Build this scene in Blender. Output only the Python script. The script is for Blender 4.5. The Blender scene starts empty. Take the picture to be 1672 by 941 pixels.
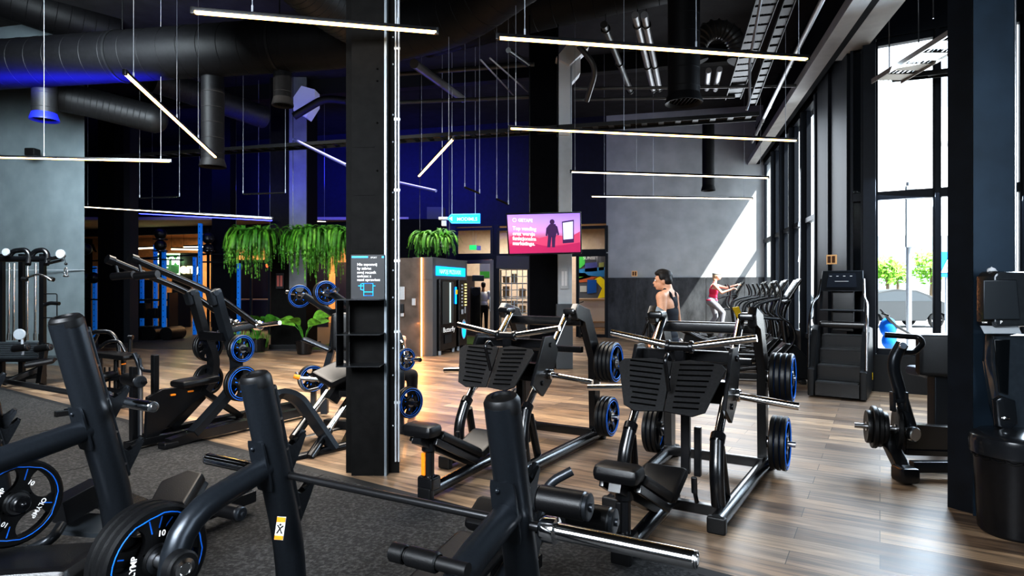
import bpy, bmesh, math, random
from mathutils import Vector, Matrix
R0 = random.Random(7)
PI = math.pi
CAMH = 1.57
F = 1000.0
def V(*a): return Vector(a)
def P(px, py, d):
    return Vector(((px-836)*d/F, d, CAMH-(py-470.5)*d/F))
def PZ(px, py, z):
    return P(px, py, (CAMH-z)*F/(py-470.5))
scene = bpy.context.scene
COL = scene.collection
# ---------------------------------------------------------------- materials
MATS = {}
def mat(name, col, rough=.5, metal=0., bump=0., bscale=40., var=0., emit=None, estr=0., coat=0., spec=.5):
    if name in MATS: return MATS[name]
    m = bpy.data.materials.new(name); m.use_nodes = True
    nt = m.node_tree; b = nt.nodes['Principled BSDF']
    b.inputs['Base Color'].default_value = (*col, 1)
    b.inputs['Roughness'].default_value = rough
    b.inputs['Metallic'].default_value = metal
    b.inputs['Coat Weight'].default_value = coat
    b.inputs['Specular IOR Level'].default_value = spec
    tc = nt.nodes.new('ShaderNodeTexCoord')
    nz = nt.nodes.new('ShaderNodeTexNoise'); nz.inputs['Scale'].default_value = bscale
    nz.inputs['Detail'].default_value = 3
    nt.links.new(tc.outputs['Object'], nz.inputs['Vector'])
    if var > 0:
        r = nt.nodes.new('ShaderNodeValToRGB')
        r.color_ramp.elements[0].position = .3; r.color_ramp.elements[1].position = .7
        r.color_ramp.elements[0].color = (*[c*(1-var) for c in col], 1)
        r.color_ramp.elements[1].color = (*[min(1, c*(1+var)) for c in col], 1)
        nt.links.new(nz.outputs['Fac'], r.inputs['Fac']); nt.links.new(r.outputs['Color'], b.inputs['Base Color'])
    if bump > 0:
        bp = nt.nodes.new('ShaderNodeBump'); bp.inputs['Strength'].default_value = bump; bp.inputs['Distance'].default_value = .01
        nt.links.new(nz.outputs['Fac'], bp.inputs['Height']); nt.links.new(bp.outputs['Normal'], b.inputs['Normal'])
    if emit:
        b.inputs['Emission Color'].default_value = (*emit, 1); b.inputs['Emission Strength'].default_value = estr
    MATS[name] = m
    return m
BLK = mat('black_steel', (.0075, .008, .0095), .27, 0, .02, 60, .15, spec=.8)
BLK2 = mat('matt_black', (.006, .0062, .007), .5, 0, .03, 50, .2)
GRM = mat('graphite_steel', (.045, .05, .057), .36, .55, .03, 90, .12)
GRD = mat('graphite_dark', (.026, .031, .038), .32, .45, .02, 90, .08)
CHR = mat('chrome', (.86, .85, .84), .13, 1., .01, 30)
CHRB = mat('brushed_steel', (.55, .55, .56), .28, 1., .02, 80)
PAD = mat('black_leather', (.0075, .0075, .0085), .36, 0, .12, 220, .1)
RUB = mat('black_rubber', (.007, .0072, .008), .42, 0, .08, 160, .2)
BLU = mat('blue_paint_glow', (.012, .17, .62), .38, 0, .01, 60, .1, emit=(.02, .25, 1.), estr=.12)  # faint glow added to the paint, which is no lamp
RACKB = mat('rack_paint_glow', (.01, .17, .52), .4, 0, .01, 60, .1, emit=(.01, .25, .8), estr=.18)  # rack paint brightened by a slight glow of its own
ORG = mat('orange_plastic', (.85, .27, .02), .45, 0, .01, 60, .1)
YEL = mat('yellow_plastic', (.85, .6, .03), .5, 0, .01, 60, .1)
WHT = mat('white_paint', (.75, .76, .78), .5, 0, .01, 60, .03)
LGT = mat('light_grey_metal', (.42, .45, .49), .45, .2, .02, 30, .05)
DUCT = mat('duct_black', (.0055, .0055, .0065), .55, 0, .05, 20, .25, spec=.25)
COLM = mat('column_black', (.0065, .0062, .006), .62, 0, .05, 14, .3, spec=.12)
NAVY = mat('navy_paint', (.012, .014, .04), .7, 0, .02, 8, .15)
BLACKW = mat('black_wall', (.004, .0045, .007), .8, 0, .02, 8, .2, spec=.15)
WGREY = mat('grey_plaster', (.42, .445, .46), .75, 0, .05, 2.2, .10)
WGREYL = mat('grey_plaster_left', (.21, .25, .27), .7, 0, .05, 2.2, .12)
BEIGE = mat('beige_wall', (.62, .52, .42), .7, 0, .02, 8, .06)
FRM = mat('window_frame_steel', (.006, .010, .018), .5, 0, .02, 20, .15, spec=.35)
SKIN = mat('skin', (.62, .36, .24), .5, 0, .03, 60, .06)
SKIN2 = mat('skin_fair', (.72, .42, .32), .5, 0, .03, 60, .06)
HAIRD = mat('hair_dark', (.012, .009, .008), .55, 0, .3, 120, .2)
HAIRL = mat('hair_blond_grey', (.45, .36, .25), .6, 0, .3, 120, .2)
CAPM = mat('grey_cap', (.33, .35, .34), .8, 0, .1, 120, .1)
TOPB = mat('navy_tank_fabric', (.012, .014, .022), .8, 0, .1, 90, .15)
TOPP = mat('pink_tank_fabric', (.75, .05, .13), .75, 0, .1, 90, .1)
LEGG = mat('grey_leggings', (.26, .27, .31), .8, 0, .1, 90, .1)
SHOE = mat('dark_shoe', (.03, .03, .035), .6)
WARM = mat('warm_led', (1, .8, .5), .5, emit=(1., .62, .19), estr=5.5)
WARM2 = mat('cool_led', (1, .95, .9), .5, emit=(1., .8, .55), estr=3.5)
BLED = mat('blue_led', (.1, .1, 1), .5, emit=(.04, .05, 1.), estr=6)
TXT = mat('white_lettering', (.8, .8, .8), .5, emit=(.9, .9, .9), estr=.25)
# ---------------------------------------------------------------- mesh kit
def fillet(pts, rad, n=5):
    pts = [Vector(p) for p in pts]
    if rad <= 0 or len(pts) < 3: return pts
    out = [pts[0]]
    for i in range(1, len(pts)-1):
        a, b, c = pts[i-1], pts[i], pts[i+1]
        d1 = (a-b); d2 = (c-b)
        r = min(rad, d1.length*.48, d2.length*.48)
        p1 = b+d1.normalized()*r; p2 = b+d2.normalized()*r
        for k in range(n+1):
            t = k/n
            out.append(p1*(1-t)**2+b*2*t*(1-t)+p2*t*t)
    out.append(pts[-1])
    return out
class MB:
    def __init__(s): s.bm = bmesh.new()
    def tube(s, pts, r, n=10, fil=0., sx=1., sy=1., closed=False, up=None, cap=True):
        pts = fillet(pts, fil); m = len(pts)
        rs = r if isinstance(r, (list, tuple)) else [r]*m
        if len(rs) != m: rs = [rs[0]+(rs[-1]-rs[0])*i/(m-1) for i in range(m)]
        ts = []
        for i in range(m):
            if closed: t = pts[(i+1) % m]-pts[i-1]
            elif i == 0: t = pts[1]-pts[0]
            elif i == m-1: t = pts[-1]-pts[-2]
            else: t = (pts[i+1]-pts[i]).normalized()+(pts[i]-pts[i-1]).normalized()
            ts.append(t.normalized() if t.length > 1e-9 else Vector((0, 0, 1)))
        u = Vector(up) if up else (Vector((0, 0, 1)) if abs(ts[0].z) < .9 else Vector((1, 0, 0)))
        u = (u-ts[0]*u.dot(ts[0])).normalized()
        rings = []
        for i in range(m):
            u = (u-ts[i]*u.dot(ts[i]))
            u = u.normalized() if u.length > 1e-6 else ts[i].orthogonal().normalized()
            w = ts[i].cross(u)
            ring = []
            for k in range(n):
                a = 2*PI*(k+.5)/n
                ring.append(s.bm.verts.new(pts[i]+(w*math.cos(a)*sx+u*math.sin(a)*sy)*rs[i]))
            rings.append(ring)
        for i in range(m if closed else m-1):
            A, B = rings[i], rings[(i+1) % m]
            for k in range(n):
                s.bm.faces.new((A[k], A[(k+1) % n], B[(k+1) % n], B[k]))
        if cap and not closed:
            s.bm.faces.new(rings[0][::-1]); s.bm.faces.new(rings[-1])
        return s
    def rect(s, pts, w, h, fil=0., up=(0, 0, 1)):
        # rectangular section swept; w sideways, h along up
        q = math.sqrt(2)
        return s.tube(pts, 1., 4, fil, sx=w/2*q, sy=h/2*q, up=up)
    def cyl(s, a, b, r, r2=None, n=18):
        return s.tube([a, b], [r, r if r2 is None else r2], n)
    def lathe(s, prof, o, ax, n=24, full=True):
        o = Vector(o); ax = Vector(ax).normalized(); u = ax.orthogonal().normalized(); w = ax.cross(u)
        rings = []
        for (r, z) in prof:
            if r < 1e-6: rings.append([s.bm.verts.new(o+ax*z)])
            else: rings.append([s.bm.verts.new(o+ax*z+(u*math.cos(2*PI*k/n)+w*math.sin(2*PI*k/n))*r) for k in range(n)])
        for A, B in zip(rings, rings[1:]):
            if len(A) == 1 and len(B) == 1: continue
            for k in range(n):
                k2 = (k+1) % n
                if len(A) == 1: s.bm.faces.new((A[0], B[k2], B[k]))
                elif len(B) == 1: s.bm.faces.new((A[k], A[k2], B[0]))
                else: s.bm.faces.new((A[k], A[k2], B[k2], B[k]))
        return s
    def disc(s, o, ax, r, t, n=24, bev=.15):
        e = min(t*.5, r*.5)*bev*2
        return s.lathe([(0, 0), (r-e, 0), (r, e), (r, t-e), (r-e, t), (0, t)], o, ax, n)
    def box(s, c, size, rot=None, bev=0., seg=2):
        c = Vector(c); x, y, z = size[0]/2, size[1]/2, size[2]/2
        M = rot if rot is not None else Matrix.Identity(3)
        vs = [s.bm.verts.new(c+M@Vector((sx*x, sy*y, sz*z))) for sx in (-1, 1) for sy in (-1, 1) for sz in (-1, 1)]
        fs = [s.bm.faces.new([vs[i] for i in f]) for f in ((0, 1, 3, 2), (4, 6, 7, 5), (0, 4, 5, 1), (2, 3, 7, 6), (0, 2, 6, 4), (1, 5, 7, 3))]
        if bev > 0:
            es = list({e for f in fs for e in f.edges})
            bmesh.ops.bevel(s.bm, geom=es, offset=min(bev, min(size)*.49), segments=seg, affect='EDGES', profile=.5)
        return s
    def beam(s, a, b, w, h, up=(0, 0, 1), bev=.006):
        a = Vector(a); b = Vector(b); t = (b-a); L = t.length; t.normalize()
        u = Vector(up); u = u-t*u.dot(t)
        u = u.normalized() if u.length > 1e-5 else t.orthogonal().normalized()
        w_ = u.cross(t)
        M = Matrix((w_, t, u)).transposed()
        return s.box((a+b)/2, (w, L, h), M, bev)
    def prism(s, poly, off, bev=0.):
        off = Vector(off)
        A = [s.bm.verts.new(Vector(p)) for p in poly]; B = [s.bm.verts.new(Vector(p)+off) for p in poly]
        n = len(A); fs = [s.bm.faces.new(A[::-1]), s.bm.faces.new(B)]
        for k in range(n): fs.append(s.bm.faces.new((A[k], A[(k+1) % n], B[(k+1) % n], B[k])))
        if bev > 0:
            es = list({e for e in fs[0].edges}|{e for e in fs[1].edges})
            bmesh.ops.bevel(s.bm, geom=es, offset=bev, segments=2, affect='EDGES', profile=.5)
        return s
    def quad(s, *p):
        s.bm.faces.new([s.bm.verts.new(Vector(q)) for q in p]); return s
    def ball(s, c, r, sc=(1, 1, 1), rot=None, n=12):
        M = Matrix.Translation(Vector(c)) @ (rot.to_4x4() if rot is not None else Matrix.Identity(4)) @ Matrix.Diagonal((sc[0]*r, sc[1]*r, sc[2]*r, 1))
        bmesh.ops.create_uvsphere(s.bm, u_segments=n+4, v_segments=n, radius=1., matrix=M); return s
    def build(s, name, m, parent=None, kind=None, label=None, cat=None, group=None, smooth=True, world=True, sharp=.6):
        bmesh.ops.recalc_face_normals(s.bm, faces=s.bm.faces)
        if parent is not None and world:
            M = WM(parent).inverted(); bmesh.ops.transform(s.bm, matrix=M, verts=s.bm.verts)
        me = bpy.data.meshes.new(name); s.bm.to_mesh(me); s.bm.free()
        if smooth and len(me.polygons):
            me.polygons.foreach_set('use_smooth', [True]*len(me.polygons)); me.set_sharp_from_angle(angle=sharp)
        me.materials.append(m)
        o = bpy.data.objects.new(name, me); COL.objects.link(o)
        if parent is not None: o.parent = parent
        if smooth:
            o['wn_'] = 1
        tag(o, label, cat, group, kind); return o
def WM(o):
    M = Matrix.Identity(4)
    while o is not None:
        M = (Matrix.Translation(o.location) @ o.rotation_euler.to_matrix().to_4x4() @ Matrix.Diagonal((*o.scale, 1))) @ M
        o = o.parent
    return M
def tag(o, label=None, cat=None, group=None, kind=None):
    if label: o['label'] = label
    if cat: o['category'] = cat
    if group: o['group'] = group
    if kind: o['kind'] = kind
    return o
def thing(name, label, cat, loc=(0, 0, 0), rz=0., group=None, rot=None):
    o = bpy.data.objects.new(name, None); COL.objects.link(o); o.empty_display_size = .1
    o.location = loc; o.rotation_euler = rot if rot else (0, 0, rz)
    return tag(o, label, cat, group)
def S(name, mb, m): return mb.build(name, m, kind='structure')
def dup(root, loc=None, rot=None, label=None, group=None, scale=None):
    r = root.copy(); COL.objects.link(r)
    if loc is not None: r.location = loc
    if rot is not None: r.rotation_euler = rot
    if scale: r.scale = (scale,)*3
    if label: r['label'] = label
    if group: r['group'] = group
    for ch in list(root.children):
        c = ch.copy(); COL.objects.link(c); c.parent = r
        for g in list(ch.children):
            d = g.copy(); COL.objects.link(d); d.parent = c
    return r
def text(body, size, m, name, parent=None, loc=(0, 0, 0), M=None, ext=.001, align='LEFT', bold=0., world=True):
    cu = bpy.data.curves.new('t', 'FONT'); cu.body = body; cu.size = size; cu.extrude = ext; cu.align_x = align; cu.offset = bold
    cu.resolution_u = 3
    o = bpy.data.objects.new('t', cu); COL.objects.link(o)
    dg = bpy.context.evaluated_depsgraph_get(); me = bpy.data.meshes.new_from_object(o.evaluated_get(dg))
    bpy.data.objects.remove(o)
    me.name = name
    X = Matrix.Translation(Vector(loc)) @ (M.to_4x4() if M is not None else Matrix.Identity(4))
    if parent is not None and world: X = WM(parent).inverted() @ X
    me.transform(X); me.materials.clear(); me.materials.append(m)
    ob = bpy.data.objects.new(name, me); COL.objects.link(ob); ob.parent = parent
    return ob
def facing(right, up=(0, 0, 1)):
    """text/panel matrix: local x=right, y=up, z=towards viewer"""
    r = Vector(right).normalized(); u = Vector(up).normalized(); n = r.cross(u)
    return Matrix((r, u, n)).transposed()
def rotm(rv, bv):
    return Matrix((Vector(rv).normalized(), Vector(bv).normalized(), Vector(rv).cross(Vector(bv)).normalized())).transposed()
# ================================================================ camera, world, lights
cam = bpy.data.objects.new('camera', bpy.data.cameras.new('camera')); COL.objects.link(cam)
cam.location = (0, 0, CAMH); cam.rotation_euler = (PI/2, 0, 0)
cam.data.sensor_width = 36; cam.data.lens = 36*F/1672; cam.data.clip_start = .05; cam.data.clip_end = 400
scene.camera = cam
w = bpy.data.worlds.new('World'); scene.world = w; w.use_nodes = True
bg = w.node_tree.nodes['Background']
sky = w.node_tree.nodes.new('ShaderNodeTexSky'); sky.sky_type = 'HOSEK_WILKIE'; sky.turbidity = 4; sky.ground_albedo = .6
sky.sun_direction = Vector((1, -1.1, 2)).normalized()
mx = w.node_tree.nodes.new('ShaderNodeMix'); mx.data_type = 'RGBA'; mx.inputs[0].default_value = .6
mx.inputs[7].default_value = (.86, .93, 1, 1)
w.node_tree.links.new(sky.outputs[0], mx.inputs[6]); w.node_tree.links.new(mx.outputs[2], bg.inputs['Color'])
bg.inputs['Strength'].default_value = 3.2
scene.view_settings.view_transform = 'Standard'
scene.view_settings.exposure = .72
scene.view_settings.gamma = .84
try: scene.view_settings.look = 'Medium High Contrast'
except Exception: pass
scene.cycles.use_denoising = True
scene.cycles.max_bounces = 6; scene.cycles.transparent_max_bounces = 12
scene.cycles.sample_clamp_indirect = 4; scene.cycles.caustics_reflective = False; scene.cycles.caustics_refractive = False
def light(name, kind, loc, target, e, col, size=(1, 1), **k):
    L = bpy.data.lights.new(name, kind); L.energy = e; L.color = col
    if kind == 'AREA':
        L.shape = 'RECTANGLE'; L.size, L.size_y = size; L.spread = math.radians(k.get('spread', 180))
    if kind == 'SUN': L.angle = .012
    if kind in ('POINT', 'SPOT'): L.shadow_soft_size = size[0]
    o = bpy.data.objects.new(name, L); COL.objects.link(o); o.location = loc
    d = Vector(target)-Vector(loc); o.rotation_euler = d.to_track_quat('-Z', 'Y').to_euler()
    return o
light('sun', 'SUN', (20, -15, 40), Vector((20, -15, 40))+Vector((-1, 1.0, -2)), 13, (1, .95, .86))
# added area lamps: boosts inside the glazing and fills without fixtures
light('right_fill', 'AREA', (5.3, -1.5, 2.6), (-2, 4.5, .8), 330, (.80, .90, 1), (5, 3.6))  # added fill beside the camera; the wall there has no window
light('daylight_facade', 'AREA', Vector((6.35, 8.2, 3.7)), (3.0, 3.5, .0), 260, (.72, .86, 1), (2.6, 2.2))
light('daylight_window_row', 'AREA', (5.1, 14.2, 3.6), (0, 10.5, .6), 130, (.86, .93, 1), (3.5, 3.2))
light('camera_fill', 'AREA', (-3.2, -1.6, 3.9), (-1.8, 5.5, 0), 250, (.88, .94, 1), (4, 2.2), spread=100)  # added soft fill above and behind the camera, no fixture
light('mid_hall_fill', 'AREA', (-2.0, 7.6, 4.4), (-2.0, 7.4, 0), 170, (1, .93, .84), (5, 3), spread=105)  # added fill over the machines, no such lamp hangs there
light('back_hall_fill', 'AREA', (-3.0, 12.5, 4.9), (-2.5, 12.3, 0), 220, (1, .93, .85), (8, 3), spread=105)  # added downward fill for the back of the hall, no fixture
light('left_wall_fill', 'AREA', (-6.5, 7.5, 5.0), (-10.5, 12.8, 2.2), 420, (.85, .95, 1), (3, 2))  # lamp added only to brighten the grey left wall
# blue accent lights
light('blue_uplight_duct', 'AREA', (-8.2, 10.25, 4.72), (-8.2, 10.45, 6.0), 75, (.02, .02, 1), (4.6, .3), spread=110)
light('blue_uplight_mid', 'AREA', (-5.2, 14.3, 3.9), (-4.6, 16.0, 6.3), 45, (.03, .03, 1), (4, .5))
light('blue_wall_wash', 'AREA', (-4.2, 17.2, 5.0), (-4.0, 20.8, 5.2), 90, (.05, .06, 1), (6, 1), spread=110)
light('blue_wall_wash_left', 'AREA', (-9.5, 18, 5.4), (-9.5, 22.5, 4.8), 60, (.05, .06, 1), (5, 1))
light('blue_kiosk_glow', 'POINT', (-1.5, 16.6, 4.1), (0, 0, 0), 45, (.08, .1, 1), (.3, .3))
# warm rooms beyond
for i, (x, y) in enumerate(((-13.5, 26), (-9.5, 25), (-5.5, 24))):
    light('warm_room_lamp', 'AREA', (x, y, 3.5), (x, y+.6, 0), 150, (1, .66, .36), (3, 1.2))
light('storefront_room_lamp', 'AREA', (.3, 22, 3.55), (.3, 22.4, 0), 120, (1, .92, .82), (3.6, 1.2))
light('led_strip_glow', 'AREA', (-2.2, 13.7, 1.3), (-2.4, 12.0, 0), 22, (1, .42, .1), (.1, 2))
# ================================================================ structure
def wall(name, A, B, z0, z1, m, t=.2, side=1):
    a = Vector((A[0], A[1])); b = Vector((B[0], B[1])); d = (b-a).normalized(); n = Vector((-d.y, d.x))*side*t/2
    c = (a+b)/2+n
    q = MB(); q.beam((c.x-d.x*(b-a).length/2, c.y-d.y*(b-a).length/2, (z0+z1)/2), (c.x+d.x*(b-a).length/2, c.y+d.y*(b-a).length/2, (z0+z1)/2), t, z1-z0, bev=0)
    return S(name, q, m)
# wood floor
def wood():
    m = bpy.data.materials.new('laminate_planks'); m.use_nodes = True; nt = m.node_tree; N = nt.nodes; L = nt.links
    b = N['Principled BSDF']
    tc = N.new('ShaderNodeTexCoord'); mp = N.new('ShaderNodeMapping'); mp.inputs['Rotation'].default_value = (0, 0, math.radians(31))
    L.new(tc.outputs['Object'], mp.inputs['Vector'])
    br = N.new('ShaderNodeTexBrick'); br.offset = .37; br.inputs['Scale'].default_value = 1
    br.inputs['Brick Width'].default_value = 1.25; br.inputs['Row Height'].default_value = .21
    br.inputs['Mortar Size'].default_value = .0022; br.inputs['Mortar Smooth'].default_value = .2; br.inputs['Bias'].default_value = 0
    br.inputs['Color1'].default_value = (0, 0, 0, 1); br.inputs['Color2'].default_value = (1, 1, 1, 1); br.inputs['Mortar'].default_value = (.5, .5, .5, 1)
    L.new(mp.outputs[0], br.inputs['Vector'])
    r = N.new('ShaderNodeValToRGB'); e = r.color_ramp.elements
    cols = [(.0, (.13, .088, .062)), (.25, (.33, .235, .16)), (.5, (.20, .15, .115)), (.72, (.44, .32, .215)), (1., (.27, .21, .165))]
    e[0].position = 0; e[0].color = (*cols[0][1], 1); e[1].position = 1; e[1].color = (*cols[-1][1], 1)
    for p, c in cols[1:-1]:
        x = e.new(p); x.color = (*c, 1)
    L.new(br.outputs['Color'], r.inputs['Fac'])
    mp2 = N.new('ShaderNodeMapping'); mp2.inputs['Scale'].default_value = (1.3, 16, 1)
    L.new(mp.outputs[0], mp2.inputs['Vector'])
    nz = N.new('ShaderNodeTexNoise'); nz.inputs['Scale'].default_value = 1.3; nz.inputs['Detail'].default_value = 6; nz.inputs['Distortion'].default_value = .8
    L.new(mp2.outputs[0], nz.inputs['Vector'])
    gr = N.new('ShaderNodeValToRGB'); gr.color_ramp.elements[0].position = .32; gr.color_ramp.elements[0].color = (.42, .42, .44, 1)
    gr.color_ramp.elements[1].position = .68; gr.color_ramp.elements[1].color = (1.2, 1.16, 1.1, 1)
    L.new(nz.outputs['Fac'], gr.inputs['Fac'])
    mu = N.new('ShaderNodeMix'); mu.data_type = 'RGBA'; mu.blend_type = 'MULTIPLY'; mu.inputs[0].default_value = 1
    L.new(r.outputs['Color'], mu.inputs[6]); L.new(gr.outputs['Color'], mu.inputs[7])
    m2 = N.new('ShaderNodeMix'); m2.data_type = 'RGBA'; m2.inputs[7].default_value = (.03, .022, .017, 1)
    L.new(br.outputs['Fac'], m2.inputs[0]); L.new(mu.outputs[2], m2.inputs[6]); L.new(m2.outputs[2], b.inputs['Base Color'])
    rr = N.new('ShaderNodeMapRange'); rr.inputs['To Min'].default_value = .30; rr.inputs['To Max'].default_value = .48
    L.new(nz.outputs['Fac'], rr.inputs['Value']); L.new(rr.outputs[0], b.inputs['Roughness'])
    bp = N.new('ShaderNodeBump'); bp.inputs['Strength'].default_value = .15; bp.inputs['Distance'].default_value = .004; bp.invert = True
    L.new(br.outputs['Fac'], bp.inputs['Height']); L.new(bp.outputs['Normal'], b.inputs['Normal'])
    return m
q = MB(); q.prism([(-20, -6, -.12), (5.6, -6, -.12), (5.6, 1, -.12), (8.7, 7.5, -.12), (5.3, 9.55, -.12), (7.5, 18.15, -.12), (8.5, 24, -.12), (3, 30, -.12), (-20, 30, -.12)], (0, 0, .12))
S('floor', q, wood())
def rubber():
    m = mat('speckled_rubber', (.016, .0165, .017), .8, 0, .7, 55, 0)
    nt = m.node_tree; b = nt.nodes['Principled BSDF']
    tc = nt.nodes.new('ShaderNodeTexCoord'); nz = nt.nodes.new('ShaderNodeTexNoise'); nz.inputs['Scale'].default_value = 48; nz.inputs['Detail'].default_value = 4
    nt.links.new(tc.outputs['Object'], nz.inputs['Vector'])
    r = nt.nodes.new('ShaderNodeValToRGB'); r.color_ramp.elements[0].position = .44; r.color_ramp.elements[0].color = (.016, .016, .017, 1)
    r.color_ramp.elements[1].position = .72; r.color_ramp.elements[1].color = (.075, .075, .074, 1)
    nt.links.new(nz.outputs['Fac'], r.inputs['Fac']); nt.links.new(r.outputs['Color'], b.inputs['Base Color']); return m
RUBF = rubber()
ma = PZ(480, 765, 0); mb_ = PZ(1100, 930, 0); md = (mb_-ma).normalized(); mn = Vector((md.y, -md.x, 0))
m0 = ma-md*9; m1 = mb_+md*3
q = MB(); q.prism([m0, m1, m1+mn*6, m0+mn*9], (0, 0, .012))
q.build('rubber_mat', RUBF, label='black speckled rubber mat under the bench presses', cat='floor mat')
q = MB(); q.prism([m0-mn*.09, m1-mn*.09, m1-mn*.002, m0-mn*.002], (0, 0, .010), bev=.002)
q.build('mat_edging', mat('edge_strip', (.02, .02, .021), .6), label='dark ramp edging strip between rubber mat and wooden floor', cat='edging')
sm = PZ(460, 800, .013)
for kk in range(3):
    a_ = m0+md*(5.6+kk*1.9); a_.z = .013; q = MB(); q.beam(a_, a_+mn*4.5, .005, .003, bev=0); S('trim_%d' % (60+kk), q, BLK2)
q = MB(); q.beam(Vector((sm.x, sm.y, .013))-md*5+mn*1.15, Vector((sm.x, sm.y, .013))+md*4+mn*1.15, .006, .003, bev=0)
S('trim_1', q, BLK2)
# dark rubber zone at the back left and strips of turf
q = MB(); q.prism([(-20, 17.6, 0), (-8.2, 15.6, 0), (-3.9, 15.0, 0), (-2.6, 16.3, 0), (-2.6, 30, 0), (-20, 30, 0)], (0, 0, .008))
S('floor_dark_zone', q, mat('dark_vinyl', (.075, .07, .066), .55, 0, .05, 30, .2))
GRASS = mat('turf', (.07, .12, .02), .9, 0, .8, 120, .5)
q = MB(); q.prism([(-5.15, 15.6, .009), (-4.0, 15.3, .009), (-3.9, 17.4, .009), (-5.1, 17.6, .009)], (0, 0, .012)); q.build('turf_strip', GRASS, label='green artificial turf at the foot of the planted black column', cat='turf')
q = MB(); q.prism([(-1.55, 17.0, .009), (-.75, 16.8, .009), (-.7, 19.4, .009), (-1.6, 19.6, .009)], (0, 0, .012)); q.build('turf_strip', GRASS, label='green artificial turf beside the vending kiosk', cat='turf')
# ceiling
q = MB(); q.prism([(-20, -6, 7), (5.7, -6, 7), (5.7, 1, 7), (8.8, 7.5, 7), (5.4, 9.6, 7), (7.7, 18.15, 7), (8.5, 24, 7), (3, 30, 7), (-20, 30, 7)], (0, 0, .2)); S('ceiling', q, mat('ceiling_black', (.018, .018, .02), .8, 0, .1, 3, .4))
for i, y in enumerate((4.5, 8, 11.5, 15)):
    q = MB(); q.beam((-14, y+3.2, 6.8), (5.2, y-1.4, 6.8), .25, .4); S('trim_%d' % (2+i), q, BLK2)
# perimeter
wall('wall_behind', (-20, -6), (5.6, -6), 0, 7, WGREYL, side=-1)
wall('wall_far_left', (-20, -6), (-20, 30), 0, 7, BLACKW)
wall('wall_right_near', (5.6, -6), (5.6, 1), 0, 7, WGREYL, side=-1)
wall('wall_right_mid', (5.6, 1), (8.7, 7.5), 0, 7, FRM, side=-1)  # unseen wall, made solid to keep sun patches off the floor
q = MB(); LW = [(-8.55, 12.25), (-19.9, 14.9)]
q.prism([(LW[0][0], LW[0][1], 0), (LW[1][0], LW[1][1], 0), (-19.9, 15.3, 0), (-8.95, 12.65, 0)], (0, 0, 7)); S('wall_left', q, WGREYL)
q = MB(); q.beam(P(-60, 441, 12.6), P(138, 441, 12.23), .012, .02, bev=0); S('trim_6', q, LGT)
# back wall right: grey plaster + dark cladding
B0 = (2.97, 19.3); B1 = (7.5, 18.15)
wall('wall_back', B0, (8.4, 17.92), 0, 7, WGREY)
def cladm():
    m = mat('dark_cladding', (.06, .068, .078), .6, 0, .05, 2.5, 0)
    nt = m.node_tree; b = nt.nodes['Principled BSDF']; tc = nt.nodes.new('ShaderNodeTexCoord')
    mp = nt.nodes.new('ShaderNodeMapping'); mp.inputs['Scale'].default_value = (1, 1, .45)
    nz = nt.nodes.new('ShaderNodeTexNoise'); nz.inputs['Scale'].default_value = 3.2; nz.inputs['Detail'].default_value = 9; nz.inputs['Roughness'].default_value = .7
    nt.links.new(tc.outputs['Object'], mp.inputs[0]); nt.links.new(mp.outputs[0], nz.inputs['Vector'])
    r = nt.nodes.new('ShaderNodeValToRGB'); r.color_ramp.elements[0].position = .35; r.color_ramp.elements[0].color = (.03, .034, .04, 1)
    r.color_ramp.elements[1].position = .75; r.color_ramp.elements[1].color = (.11, .12, .135, 1)
    nt.links.new(nz.outputs['Fac'], r.inputs['Fac']); nt.links.new(r.outputs['Color'], b.inputs['Base Color']); return m
CLAD = cladm()
bd = (Vector((B1[0], B1[1], 0))-Vector((B0[0], B0[1], 0))); bl = bd.length; bd.normalize(); bn = Vector((bd.y, -bd.x, 0))
e = [0, .9, 1.9, 3.0, 4.1, 5.3]
for i in range(5):
    a = Vector((*B0, .94))+bd*(e[i]+.006)+bn*.02; b = Vector((*B0, .94))+bd*(e[i+1]-.006)+bn*.02
    q = MB(); q.beam(a, b, .03, 1.9, bev=.004); S('trim_%d' % (10+i), q, CLAD)
# navy upper wall
NW = lambda x: (x, 19.3-(x-2.97)*.2536)
wall('wall_back_upper', (NW(-19)[0], NW(-19)[1]), B0, 3.62, 7, NAVY)
def slab(name, pxa, pxb, ya, yb, d, m, t=.1):   # panel facing the camera side with d constant, real box
    a = P(pxa, ya, d); b = P(pxb, yb, d); q = MB(); q.box(((a.x+b.x)/2, d+t/2, (a.z+b.z)/2), (abs(b.x-a.x), t, abs(a.z-b.z)))
    return q
# black and dark piers at the back
for nm, x0, x1, d, m, dd in (('column_back_left', 160, 187, 17.0, BLACKW, .5), ('column_dark_blue', 186, 212, 17.4, mat('pier_blue', (.03, .034, .045), .6), .4),
                     ('column_mid_back', 346, 376, 19.0, BLACKW, .4), ('column_planted', 442, 500, 15.8, COLM, .9)):
    q = MB(); q.box(((x0+x1-1672)/2*d/F, d+dd/2, 3.5), ((x1-x0)*d/F, dd, 7)); S(nm, q, m)
q = MB(); q.box(((472+500-1672)/2*15.75/F, 15.78, 4.2), (28*15.75/F, .06, 5.6)); S('trim_20', q, mat('pier_grey', (.16, .17, .19), .7, 0, .02, 4, .1))
q = MB(); q.box(((440+503-1672)/2*15.7/F, 16.2, .06), (63*15.7/F, 1.1, .12), bev=.01); S('baseboard_column', q, BLK2)
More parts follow.
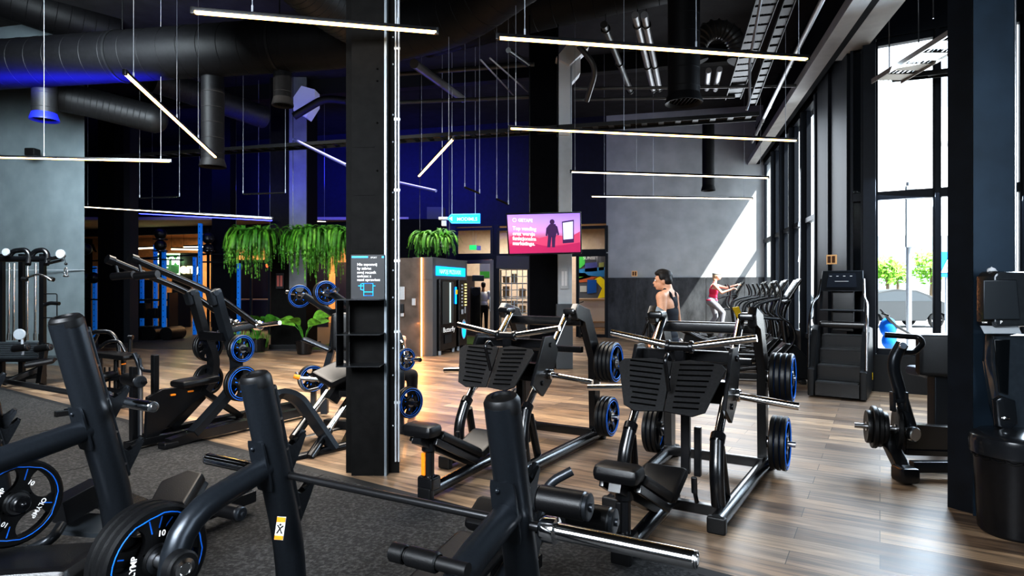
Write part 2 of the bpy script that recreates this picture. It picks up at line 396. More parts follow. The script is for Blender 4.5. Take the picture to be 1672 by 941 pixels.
# second black column with grey duct box
q = MB(); q.box(((865+911-1672)/2*12/F, 12.3, 3.5), (46*12/F, .6, 7)); S('column_middle', q, BLACKW)
q = MB(); gx0 = (911-836)*.0119; gx1 = (934-836)*.0119
q.box(((gx0+gx1)/2, 12.15, 3.0), (gx1-gx0, .5, 6.0), bev=.01)
S('trim_21', q, mat('duct_box_grey', (.50, .54, .58), .5, .1, .02, 6, .05))
# left edge dark recess wall between planted column and kiosk
q = MB(); a = P(655, 375, 17.5); q.box((-2.9, 18.2, 1.8), (1.9, .15, 3.62)); S('wall_kiosk_backing', q, BLACKW)
q = MB(); q.box((-2.3, 18.6, 2.0), (.5, .5, 4.0)); S('column_kiosk', q, mat('pier_darkgrey', (.06, .06, .07), .6))
# rooms beyond
wall('wall_beyond_left', (-20, 29.2), (-2.6, 26.8), 0, 3.9, mat('warm_wall', (.62, .42, .24), .7, 0, .02, 6, .15))
wall('wall_beyond_right', (-2.6, 24.2), (5, 23.3), 0, 3.9, BEIGE)
wall('wall_beyond_divide', (-2.55, 19.9), (-2.55, 28), 0, 3.9, BEIGE)
wall('wall_beyond_side', (3.6, 19.4), (4.4, 24), 0, 3.9, BEIGE, side=-1)
q = MB(); q.box((-8, 25.2, 3.95), (24, 8.5, .1)); S('ceiling_beyond', q, mat('warm_ceiling', (.5, .4, .3), .8))
q = MB(); q.box((-8, 25.2, 3.98), (.1, .1, .02));  S('trim_22', q, BLACKW)
# storefront of the room behind
def fpt(px, z, off=0.):   # point on the back plane seen at px
    k = (px-836)/F; d = (19.3+2.97*.2536)/(1+k*.2536); return Vector((k*d, d-off, z))
def fy(y, px): return CAMH-(y-470.5)*fpt(px, 0).y/F
def frame(parent, px0, px1, z0, z1, t=.09, m=FRM, name='window_frame'):
    q = MB()
    a, b = fpt(px0, 0), fpt(px1, 0)
    for z in (z0, z1): q.beam((a.x, a.y, z), (b.x, b.y, z), .1, t)
    for p in (a, b): q.box((p.x, p.y, (z0+z1)/2), (t, .1, z1-z0+t))
    return q.build(name, m, parent)
GL = bpy.data.materials.new('clear_glass'); GL.use_nodes = True
nt = GL.node_tree; nt.nodes.clear(); o_ = nt.nodes.new('ShaderNodeOutputMaterial'); tr = nt.nodes.new('ShaderNodeBsdfTransparent'); gl = nt.nodes.new('ShaderNodeBsdfGlossy'); fr = nt.nodes.new('ShaderNodeLayerWeight'); mxs = nt.nodes.new('ShaderNodeMixShader')
fr.inputs[0].default_value = .12; gl.inputs['Roughness'].default_value = .02; tr.inputs[0].default_value = (.93, .96, .96, 1)
nt.links.new(fr.outputs[1], mxs.inputs[0]); nt.links.new(tr.outputs[0], mxs.inputs[1]); nt.links.new(gl.outputs[0], mxs.inputs[2]); nt.links.new(mxs.outputs[0], o_.inputs[0])
def pane(parent, A, B, z0, z1, name='window_pane'):
    q = MB(); q.quad((A[0], A[1], z0), (B[0], B[1], z0), (B[0], B[1], z1), (A[0], A[1], z1)); return q.build(name, GL, parent)
wn = [1]
def window(label=None):
    o = thing('window_%d' % wn[0], label, None); wn[0] += 1; o['kind'] = 'structure'; return o
for (a, b, y0, y1) in ((746, 803, 417, 375), (813, 864, 417, 375), (945, 990, 410, 372), (813, 864, 553, 420), (943, 990, 553, 417)):
    o = window(); z0, z1 = fy(y0, a), fy(y1, a); frame(o, a, b, z0 if y0 < 500 else .06, z1); pane(o, fpt(a, 0), fpt(b, 0), max(z0, .06), z1)
o = thing('door_1', None, None); o['kind'] = 'structure'
frame(o, 752, 803, .05, fy(428, 752), .12, mat('door_frame_grey', (.16, .15, .14), .4, .3), 'door_frame'); pane(o, fpt(752, 0), fpt(803, 0), .05, fy(428, 752), 'door_pane')
q = MB(); c = fpt(800, 1.05, .1); q.cyl(c-V(0, 0, .25), c+V(0, 0, .25), .018); q.build('door_handle', CHRB, o)
q = MB(); c = fpt(800, 0); q.beam(fpt(722, 1.8, -.05), fpt(745, 1.8, -.05), .1, 3.7); S('trim_23', q, mat('reveal_dark', (.03, .03, .035), .5))
q = MB(); q.beam(fpt(804, 1.8, -.05), fpt(815, 1.8, -.05), .12, 3.7); S('trim_24', q, FRM)
q = MB(); q.beam(fpt(745, fy(422, 770), 0), fpt(990, fy(414, 960), 0), .12, .14); S('trim_25', q, FRM)
q = MB(); q.beam(fpt(811, fy(428, 830), .03), fpt(866, fy(430, 830), .03), .1, .42); S('trim_26', q, mat('lintel_grey', (.09, .085, .08), .5))
# ---- window wall on the right
C0 = Vector((5.3, 9.55, 0)); W0 = Vector((7.5, 18.15, 0)); wd = (W0-C0).normalized(); wnrm = Vector((-wd.y, wd.x, 0))
wl = (W0-C0).length
q = MB(); q.beam(C0+V(0, 0, .27)+wd*.9-wnrm*.1, W0+V(0, 0, .27)-wnrm*.1, .2, .54); S('wall_right_sill', q, FRM)
q = MB(); q.beam(C0+V(0, 0, 6.15)-wnrm*.1, W0+V(0, 0, 6.15)-wnrm*.1, .3, 1.7); S('wall_right_fascia', q, BLACKW)
st = [1.95, 3.2, 4.45, 5.7, 6.95, wl-.02]
for a, b in zip(st, st[1:]):
    A = C0+wd*(a+.06); B = C0+wd*(b-.06); o = window(); q = MB()
    for z in (.6, 2.95, 5.25): q.beam(A+V(0, 0, z), B+V(0, 0, z), .12, .10)
    for p in (A, B): q.box(p+V(0, 0, 2.92), (.06, .1, 4.7), rotm(wnrm, wd))
    q.build('window_frame', FRM, o)
    pane(o, A-wnrm*.02, B-wnrm*.02, .6, 5.25)
for i, a in enumerate(st[:-1]):
    p = C0+wd*a+wnrm*.03; q = MB(); q.box(p+V(0, 0, 2.6), (.2, .10, 5.2), rotm(wnrm, wd), bev=.005); S('trim_%d' % (30+i), q, FRM)
q = MB(); q.box(C0+wd*.55+V(0, 0, 2.7)-wnrm*.12, (.36, 1.0, 5.4), rotm(wnrm, wd), bev=.01); S('column_corner', q, FRM)
q = MB(); q.box(C0+wd*1.45+V(0, 0, 2.7)-wnrm*.0, (.2, .8, 5.4), rotm(wnrm, wd), bev=.01); S('column_corner_back', q, mat('panel_blueblack', (.008, .012, .02), .55, 0, spec=.3))
# soffit beams along the window wall
for i, (o0, o1, s0, s1) in enumerate(((.25, .49, -9, wl), (-.17, .16, -6, .35))):
    q = MB(); c = (o0+o1)/2; q.beam(C0+wd*s0+wnrm*c+V(0, 0, 5.33), C0+wd*s1+wnrm*c+V(0, 0, 5.33), o1-o0, .16); S('trim_%d' % (40+i), q, mat('soffit_grey', (.34, .34, .34), .6, 0, .02, 4, .08))
q = MB(); q.beam(C0-wd*9+wnrm*.205+V(0, 0, 5.8), C0+wd*wl+wnrm*.205+V(0, 0, 5.8), .1, 1.1); S('trim_42', q, BLACKW)
# ---- glazed facade stepping out to the right
rr_ = Vector((.857, -.515, 0)).normalized(); fn = Vector((-.515, -.857, 0)).normalized()
q = MB(); q.beam(C0+V(0, 0, .28), C0+rr_*4.0+V(0, 0, .28), .2, .56); S('wall_facade_sill', q, BLK2)
q = MB(); q.beam(C0+V(0, 0, 6.18), C0+rr_*4.0+V(0, 0, 6.18), .2, 1.65); S('wall_facade_fascia', q, FRM)
fs = [(0.0, .14), (.33, 1.06), (1.12, 2.05), (2.11, 3.05), (3.11, 3.95)]
for a, b in fs:
    A = C0+rr_*a; B = C0+rr_*b; o = window(); q = MB()
    for z, h in ((.6, .1), (2.97, .13), (5.3, .1)): q.beam(A+V(0, 0, z), B+V(0, 0, z), .12, h)
    for p in (A, B): q.box(p+V(0, 0, 2.95), (.04, .12, 4.75), rotm(rr_, fn))
    q.build('window_frame', FRM, o); pane(o, A, B, .6, 5.3)
q = MB(); q.box(C0+rr_*.235+V(0, 0, 2.95)+fn*.06, (.17, .3, 4.8), rotm(rr_, fn), bev=.008); S('trim_43', q, FRM)
for i, a in enumerate((1.09, 2.08, 3.08)):
    q = MB(); q.box(C0+rr_*a+V(0, 0, 2.95)+fn*.02, (.05, .16, 4.8), rotm(rr_, fn)); S('trim_%d' % (44+i), q, FRM)
# ---- near right column
q = MB(); q.prism([(3.122, 4.39, 0), (3.20, 4.255, 0), (3.30, 4.255, 0), (3.45, 4.62, 0), (3.40, 4.70, 0)], (0, 0, 7)); S('column_right_flange', q, mat('col_edge', (.008, .011, .017), .4, .1, .03, 8, .3))
q = MB(); q.prism([(3.175, 4.215, 0), (3.455, 4.215, 0), (3.80, 4.70, 0), (3.46, 4.70, 0)], (0, 0, 7)); S('column_right', q, mat('col_face', (.03, .052, .078), .42, .2, .05, 3, .25))
q = MB(); c = P(1657.5, 300, 4.25); q.cyl((c.x, c.y, 0), (c.x, c.y, 6.9), .009); S('trim_50', q, CHRB)
# ---- main column
q = MB(); x0, x1 = (565-836)*.0052, (652-836)*.0052
q.prism([(x0, 5.2, 0), (x1, 5.2, 0), (x1-.082, 5.64, 0), (x0-.0, 5.64, 0)], (0, 0, 7)); S('column_main', q, COLM)
q = MB(); a0, a1 = (574-836)*.00512, (628-836)*.00512
q.box(((a0+a1)/2, 5.16, 3.5), (a1-a0, .09, 7), bev=.003)
for z in (1.9, 2.35, 2.75): q.box(((a0+a1)/2-.03, 5.115, z), (.17, .008, .012))
for z in (2.55, 2.95, 3.3, 3.4): q.ball((a1-.06, 5.11, z), .008)
S('trim_51', q, COLM)
q = MB(); q.box((a1+.008, 5.17, 3.5), (.02, .12, 7)); S('trim_52', q, mat('lit_edge_grey', (.18, .2, .22), .4, .5))  # the column's lit edge painted as a lighter grey strip
q = MB()
for dx in (.0, .026): q.cyl((x1-.028+dx, 5.185, .1), (x1-.028+dx, 5.185, 6.9), .009, n=8)
for z in (.6, 1.2, 1.8, 2.4, 3.0, 3.6, 4.2): q.box((x1-.016, 5.19, z), (.05, .02, .02))
S('trim_53', q, mat('conduit_grey', (.5, .52, .54), .35, .5))
q = MB()
for i in range(14):
    for dx in (.055, ): q.ball((a1+dx, 5.198, .4+i*.33+(i % 2)*.1), .008, n=8)
S('trim_54', q, LGT)
# ================================================================ outside
q = MB(); q.prism([(5.5, -20, -.3), (140, -20, -.3), (140, 120, -.3), (8.6, 120, -.3), (8.6, 19, -.3), (5.45, 9.7, -.3), (8.8, 7.6, -.3)], (0, 0, .2)); S('ground', q, mat('asphalt', (.42, .43, .45), .8, 0, .1, 5, .1))
WBLD = mat('white_facade', (.8, .8, .79), .8, 0, .02, 2, .04)
o = thing('apartment_building', 'white apartment block with dark windows across the street', 'building', (34, 58, 0))
q = MB(); q.box((39, 62, 4.2), (16, 8, 8.5)); q.box((30.5, 61, 3), (6, 8, 6)); q.build('wall', WBLD, o)
DKW = mat('far_window', (.20, .24, .28), .3)
q = MB()
for i in range(5):
    for k in range(3):
        pass
for k in range(3):
    pass
q.box((38,57.9,4),(9,.1,5)); q.build('window_band', DKW, o)
o = thing('round_cornered_building', 'tall pale building with a rounded corner behind the street', 'building', (62, 88, 0))
q = MB(); q.cyl((52, 92, 0), (52, 92, 27), 6, n=32); q.box((64, 92, 13.5), (24, 12, 27)); q.build('wall', mat('pale_facade', (.74, .75, .77), .8), o)
q = MB(); q.box((64, 85.9, 22), (24, .2, .3)); q.lathe([(6.1, 21.85), (6.1, 22.15)], (52, 92, 0), (0, 0, 1)); q.build('ledge', mat('pale_ledge', (.5, .52, .55), .8), o)
LEAF = mat('leaf_green', (.10, .26, .03), .6, 0, .1, 10, .4)
LEAFL = mat('leaf_light', (.22, .42, .06), .6, 0, .1, 10, .4)
def leafcloud(q, c, r, n, size, rnd, sq=(1, 1, 1)):
    c = Vector(c)
    for _ in range(n):
        d = Vector((rnd.gauss(0, 1), rnd.gauss(0, 1), rnd.gauss(0, 1))); d.normalize(); d = Vector((d.x*sq[0], d.y*sq[1], d.z*sq[2]))*r*rnd.uniform(.35, 1)
        p = c+d; u = Vector((rnd.gauss(0, 1), rnd.gauss(0, 1), rnd.gauss(0, 1))).normalized(); v = u.orthogonal().normalized()
        s_ = size*rnd.uniform(.6, 1.3); q.quad(p-u*s_, p+v*s_*.5, p+u*s_, p-v*s_*.5)
for i, (px, py, d, r, lab) in enumerate(((1447, 442, 42, 1.0, 'small green street tree beside the tall window mullion'), (1519, 436, 40, 1.15, 'green street tree behind the white sign pole'), (1464, 446, 50, 1.0, 'green street tree between the parked car and the apartment block'), (1397, 452, 45, 1.1, 'green bush seen through the narrow corner pane'))):
    c = P(px, py, d); o = thing('street_tree', lab, 'tree', (c.x, c.y, -.1))
    q = MB(); leafcloud(q, c, r, 420, .20, R0, (1, 1, 1.1)); q.build('foliage', LEAFL, o, smooth=False)
    q = MB(); q.tube([(c.x, c.y, -.1), (c.x+.1, c.y, c.z*.6), c], [.14, .1, .05], 8); q.build('trunk', mat('bark', (.12, .09, .06), .9), o)
# car
def car(loc, rz, label, colm):
    o = thing('parked_car', label, 'car', loc, rz)
    prof = [(-2.3, .35), (-2.32, .75), (-2.15, .98), (-1.75, 1.08), (-1.25, 1.5), (-.4, 1.62), (.5, 1.6), (1.1, 1.38), (1.45, 1.12), (2.1, .98), (2.32, .72), (2.3, .32), (1.85, .3), (1.75, .62), (1.4, .74), (1.05, .62), (.95, .3), (-.95, .3), (-1.05, .62), (-1.4, .74), (-1.75, .62), (-1.85, .3)]
    q = MB(); q.prism([(x, -.88, z) for x, z in prof], (0, 1.76, 0), bev=.05); q.build('body', colm, o, world=False)
    q = MB(); q.prism([(x, -.885, z) for x, z in ((-1.6, 1.12), (-1.15, 1.45), (-.4, 1.54), (.45, 1.52), (.95, 1.34), (1.2, 1.13))], (0, 1.77, 0)); q.build('window_glass', mat('car_glass', (.05, .06, .07), .35), o, world=False)
    for x in (-1.4, 1.4):
        for s in (-1, 1):
            q = MB(); q.tube([(x+.27*math.cos(a*PI/10), s*.8, .33+.27*math.sin(a*PI/10)) for a in range(20)], .075, 8, closed=True); wv = q.build('wheel', RUB, o, world=False)
            q = MB(); q.disc((x, s*.84, .33), (0, s, 0), .06, .03)
            for k in range(10):
                a = 2*PI*k/10; q.beam((x, s*.86, .33), (x+.23*math.cos(a), s*.85, .33+.23*math.sin(a)), .03, .02)
            q.build('rim', CHRB, wv, world=False)
    return o
c = PZ(1500, 534, -.1); car((c.x-1.2, c.y, -.1), .06, 'dark grey parked car seen through the tall window pane', mat('car_grey', (.035, .04, .045), .5, .0))
c = PZ(1395, 536, -.1); car((c.x-2.9, c.y+.6, -.1), .06, 'pale parked car behind the stair climber', mat('car_silver', (.22, .24, .27), .5, .0))
c = P(1484, 575, 13.5)
o = thing('sign_pole', 'white street pole with grey sign back outside window', 'pole', (c.x, c.y, -.1))
q = MB(); q.cyl((c.x, c.y, -.1), (c.x, c.y, 3.9), .055); q.build('pole', LGT, o)
q = MB(); t = P(1488, 354, 13.4); q.box(t, (.25, .06, 1.35), bev=.02); q.box(t+V(-.02, .05, .2), (.1, .1, .3)); q.build('sign_plate', mat('sign_back', (.22, .25, .28), .5), o)
c = P(1548, 432, 15); q = MB(); q.box(c, (.62, .04, .62), bev=.01); o = thing('street_sign', 'blue and white square street sign beside the near column', 'sign', (c.x, c.y, -.1)); q.build('sign_face', BLU, o)
q = MB(); q.prism([c+V(-.2, -.03, -.2), c+V(0, -.03, .2), c+V(.2, -.03, -.2)], (0, -.005, 0)); q.build('sign_symbol', WHT, o)
q = MB(); q.cyl((c.x, c.y+.05, -.1), (c.x, c.y+.05, c.z), .04); q.build('pole', LGT, o)
# blue scooter outside
c = PZ(1450, 572, -.1)
c = P(1452, 546, 11.0)
o = thing('scooter', 'blue parked scooter with black handlebar stem outside window', 'scooter', (c.x, c.y, -.1))
q = MB(); q.ball(c+V(-.02, 0, .12), .16, (.9, .8, 1.15)); q.ball(c+V(.0, 0, -.12), .13, (1.0, .8, 1.2)); q.build('body', BLU, o)
q = MB(); q.tube([P(1437, 505, 10.9), P(1450, 520, 10.9), P(1462, 532, 10.9), P(1490, 548, 10.9)], [.014, .03, .03, .018], 8); q.tube([P(1440, 512, 10.9), P(1452, 516, 10.8)], .02, 8); q.build('handlebar_stem', BLK, o)
q = MB()
for s in (-.22, .3):
    q.tube([(c.x+s+.16*math.cos(a*PI/8), c.y, .07+.16*math.sin(a*PI/8)) for a in range(16)], .04, 8, closed=True)
q.beam((c.x-.2, c.y, .1), (c.x+.3, c.y, .12), .12, .06); q.build('wheel', RUB, o)
# ================================================================ ceiling services
def drop(name, label, px0, px1, ytop, ybot, d, m=DUCT, rim=None):
    r = (px1-px0)/2*d/F; t = P((px0+px1)/2, ytop, d); b = P((px0+px1)/2, ybot, d)
    o = thing(name, label, 'air duct', (b.x, b.y, b.z))
    q = MB(); n = 28
    q.lathe([(r*.9, 0.05), (r*.9, .02), (r*1.0, .12), (r, t.z-b.z), (0, t.z-b.z)], b, (0, 0, 1), n)
    for k in range(int((t.z-b.z)/.25)): q.lathe([(r*1.0, .2+k*.25), (r*1.015, .205+k*.25), (r*1.0, .21+k*.25)], b, (0, 0, 1), n)
    q.build('duct_body', m, o)
    q = MB(); q.lathe([(r*.88, .03), (r*1.02, .0), (r*1.18, -.01), (r*1.18, .015), (r*1.0, .12)], b, (0, 0, 1), n); q.build('outlet_flange', rim or DUCT, o)
    q = MB()
    for k in range(-3, 4): q.box((b.x+k*r*.25, b.y, b.z+.04), (.01, 2*r*.85*math.sqrt(max(.05, 1-(k*.25)**2)), .03))
    q.lathe([(0, .07), (r*.9, .07)], b, (0, 0, 1), n); q.build('grille', m, o); return o
def spiral(q, pts, r, fil=.6, step=.12):
    f = fillet(pts, fil, 8)
    q.tube(f, r, 28)
    L = 0; acc = 0
    for a, b in zip(f, f[1:]):
        d = b-a; l = d.length
        while acc+step <= L+l:
            acc += step; c = a+d*((acc-L)/l); q.lathe([(r, -.006), (r*1.012, 0), (r, .006)], c, d, 28)
        L += l
# main duct across the left, passing behind the column, with an elbow towards the camera
A = P(-120, 114, 10.9); B = P(563, 68, 9.6); Cc = P(735, 38, 9.2); D = P(985, -150, 6.8)
q = MB(); spiral(q, [A, B, Cc, D], .41, 1.0, .35)
o = thing('main_air_duct', 'largest black round ceiling duct, lit blue underneath at its left end', 'air duct', tuple(A)); q.build('duct_body', DUCT, o)
for t in (.12, .5, .86):
    q = MB(); c = A+(B-A)*t; q.lathe([(.412, -.02), (.425, -.02), (.425, .02), (.412, .02)], c, B-A, 28); q.cyl(c+V(0, 0, .4), V(c.x, c.y, 6.95), .01, n=6); q.build('joint_band', BLK2, o)
q = MB(); spiral(q, [P(380, -160, 6.9), P(520, 0, 8.2), P(640, 62, 9.4)], .36, 1.0, .09)
o = thing('ribbed_air_duct', 'ribbed spiral duct coming down from the top edge to the main column', 'air duct', tuple(P(470, 20, 7.6))); q.build('duct_body', mat('duct_ribbed', (.012, .012, .0125), .5, 0, .05, 20, .2), o)
q = MB(); spiral(q, [P(690, 48, 11.2), P(950, -18, 10.4), P(1240, -80, 9.6)], .5, 1.0, .35)
o = thing('rear_air_duct', 'wide black duct crossing above the middle column', 'air duct', tuple(P(950, 0, 10.4))); q.build('duct_body', DUCT, o)
q = MB(); spiral(q, [P(60, 150, 11.2), P(140, 166, 11.5), P(250, 194, 11.9)], .27, .8, .1); q.ball(P(250, 194, 11.9), .272)
o = thing('branch_air_duct', 'ribbed branch duct with rounded end above the grey left wall', 'air duct', tuple(P(120, 175, 12))); q.build('duct_body', mat('duct_grey', (.014, .0145, .016), .55, 0, .05, 20, .2), o)
q = MB(); spiral(q, [P(250, 130, 13.0), P(340, 160, 13.9), P(432, 192, 15.0)], .27, .8, .12)
o = thing('branch_air_duct', 'dim branch duct with blue light behind the vertical drop duct', 'air duct', tuple(P(350, 160, 15))); q.build('duct_body', MATS['duct_grey'], o)
q = MB(); spiral(q, [P(-60, -30, 11.2), P(60, 12, 11.7), P(190, 55, 12.6)], .40, .8, .2)
o = thing('corner_air_duct', 'dark duct in the top left corner of the ceiling', 'air duct', tuple(P(40, 10, 9.5))); q.build('duct_body', DUCT, o)
drop('air_outlet', 'short air outlet with rim painted blue-lit above the grey left wall', 55, 90, 120, 196, 10.75, MATS['duct_grey'], mat('rim_painted_blue_glow', (.02, .03, .5), .4, 0, emit=(.02, .03, 1), estr=.12))  # blue light on the rim put into its colour and a glow
drop('air_outlet', 'long vertical duct hanging under the main duct, left of the planted column', 330, 365, 100, 272, 10.1)
drop('air_outlet', 'short vertical outlet beside the main column, under the main duct', 447, 476, 90, 172, 9.85)
drop('air_outlet', 'wide vertical duct with round outlet between the two upper right light bars', 1091, 1142, -60, 168, 8.6)
drop('air_outlet', 'thin vertical duct hanging in front of the grey back wall', 1147, 1166, 190, 311, 15.0)
# linear pendant lights
def bar(a, b, label, m=WARM, z=3.65, r=.02, wires=(.08, .85), top=6.9, sp=None, name='linear_pendant_light'):
    A = PZ(*a, z); B = PZ(*b, z) if sp is None else None
    if sp is not None: A = P(*a, sp[0]); B = P(*b, sp[1])
    d = (B-A).normalized(); c = (A+B)/2
    o = thing(name, label, 'lamp', tuple(c))
    q = MB(); q.beam(A+V(0, 0, .022), B+V(0, 0, .022), r*1.7, .03, bev=.003); q.build('housing', BLK, o)
    q = MB(); q.beam(A, B, r*1.7, .022, bev=.006); q.build('diffuser', m, o)
    for e in (A, B):
        q = MB(); q.box(e+V(0, 0, .012), (.035, .035, .055), bev=.005); q.build('end_cap', BLK, o)
    for t in wires:
        p = A+(B-A)*t; q = MB(); q.cyl(p+V(0, 0, .03), V(p.x, p.y, top), .0035, n=6); q.cyl(p+V(0, 0, .03), p+V(0, 0, .09), .008, n=8); q.build('suspension_wire', LGT, o)
    return o
bar((315, 20), (713, 53), 'warm light bar crossing in front of the main column top', wires=(.23, .83))
bar((813, 62), (1318, 97), 'topmost right warm light bar, crossing the wide vertical duct', wires=(.08, .62, .97))
bar((832, 210), (1300, 230), 'long warm light bar below the wide vertical duct outlet', wires=(.02, .38, .96))
bar((932, 281), (1254, 291), 'warm light bar on the grey back wall, upper of the two far ones', WARM2, wires=(.02, .32, .96))
bar((965, 321), (1228, 325), 'farthest and lowest right light bar before the grey back wall', WARM2, wires=(.08, .38, .95))
bar((204, 120), (352, 257), 'diagonal warm light bar under the main duct at left', wires=(.06, .45, .72))
bar((684, 288), (740, 227), 'short-looking diagonal warm light bar right of the main column', wires=(.1, .9))
bar((-60, 256), (279, 264), 'warm light bar in front of the grey left wall', wires=(.38, .95))
bar((137, 338), (445, 357), 'white light bar above the blue one at back left', WARM2, wires=(.02, .6), sp=(14.6, 15.4), r=.016)
bar((228, 349), (445, 357.5+3), 'blue light bar under the white one at back left', BLED, wires=(.1, .9), sp=(16.5, 15.6), r=.03)
bar((500, 361), (533, 362), 'small white light bar between the planted column and main column', WARM2, wires=(.1, .9), sp=(17.5, 17.5), r=.02)
# trapeze hangers
def trap(px0, py0, px1, py1, d, label, top=6.9):
    A = P(px0, py0, d); B = P(px1, py1, d-.2)
    o = thing('trapeze_hanger', label, 'hanger', tuple(A))
    q = MB(); q.beam(A, B, .035, .03, bev=.004); q.build('crossbar', BLK, o)
    for p in (A, B):
        q = MB(); q.cyl(p, V(p.x, p.y, top), .005, n=6); q.cyl(p, p+V(0, 0, .07), .012, n=8); q.build('rod', LGT, o)
trap(759, 306, 783, 316, 10.5, 'small empty trapeze hanger left of the middle column, nearer the short diagonal light')
trap(811, 325, 830, 334, 10.5, 'small empty trapeze hanger directly left of the middle column above screen')
trap(228, 324, 293, 321, 13, 'wide trapeze hanger above the white light bar, left of the vertical duct')
trap(397, 317, 466, 315, 13, 'wide trapeze hanger between vertical duct and planted column')
# long horizontal cable trays
def tray(a, b, w, label, m=BLK2, rungs=True, up=(0, 0, 1)):
    a = Vector(a); b = Vector(b); d = (b-a).normalized(); s = Vector(up).cross(d).normalized()
    o = thing('cable_tray', label, 'cable tray', tuple(a))
    q = MB()
    for k in (-1, 1): q.beam(a+s*k*w/2, b+s*k*w/2, .012, .07, bev=0)
    q.build('side_rail', m, o)
    q = MB(); L = (b-a).length; n = int(L/.3)
    for i in range(n): c = a+d*(i+.5)*L/n; q.beam(c-s*w/2, c+s*w/2, .25 if w < .33 or w > .4 else .10, .012, bev=0)
    q.build('rung', m, o)
    q = MB(); rr = random.Random(int(w*1000)+n)
    for k in range(6):
        off = (k-2.5)*w*.14; pts = [a+d*(L*i/8)+s*(off+rr.uniform(-.015, .015))+V(0, 0, .02) for i in range(9)]; q.tube(pts, .012, 6)
    q.build('cable', BLK, o); return o
tray(P(100, 264, 14.5), P(1237, 190, 10.9), .35, 'long dark cable tray spanning the whole hall below the ducts')
tray(P(1197, 160, 12.2), P(1262, -30, 7.6), .28, 'perforated cable tray with bundled cables right of wide duct', mat('tray_grey', (.07, .07, .072), .5, .4))
tray(P(1228, 170, 12.2), P(1300, -30, 7.6), .14, 'narrow cable tray nearest the window soffit beam', MATS['tray_grey'])
tray(PZ(1447, 133, 4.55), PZ(1600, 40, 4.6), .42, 'sunlit cable tray hanging in front of the tall windows', mat('tray_painted_sunlit', (.35, .33, .30), .5, .3))  # sunlight on this tray painted in as a lighter, warmer metal
tray(P(1455, 128, 8.9), P(1560, 117, 8.4), .16, 'narrow dark tray branching off before the tall windows', BLK2)
for i, (px, py, d) in enumerate(((1500, 70, 7.6), (1524, 30, 7.2), (1452, 118, 8.5))):
    a = P(px, py, d); q = MB(); q.cyl(a, V(a.x, a.y, 7.0), .008, n=6)
    o = thing('threaded_rod', ('steel threaded rod holding the sunlit cable tray, middle one', 'steel threaded rod holding the sunlit cable tray, nearest one', 'steel threaded rod holding the sunlit cable tray, farthest one')[i], 'rod', tuple(a)); q.build('rod', CHRB, o)
def pipe(pts, r, label, m, name='ceiling_pipe', clips=(), fil=.1):
    o = thing(name, label, 'pipe', tuple(pts[0])); q = MB(); q.tube(pts, r, 12, fil); q.build('pipe_run', m, o)
    if clips:
        a, b = Vector(pts[0]), Vector(pts[-1])
        for t in clips: q = MB(); q.disc(a+(b-a)*t-(b-a).normalized()*.02, b-a, r*1.35, .04, 14); q.cyl(a+(b-a)*t, a+(b-a)*t+V(0, 0, .25), .006, n=6); q.build('clip', BLK, o)
PG1 = mat('pipe_grey', (.26, .26, .27), .4, .3)
pipe([P(1037, 24, 9.2), P(1067, 148, 13)], .055, 'pale pipe, left of the pair above the warm light bars', PG1, clips=(.1, .6, .98))
pipe([P(1052, 24, 9.2), P(1077, 146, 13)], .055, 'pale pipe, right of the pair above the warm light bars', PG1, clips=(.1, .6, .98))
pipe([P(1157, 115, 10.5), P(1154, 145, 12)], .05, 'short pale pipe, left of the pair right of the wide duct', PG1)
pipe([P(1175, 113, 10.5), P(1168, 146, 12)], .05, 'short pale pipe, right of the pair right of the wide duct', PG1)
pipe([P(1345, -5, 7.4), P(1268, 150, 11.0), P(1228, 232, 15)], .035, 'long pale conduit running beside the window soffit', PG1, clips=(.3, .45, .6, .75, .9), fil=.2)
pipe([P(1246, -20, 7.8), P(1224, 100, 9), P(1224, 165, 9), P(1219, 180, 9)], .02, 'bent thin conduit dropping beside the perforated tray', PG1)
pipe([P(986, 40, 10), P(1030, 150, 13.5)], .06, 'dark pipe left of the pale pipe pair', mat('pipe_dark', (.09, .09, .09), .4, .3), clips=(.05, .5, .97))
pipe([P(937, 145, 12), P(1300, 140, 11.2)], .03, 'thin horizontal pipe behind the wide vertical duct', MATS['pipe_dark'])
pipe([P(937, 163, 12.6), P(1200, 158, 12)], .03, 'lower thin horizontal pipe behind the wide vertical duct', MATS['pipe_dark'])
pipe([P(640, 122, 12), P(872, 105, 11.4)], .04, 'upper dark pipe between the main and middle columns', MATS['pipe_dark'])
pipe([P(640, 168, 13), P(872, 158, 12.4)], .04, 'lower dark pipe between the main and middle columns', MATS['pipe_dark'])
pipe([P(676, 104, 10.5), P(756, 162, 14.5)], .08, 'pale slanting strip beam right of the main column', mat('beam_grey', (.16, .16, .165), .4, .2))
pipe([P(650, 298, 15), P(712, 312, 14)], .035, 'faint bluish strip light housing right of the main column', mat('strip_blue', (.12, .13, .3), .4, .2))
pipe([P(785, 98, 9.5), P(838, 155, 12)], .015, 'thin slanting conduit, left one between the columns', PG1)
pipe([P(800, 95, 9.5), P(862, 150, 12)], .015, 'thin slanting conduit, right one between the columns', PG1)
pipe([P(958, 165, 11.5), P(975, 110, 11), P(945, 75, 11)], .05, 'bent dark pipe by the grey duct box', MATS['pipe_dark'], fil=.3)
pipe([P(830, 82, 8.8), P(862, 105, 10)], .04, 'short black pipe stub left of the middle column', BLK)
pipe([P(480, 228, 13), P(566, 270, 11)], .03, 'strip beam painted blue-lit left of the main column', mat('strip_painted_blue_lit', (.16, .17, .4), .4, .1))  # blue light on the beam painted into its base colour
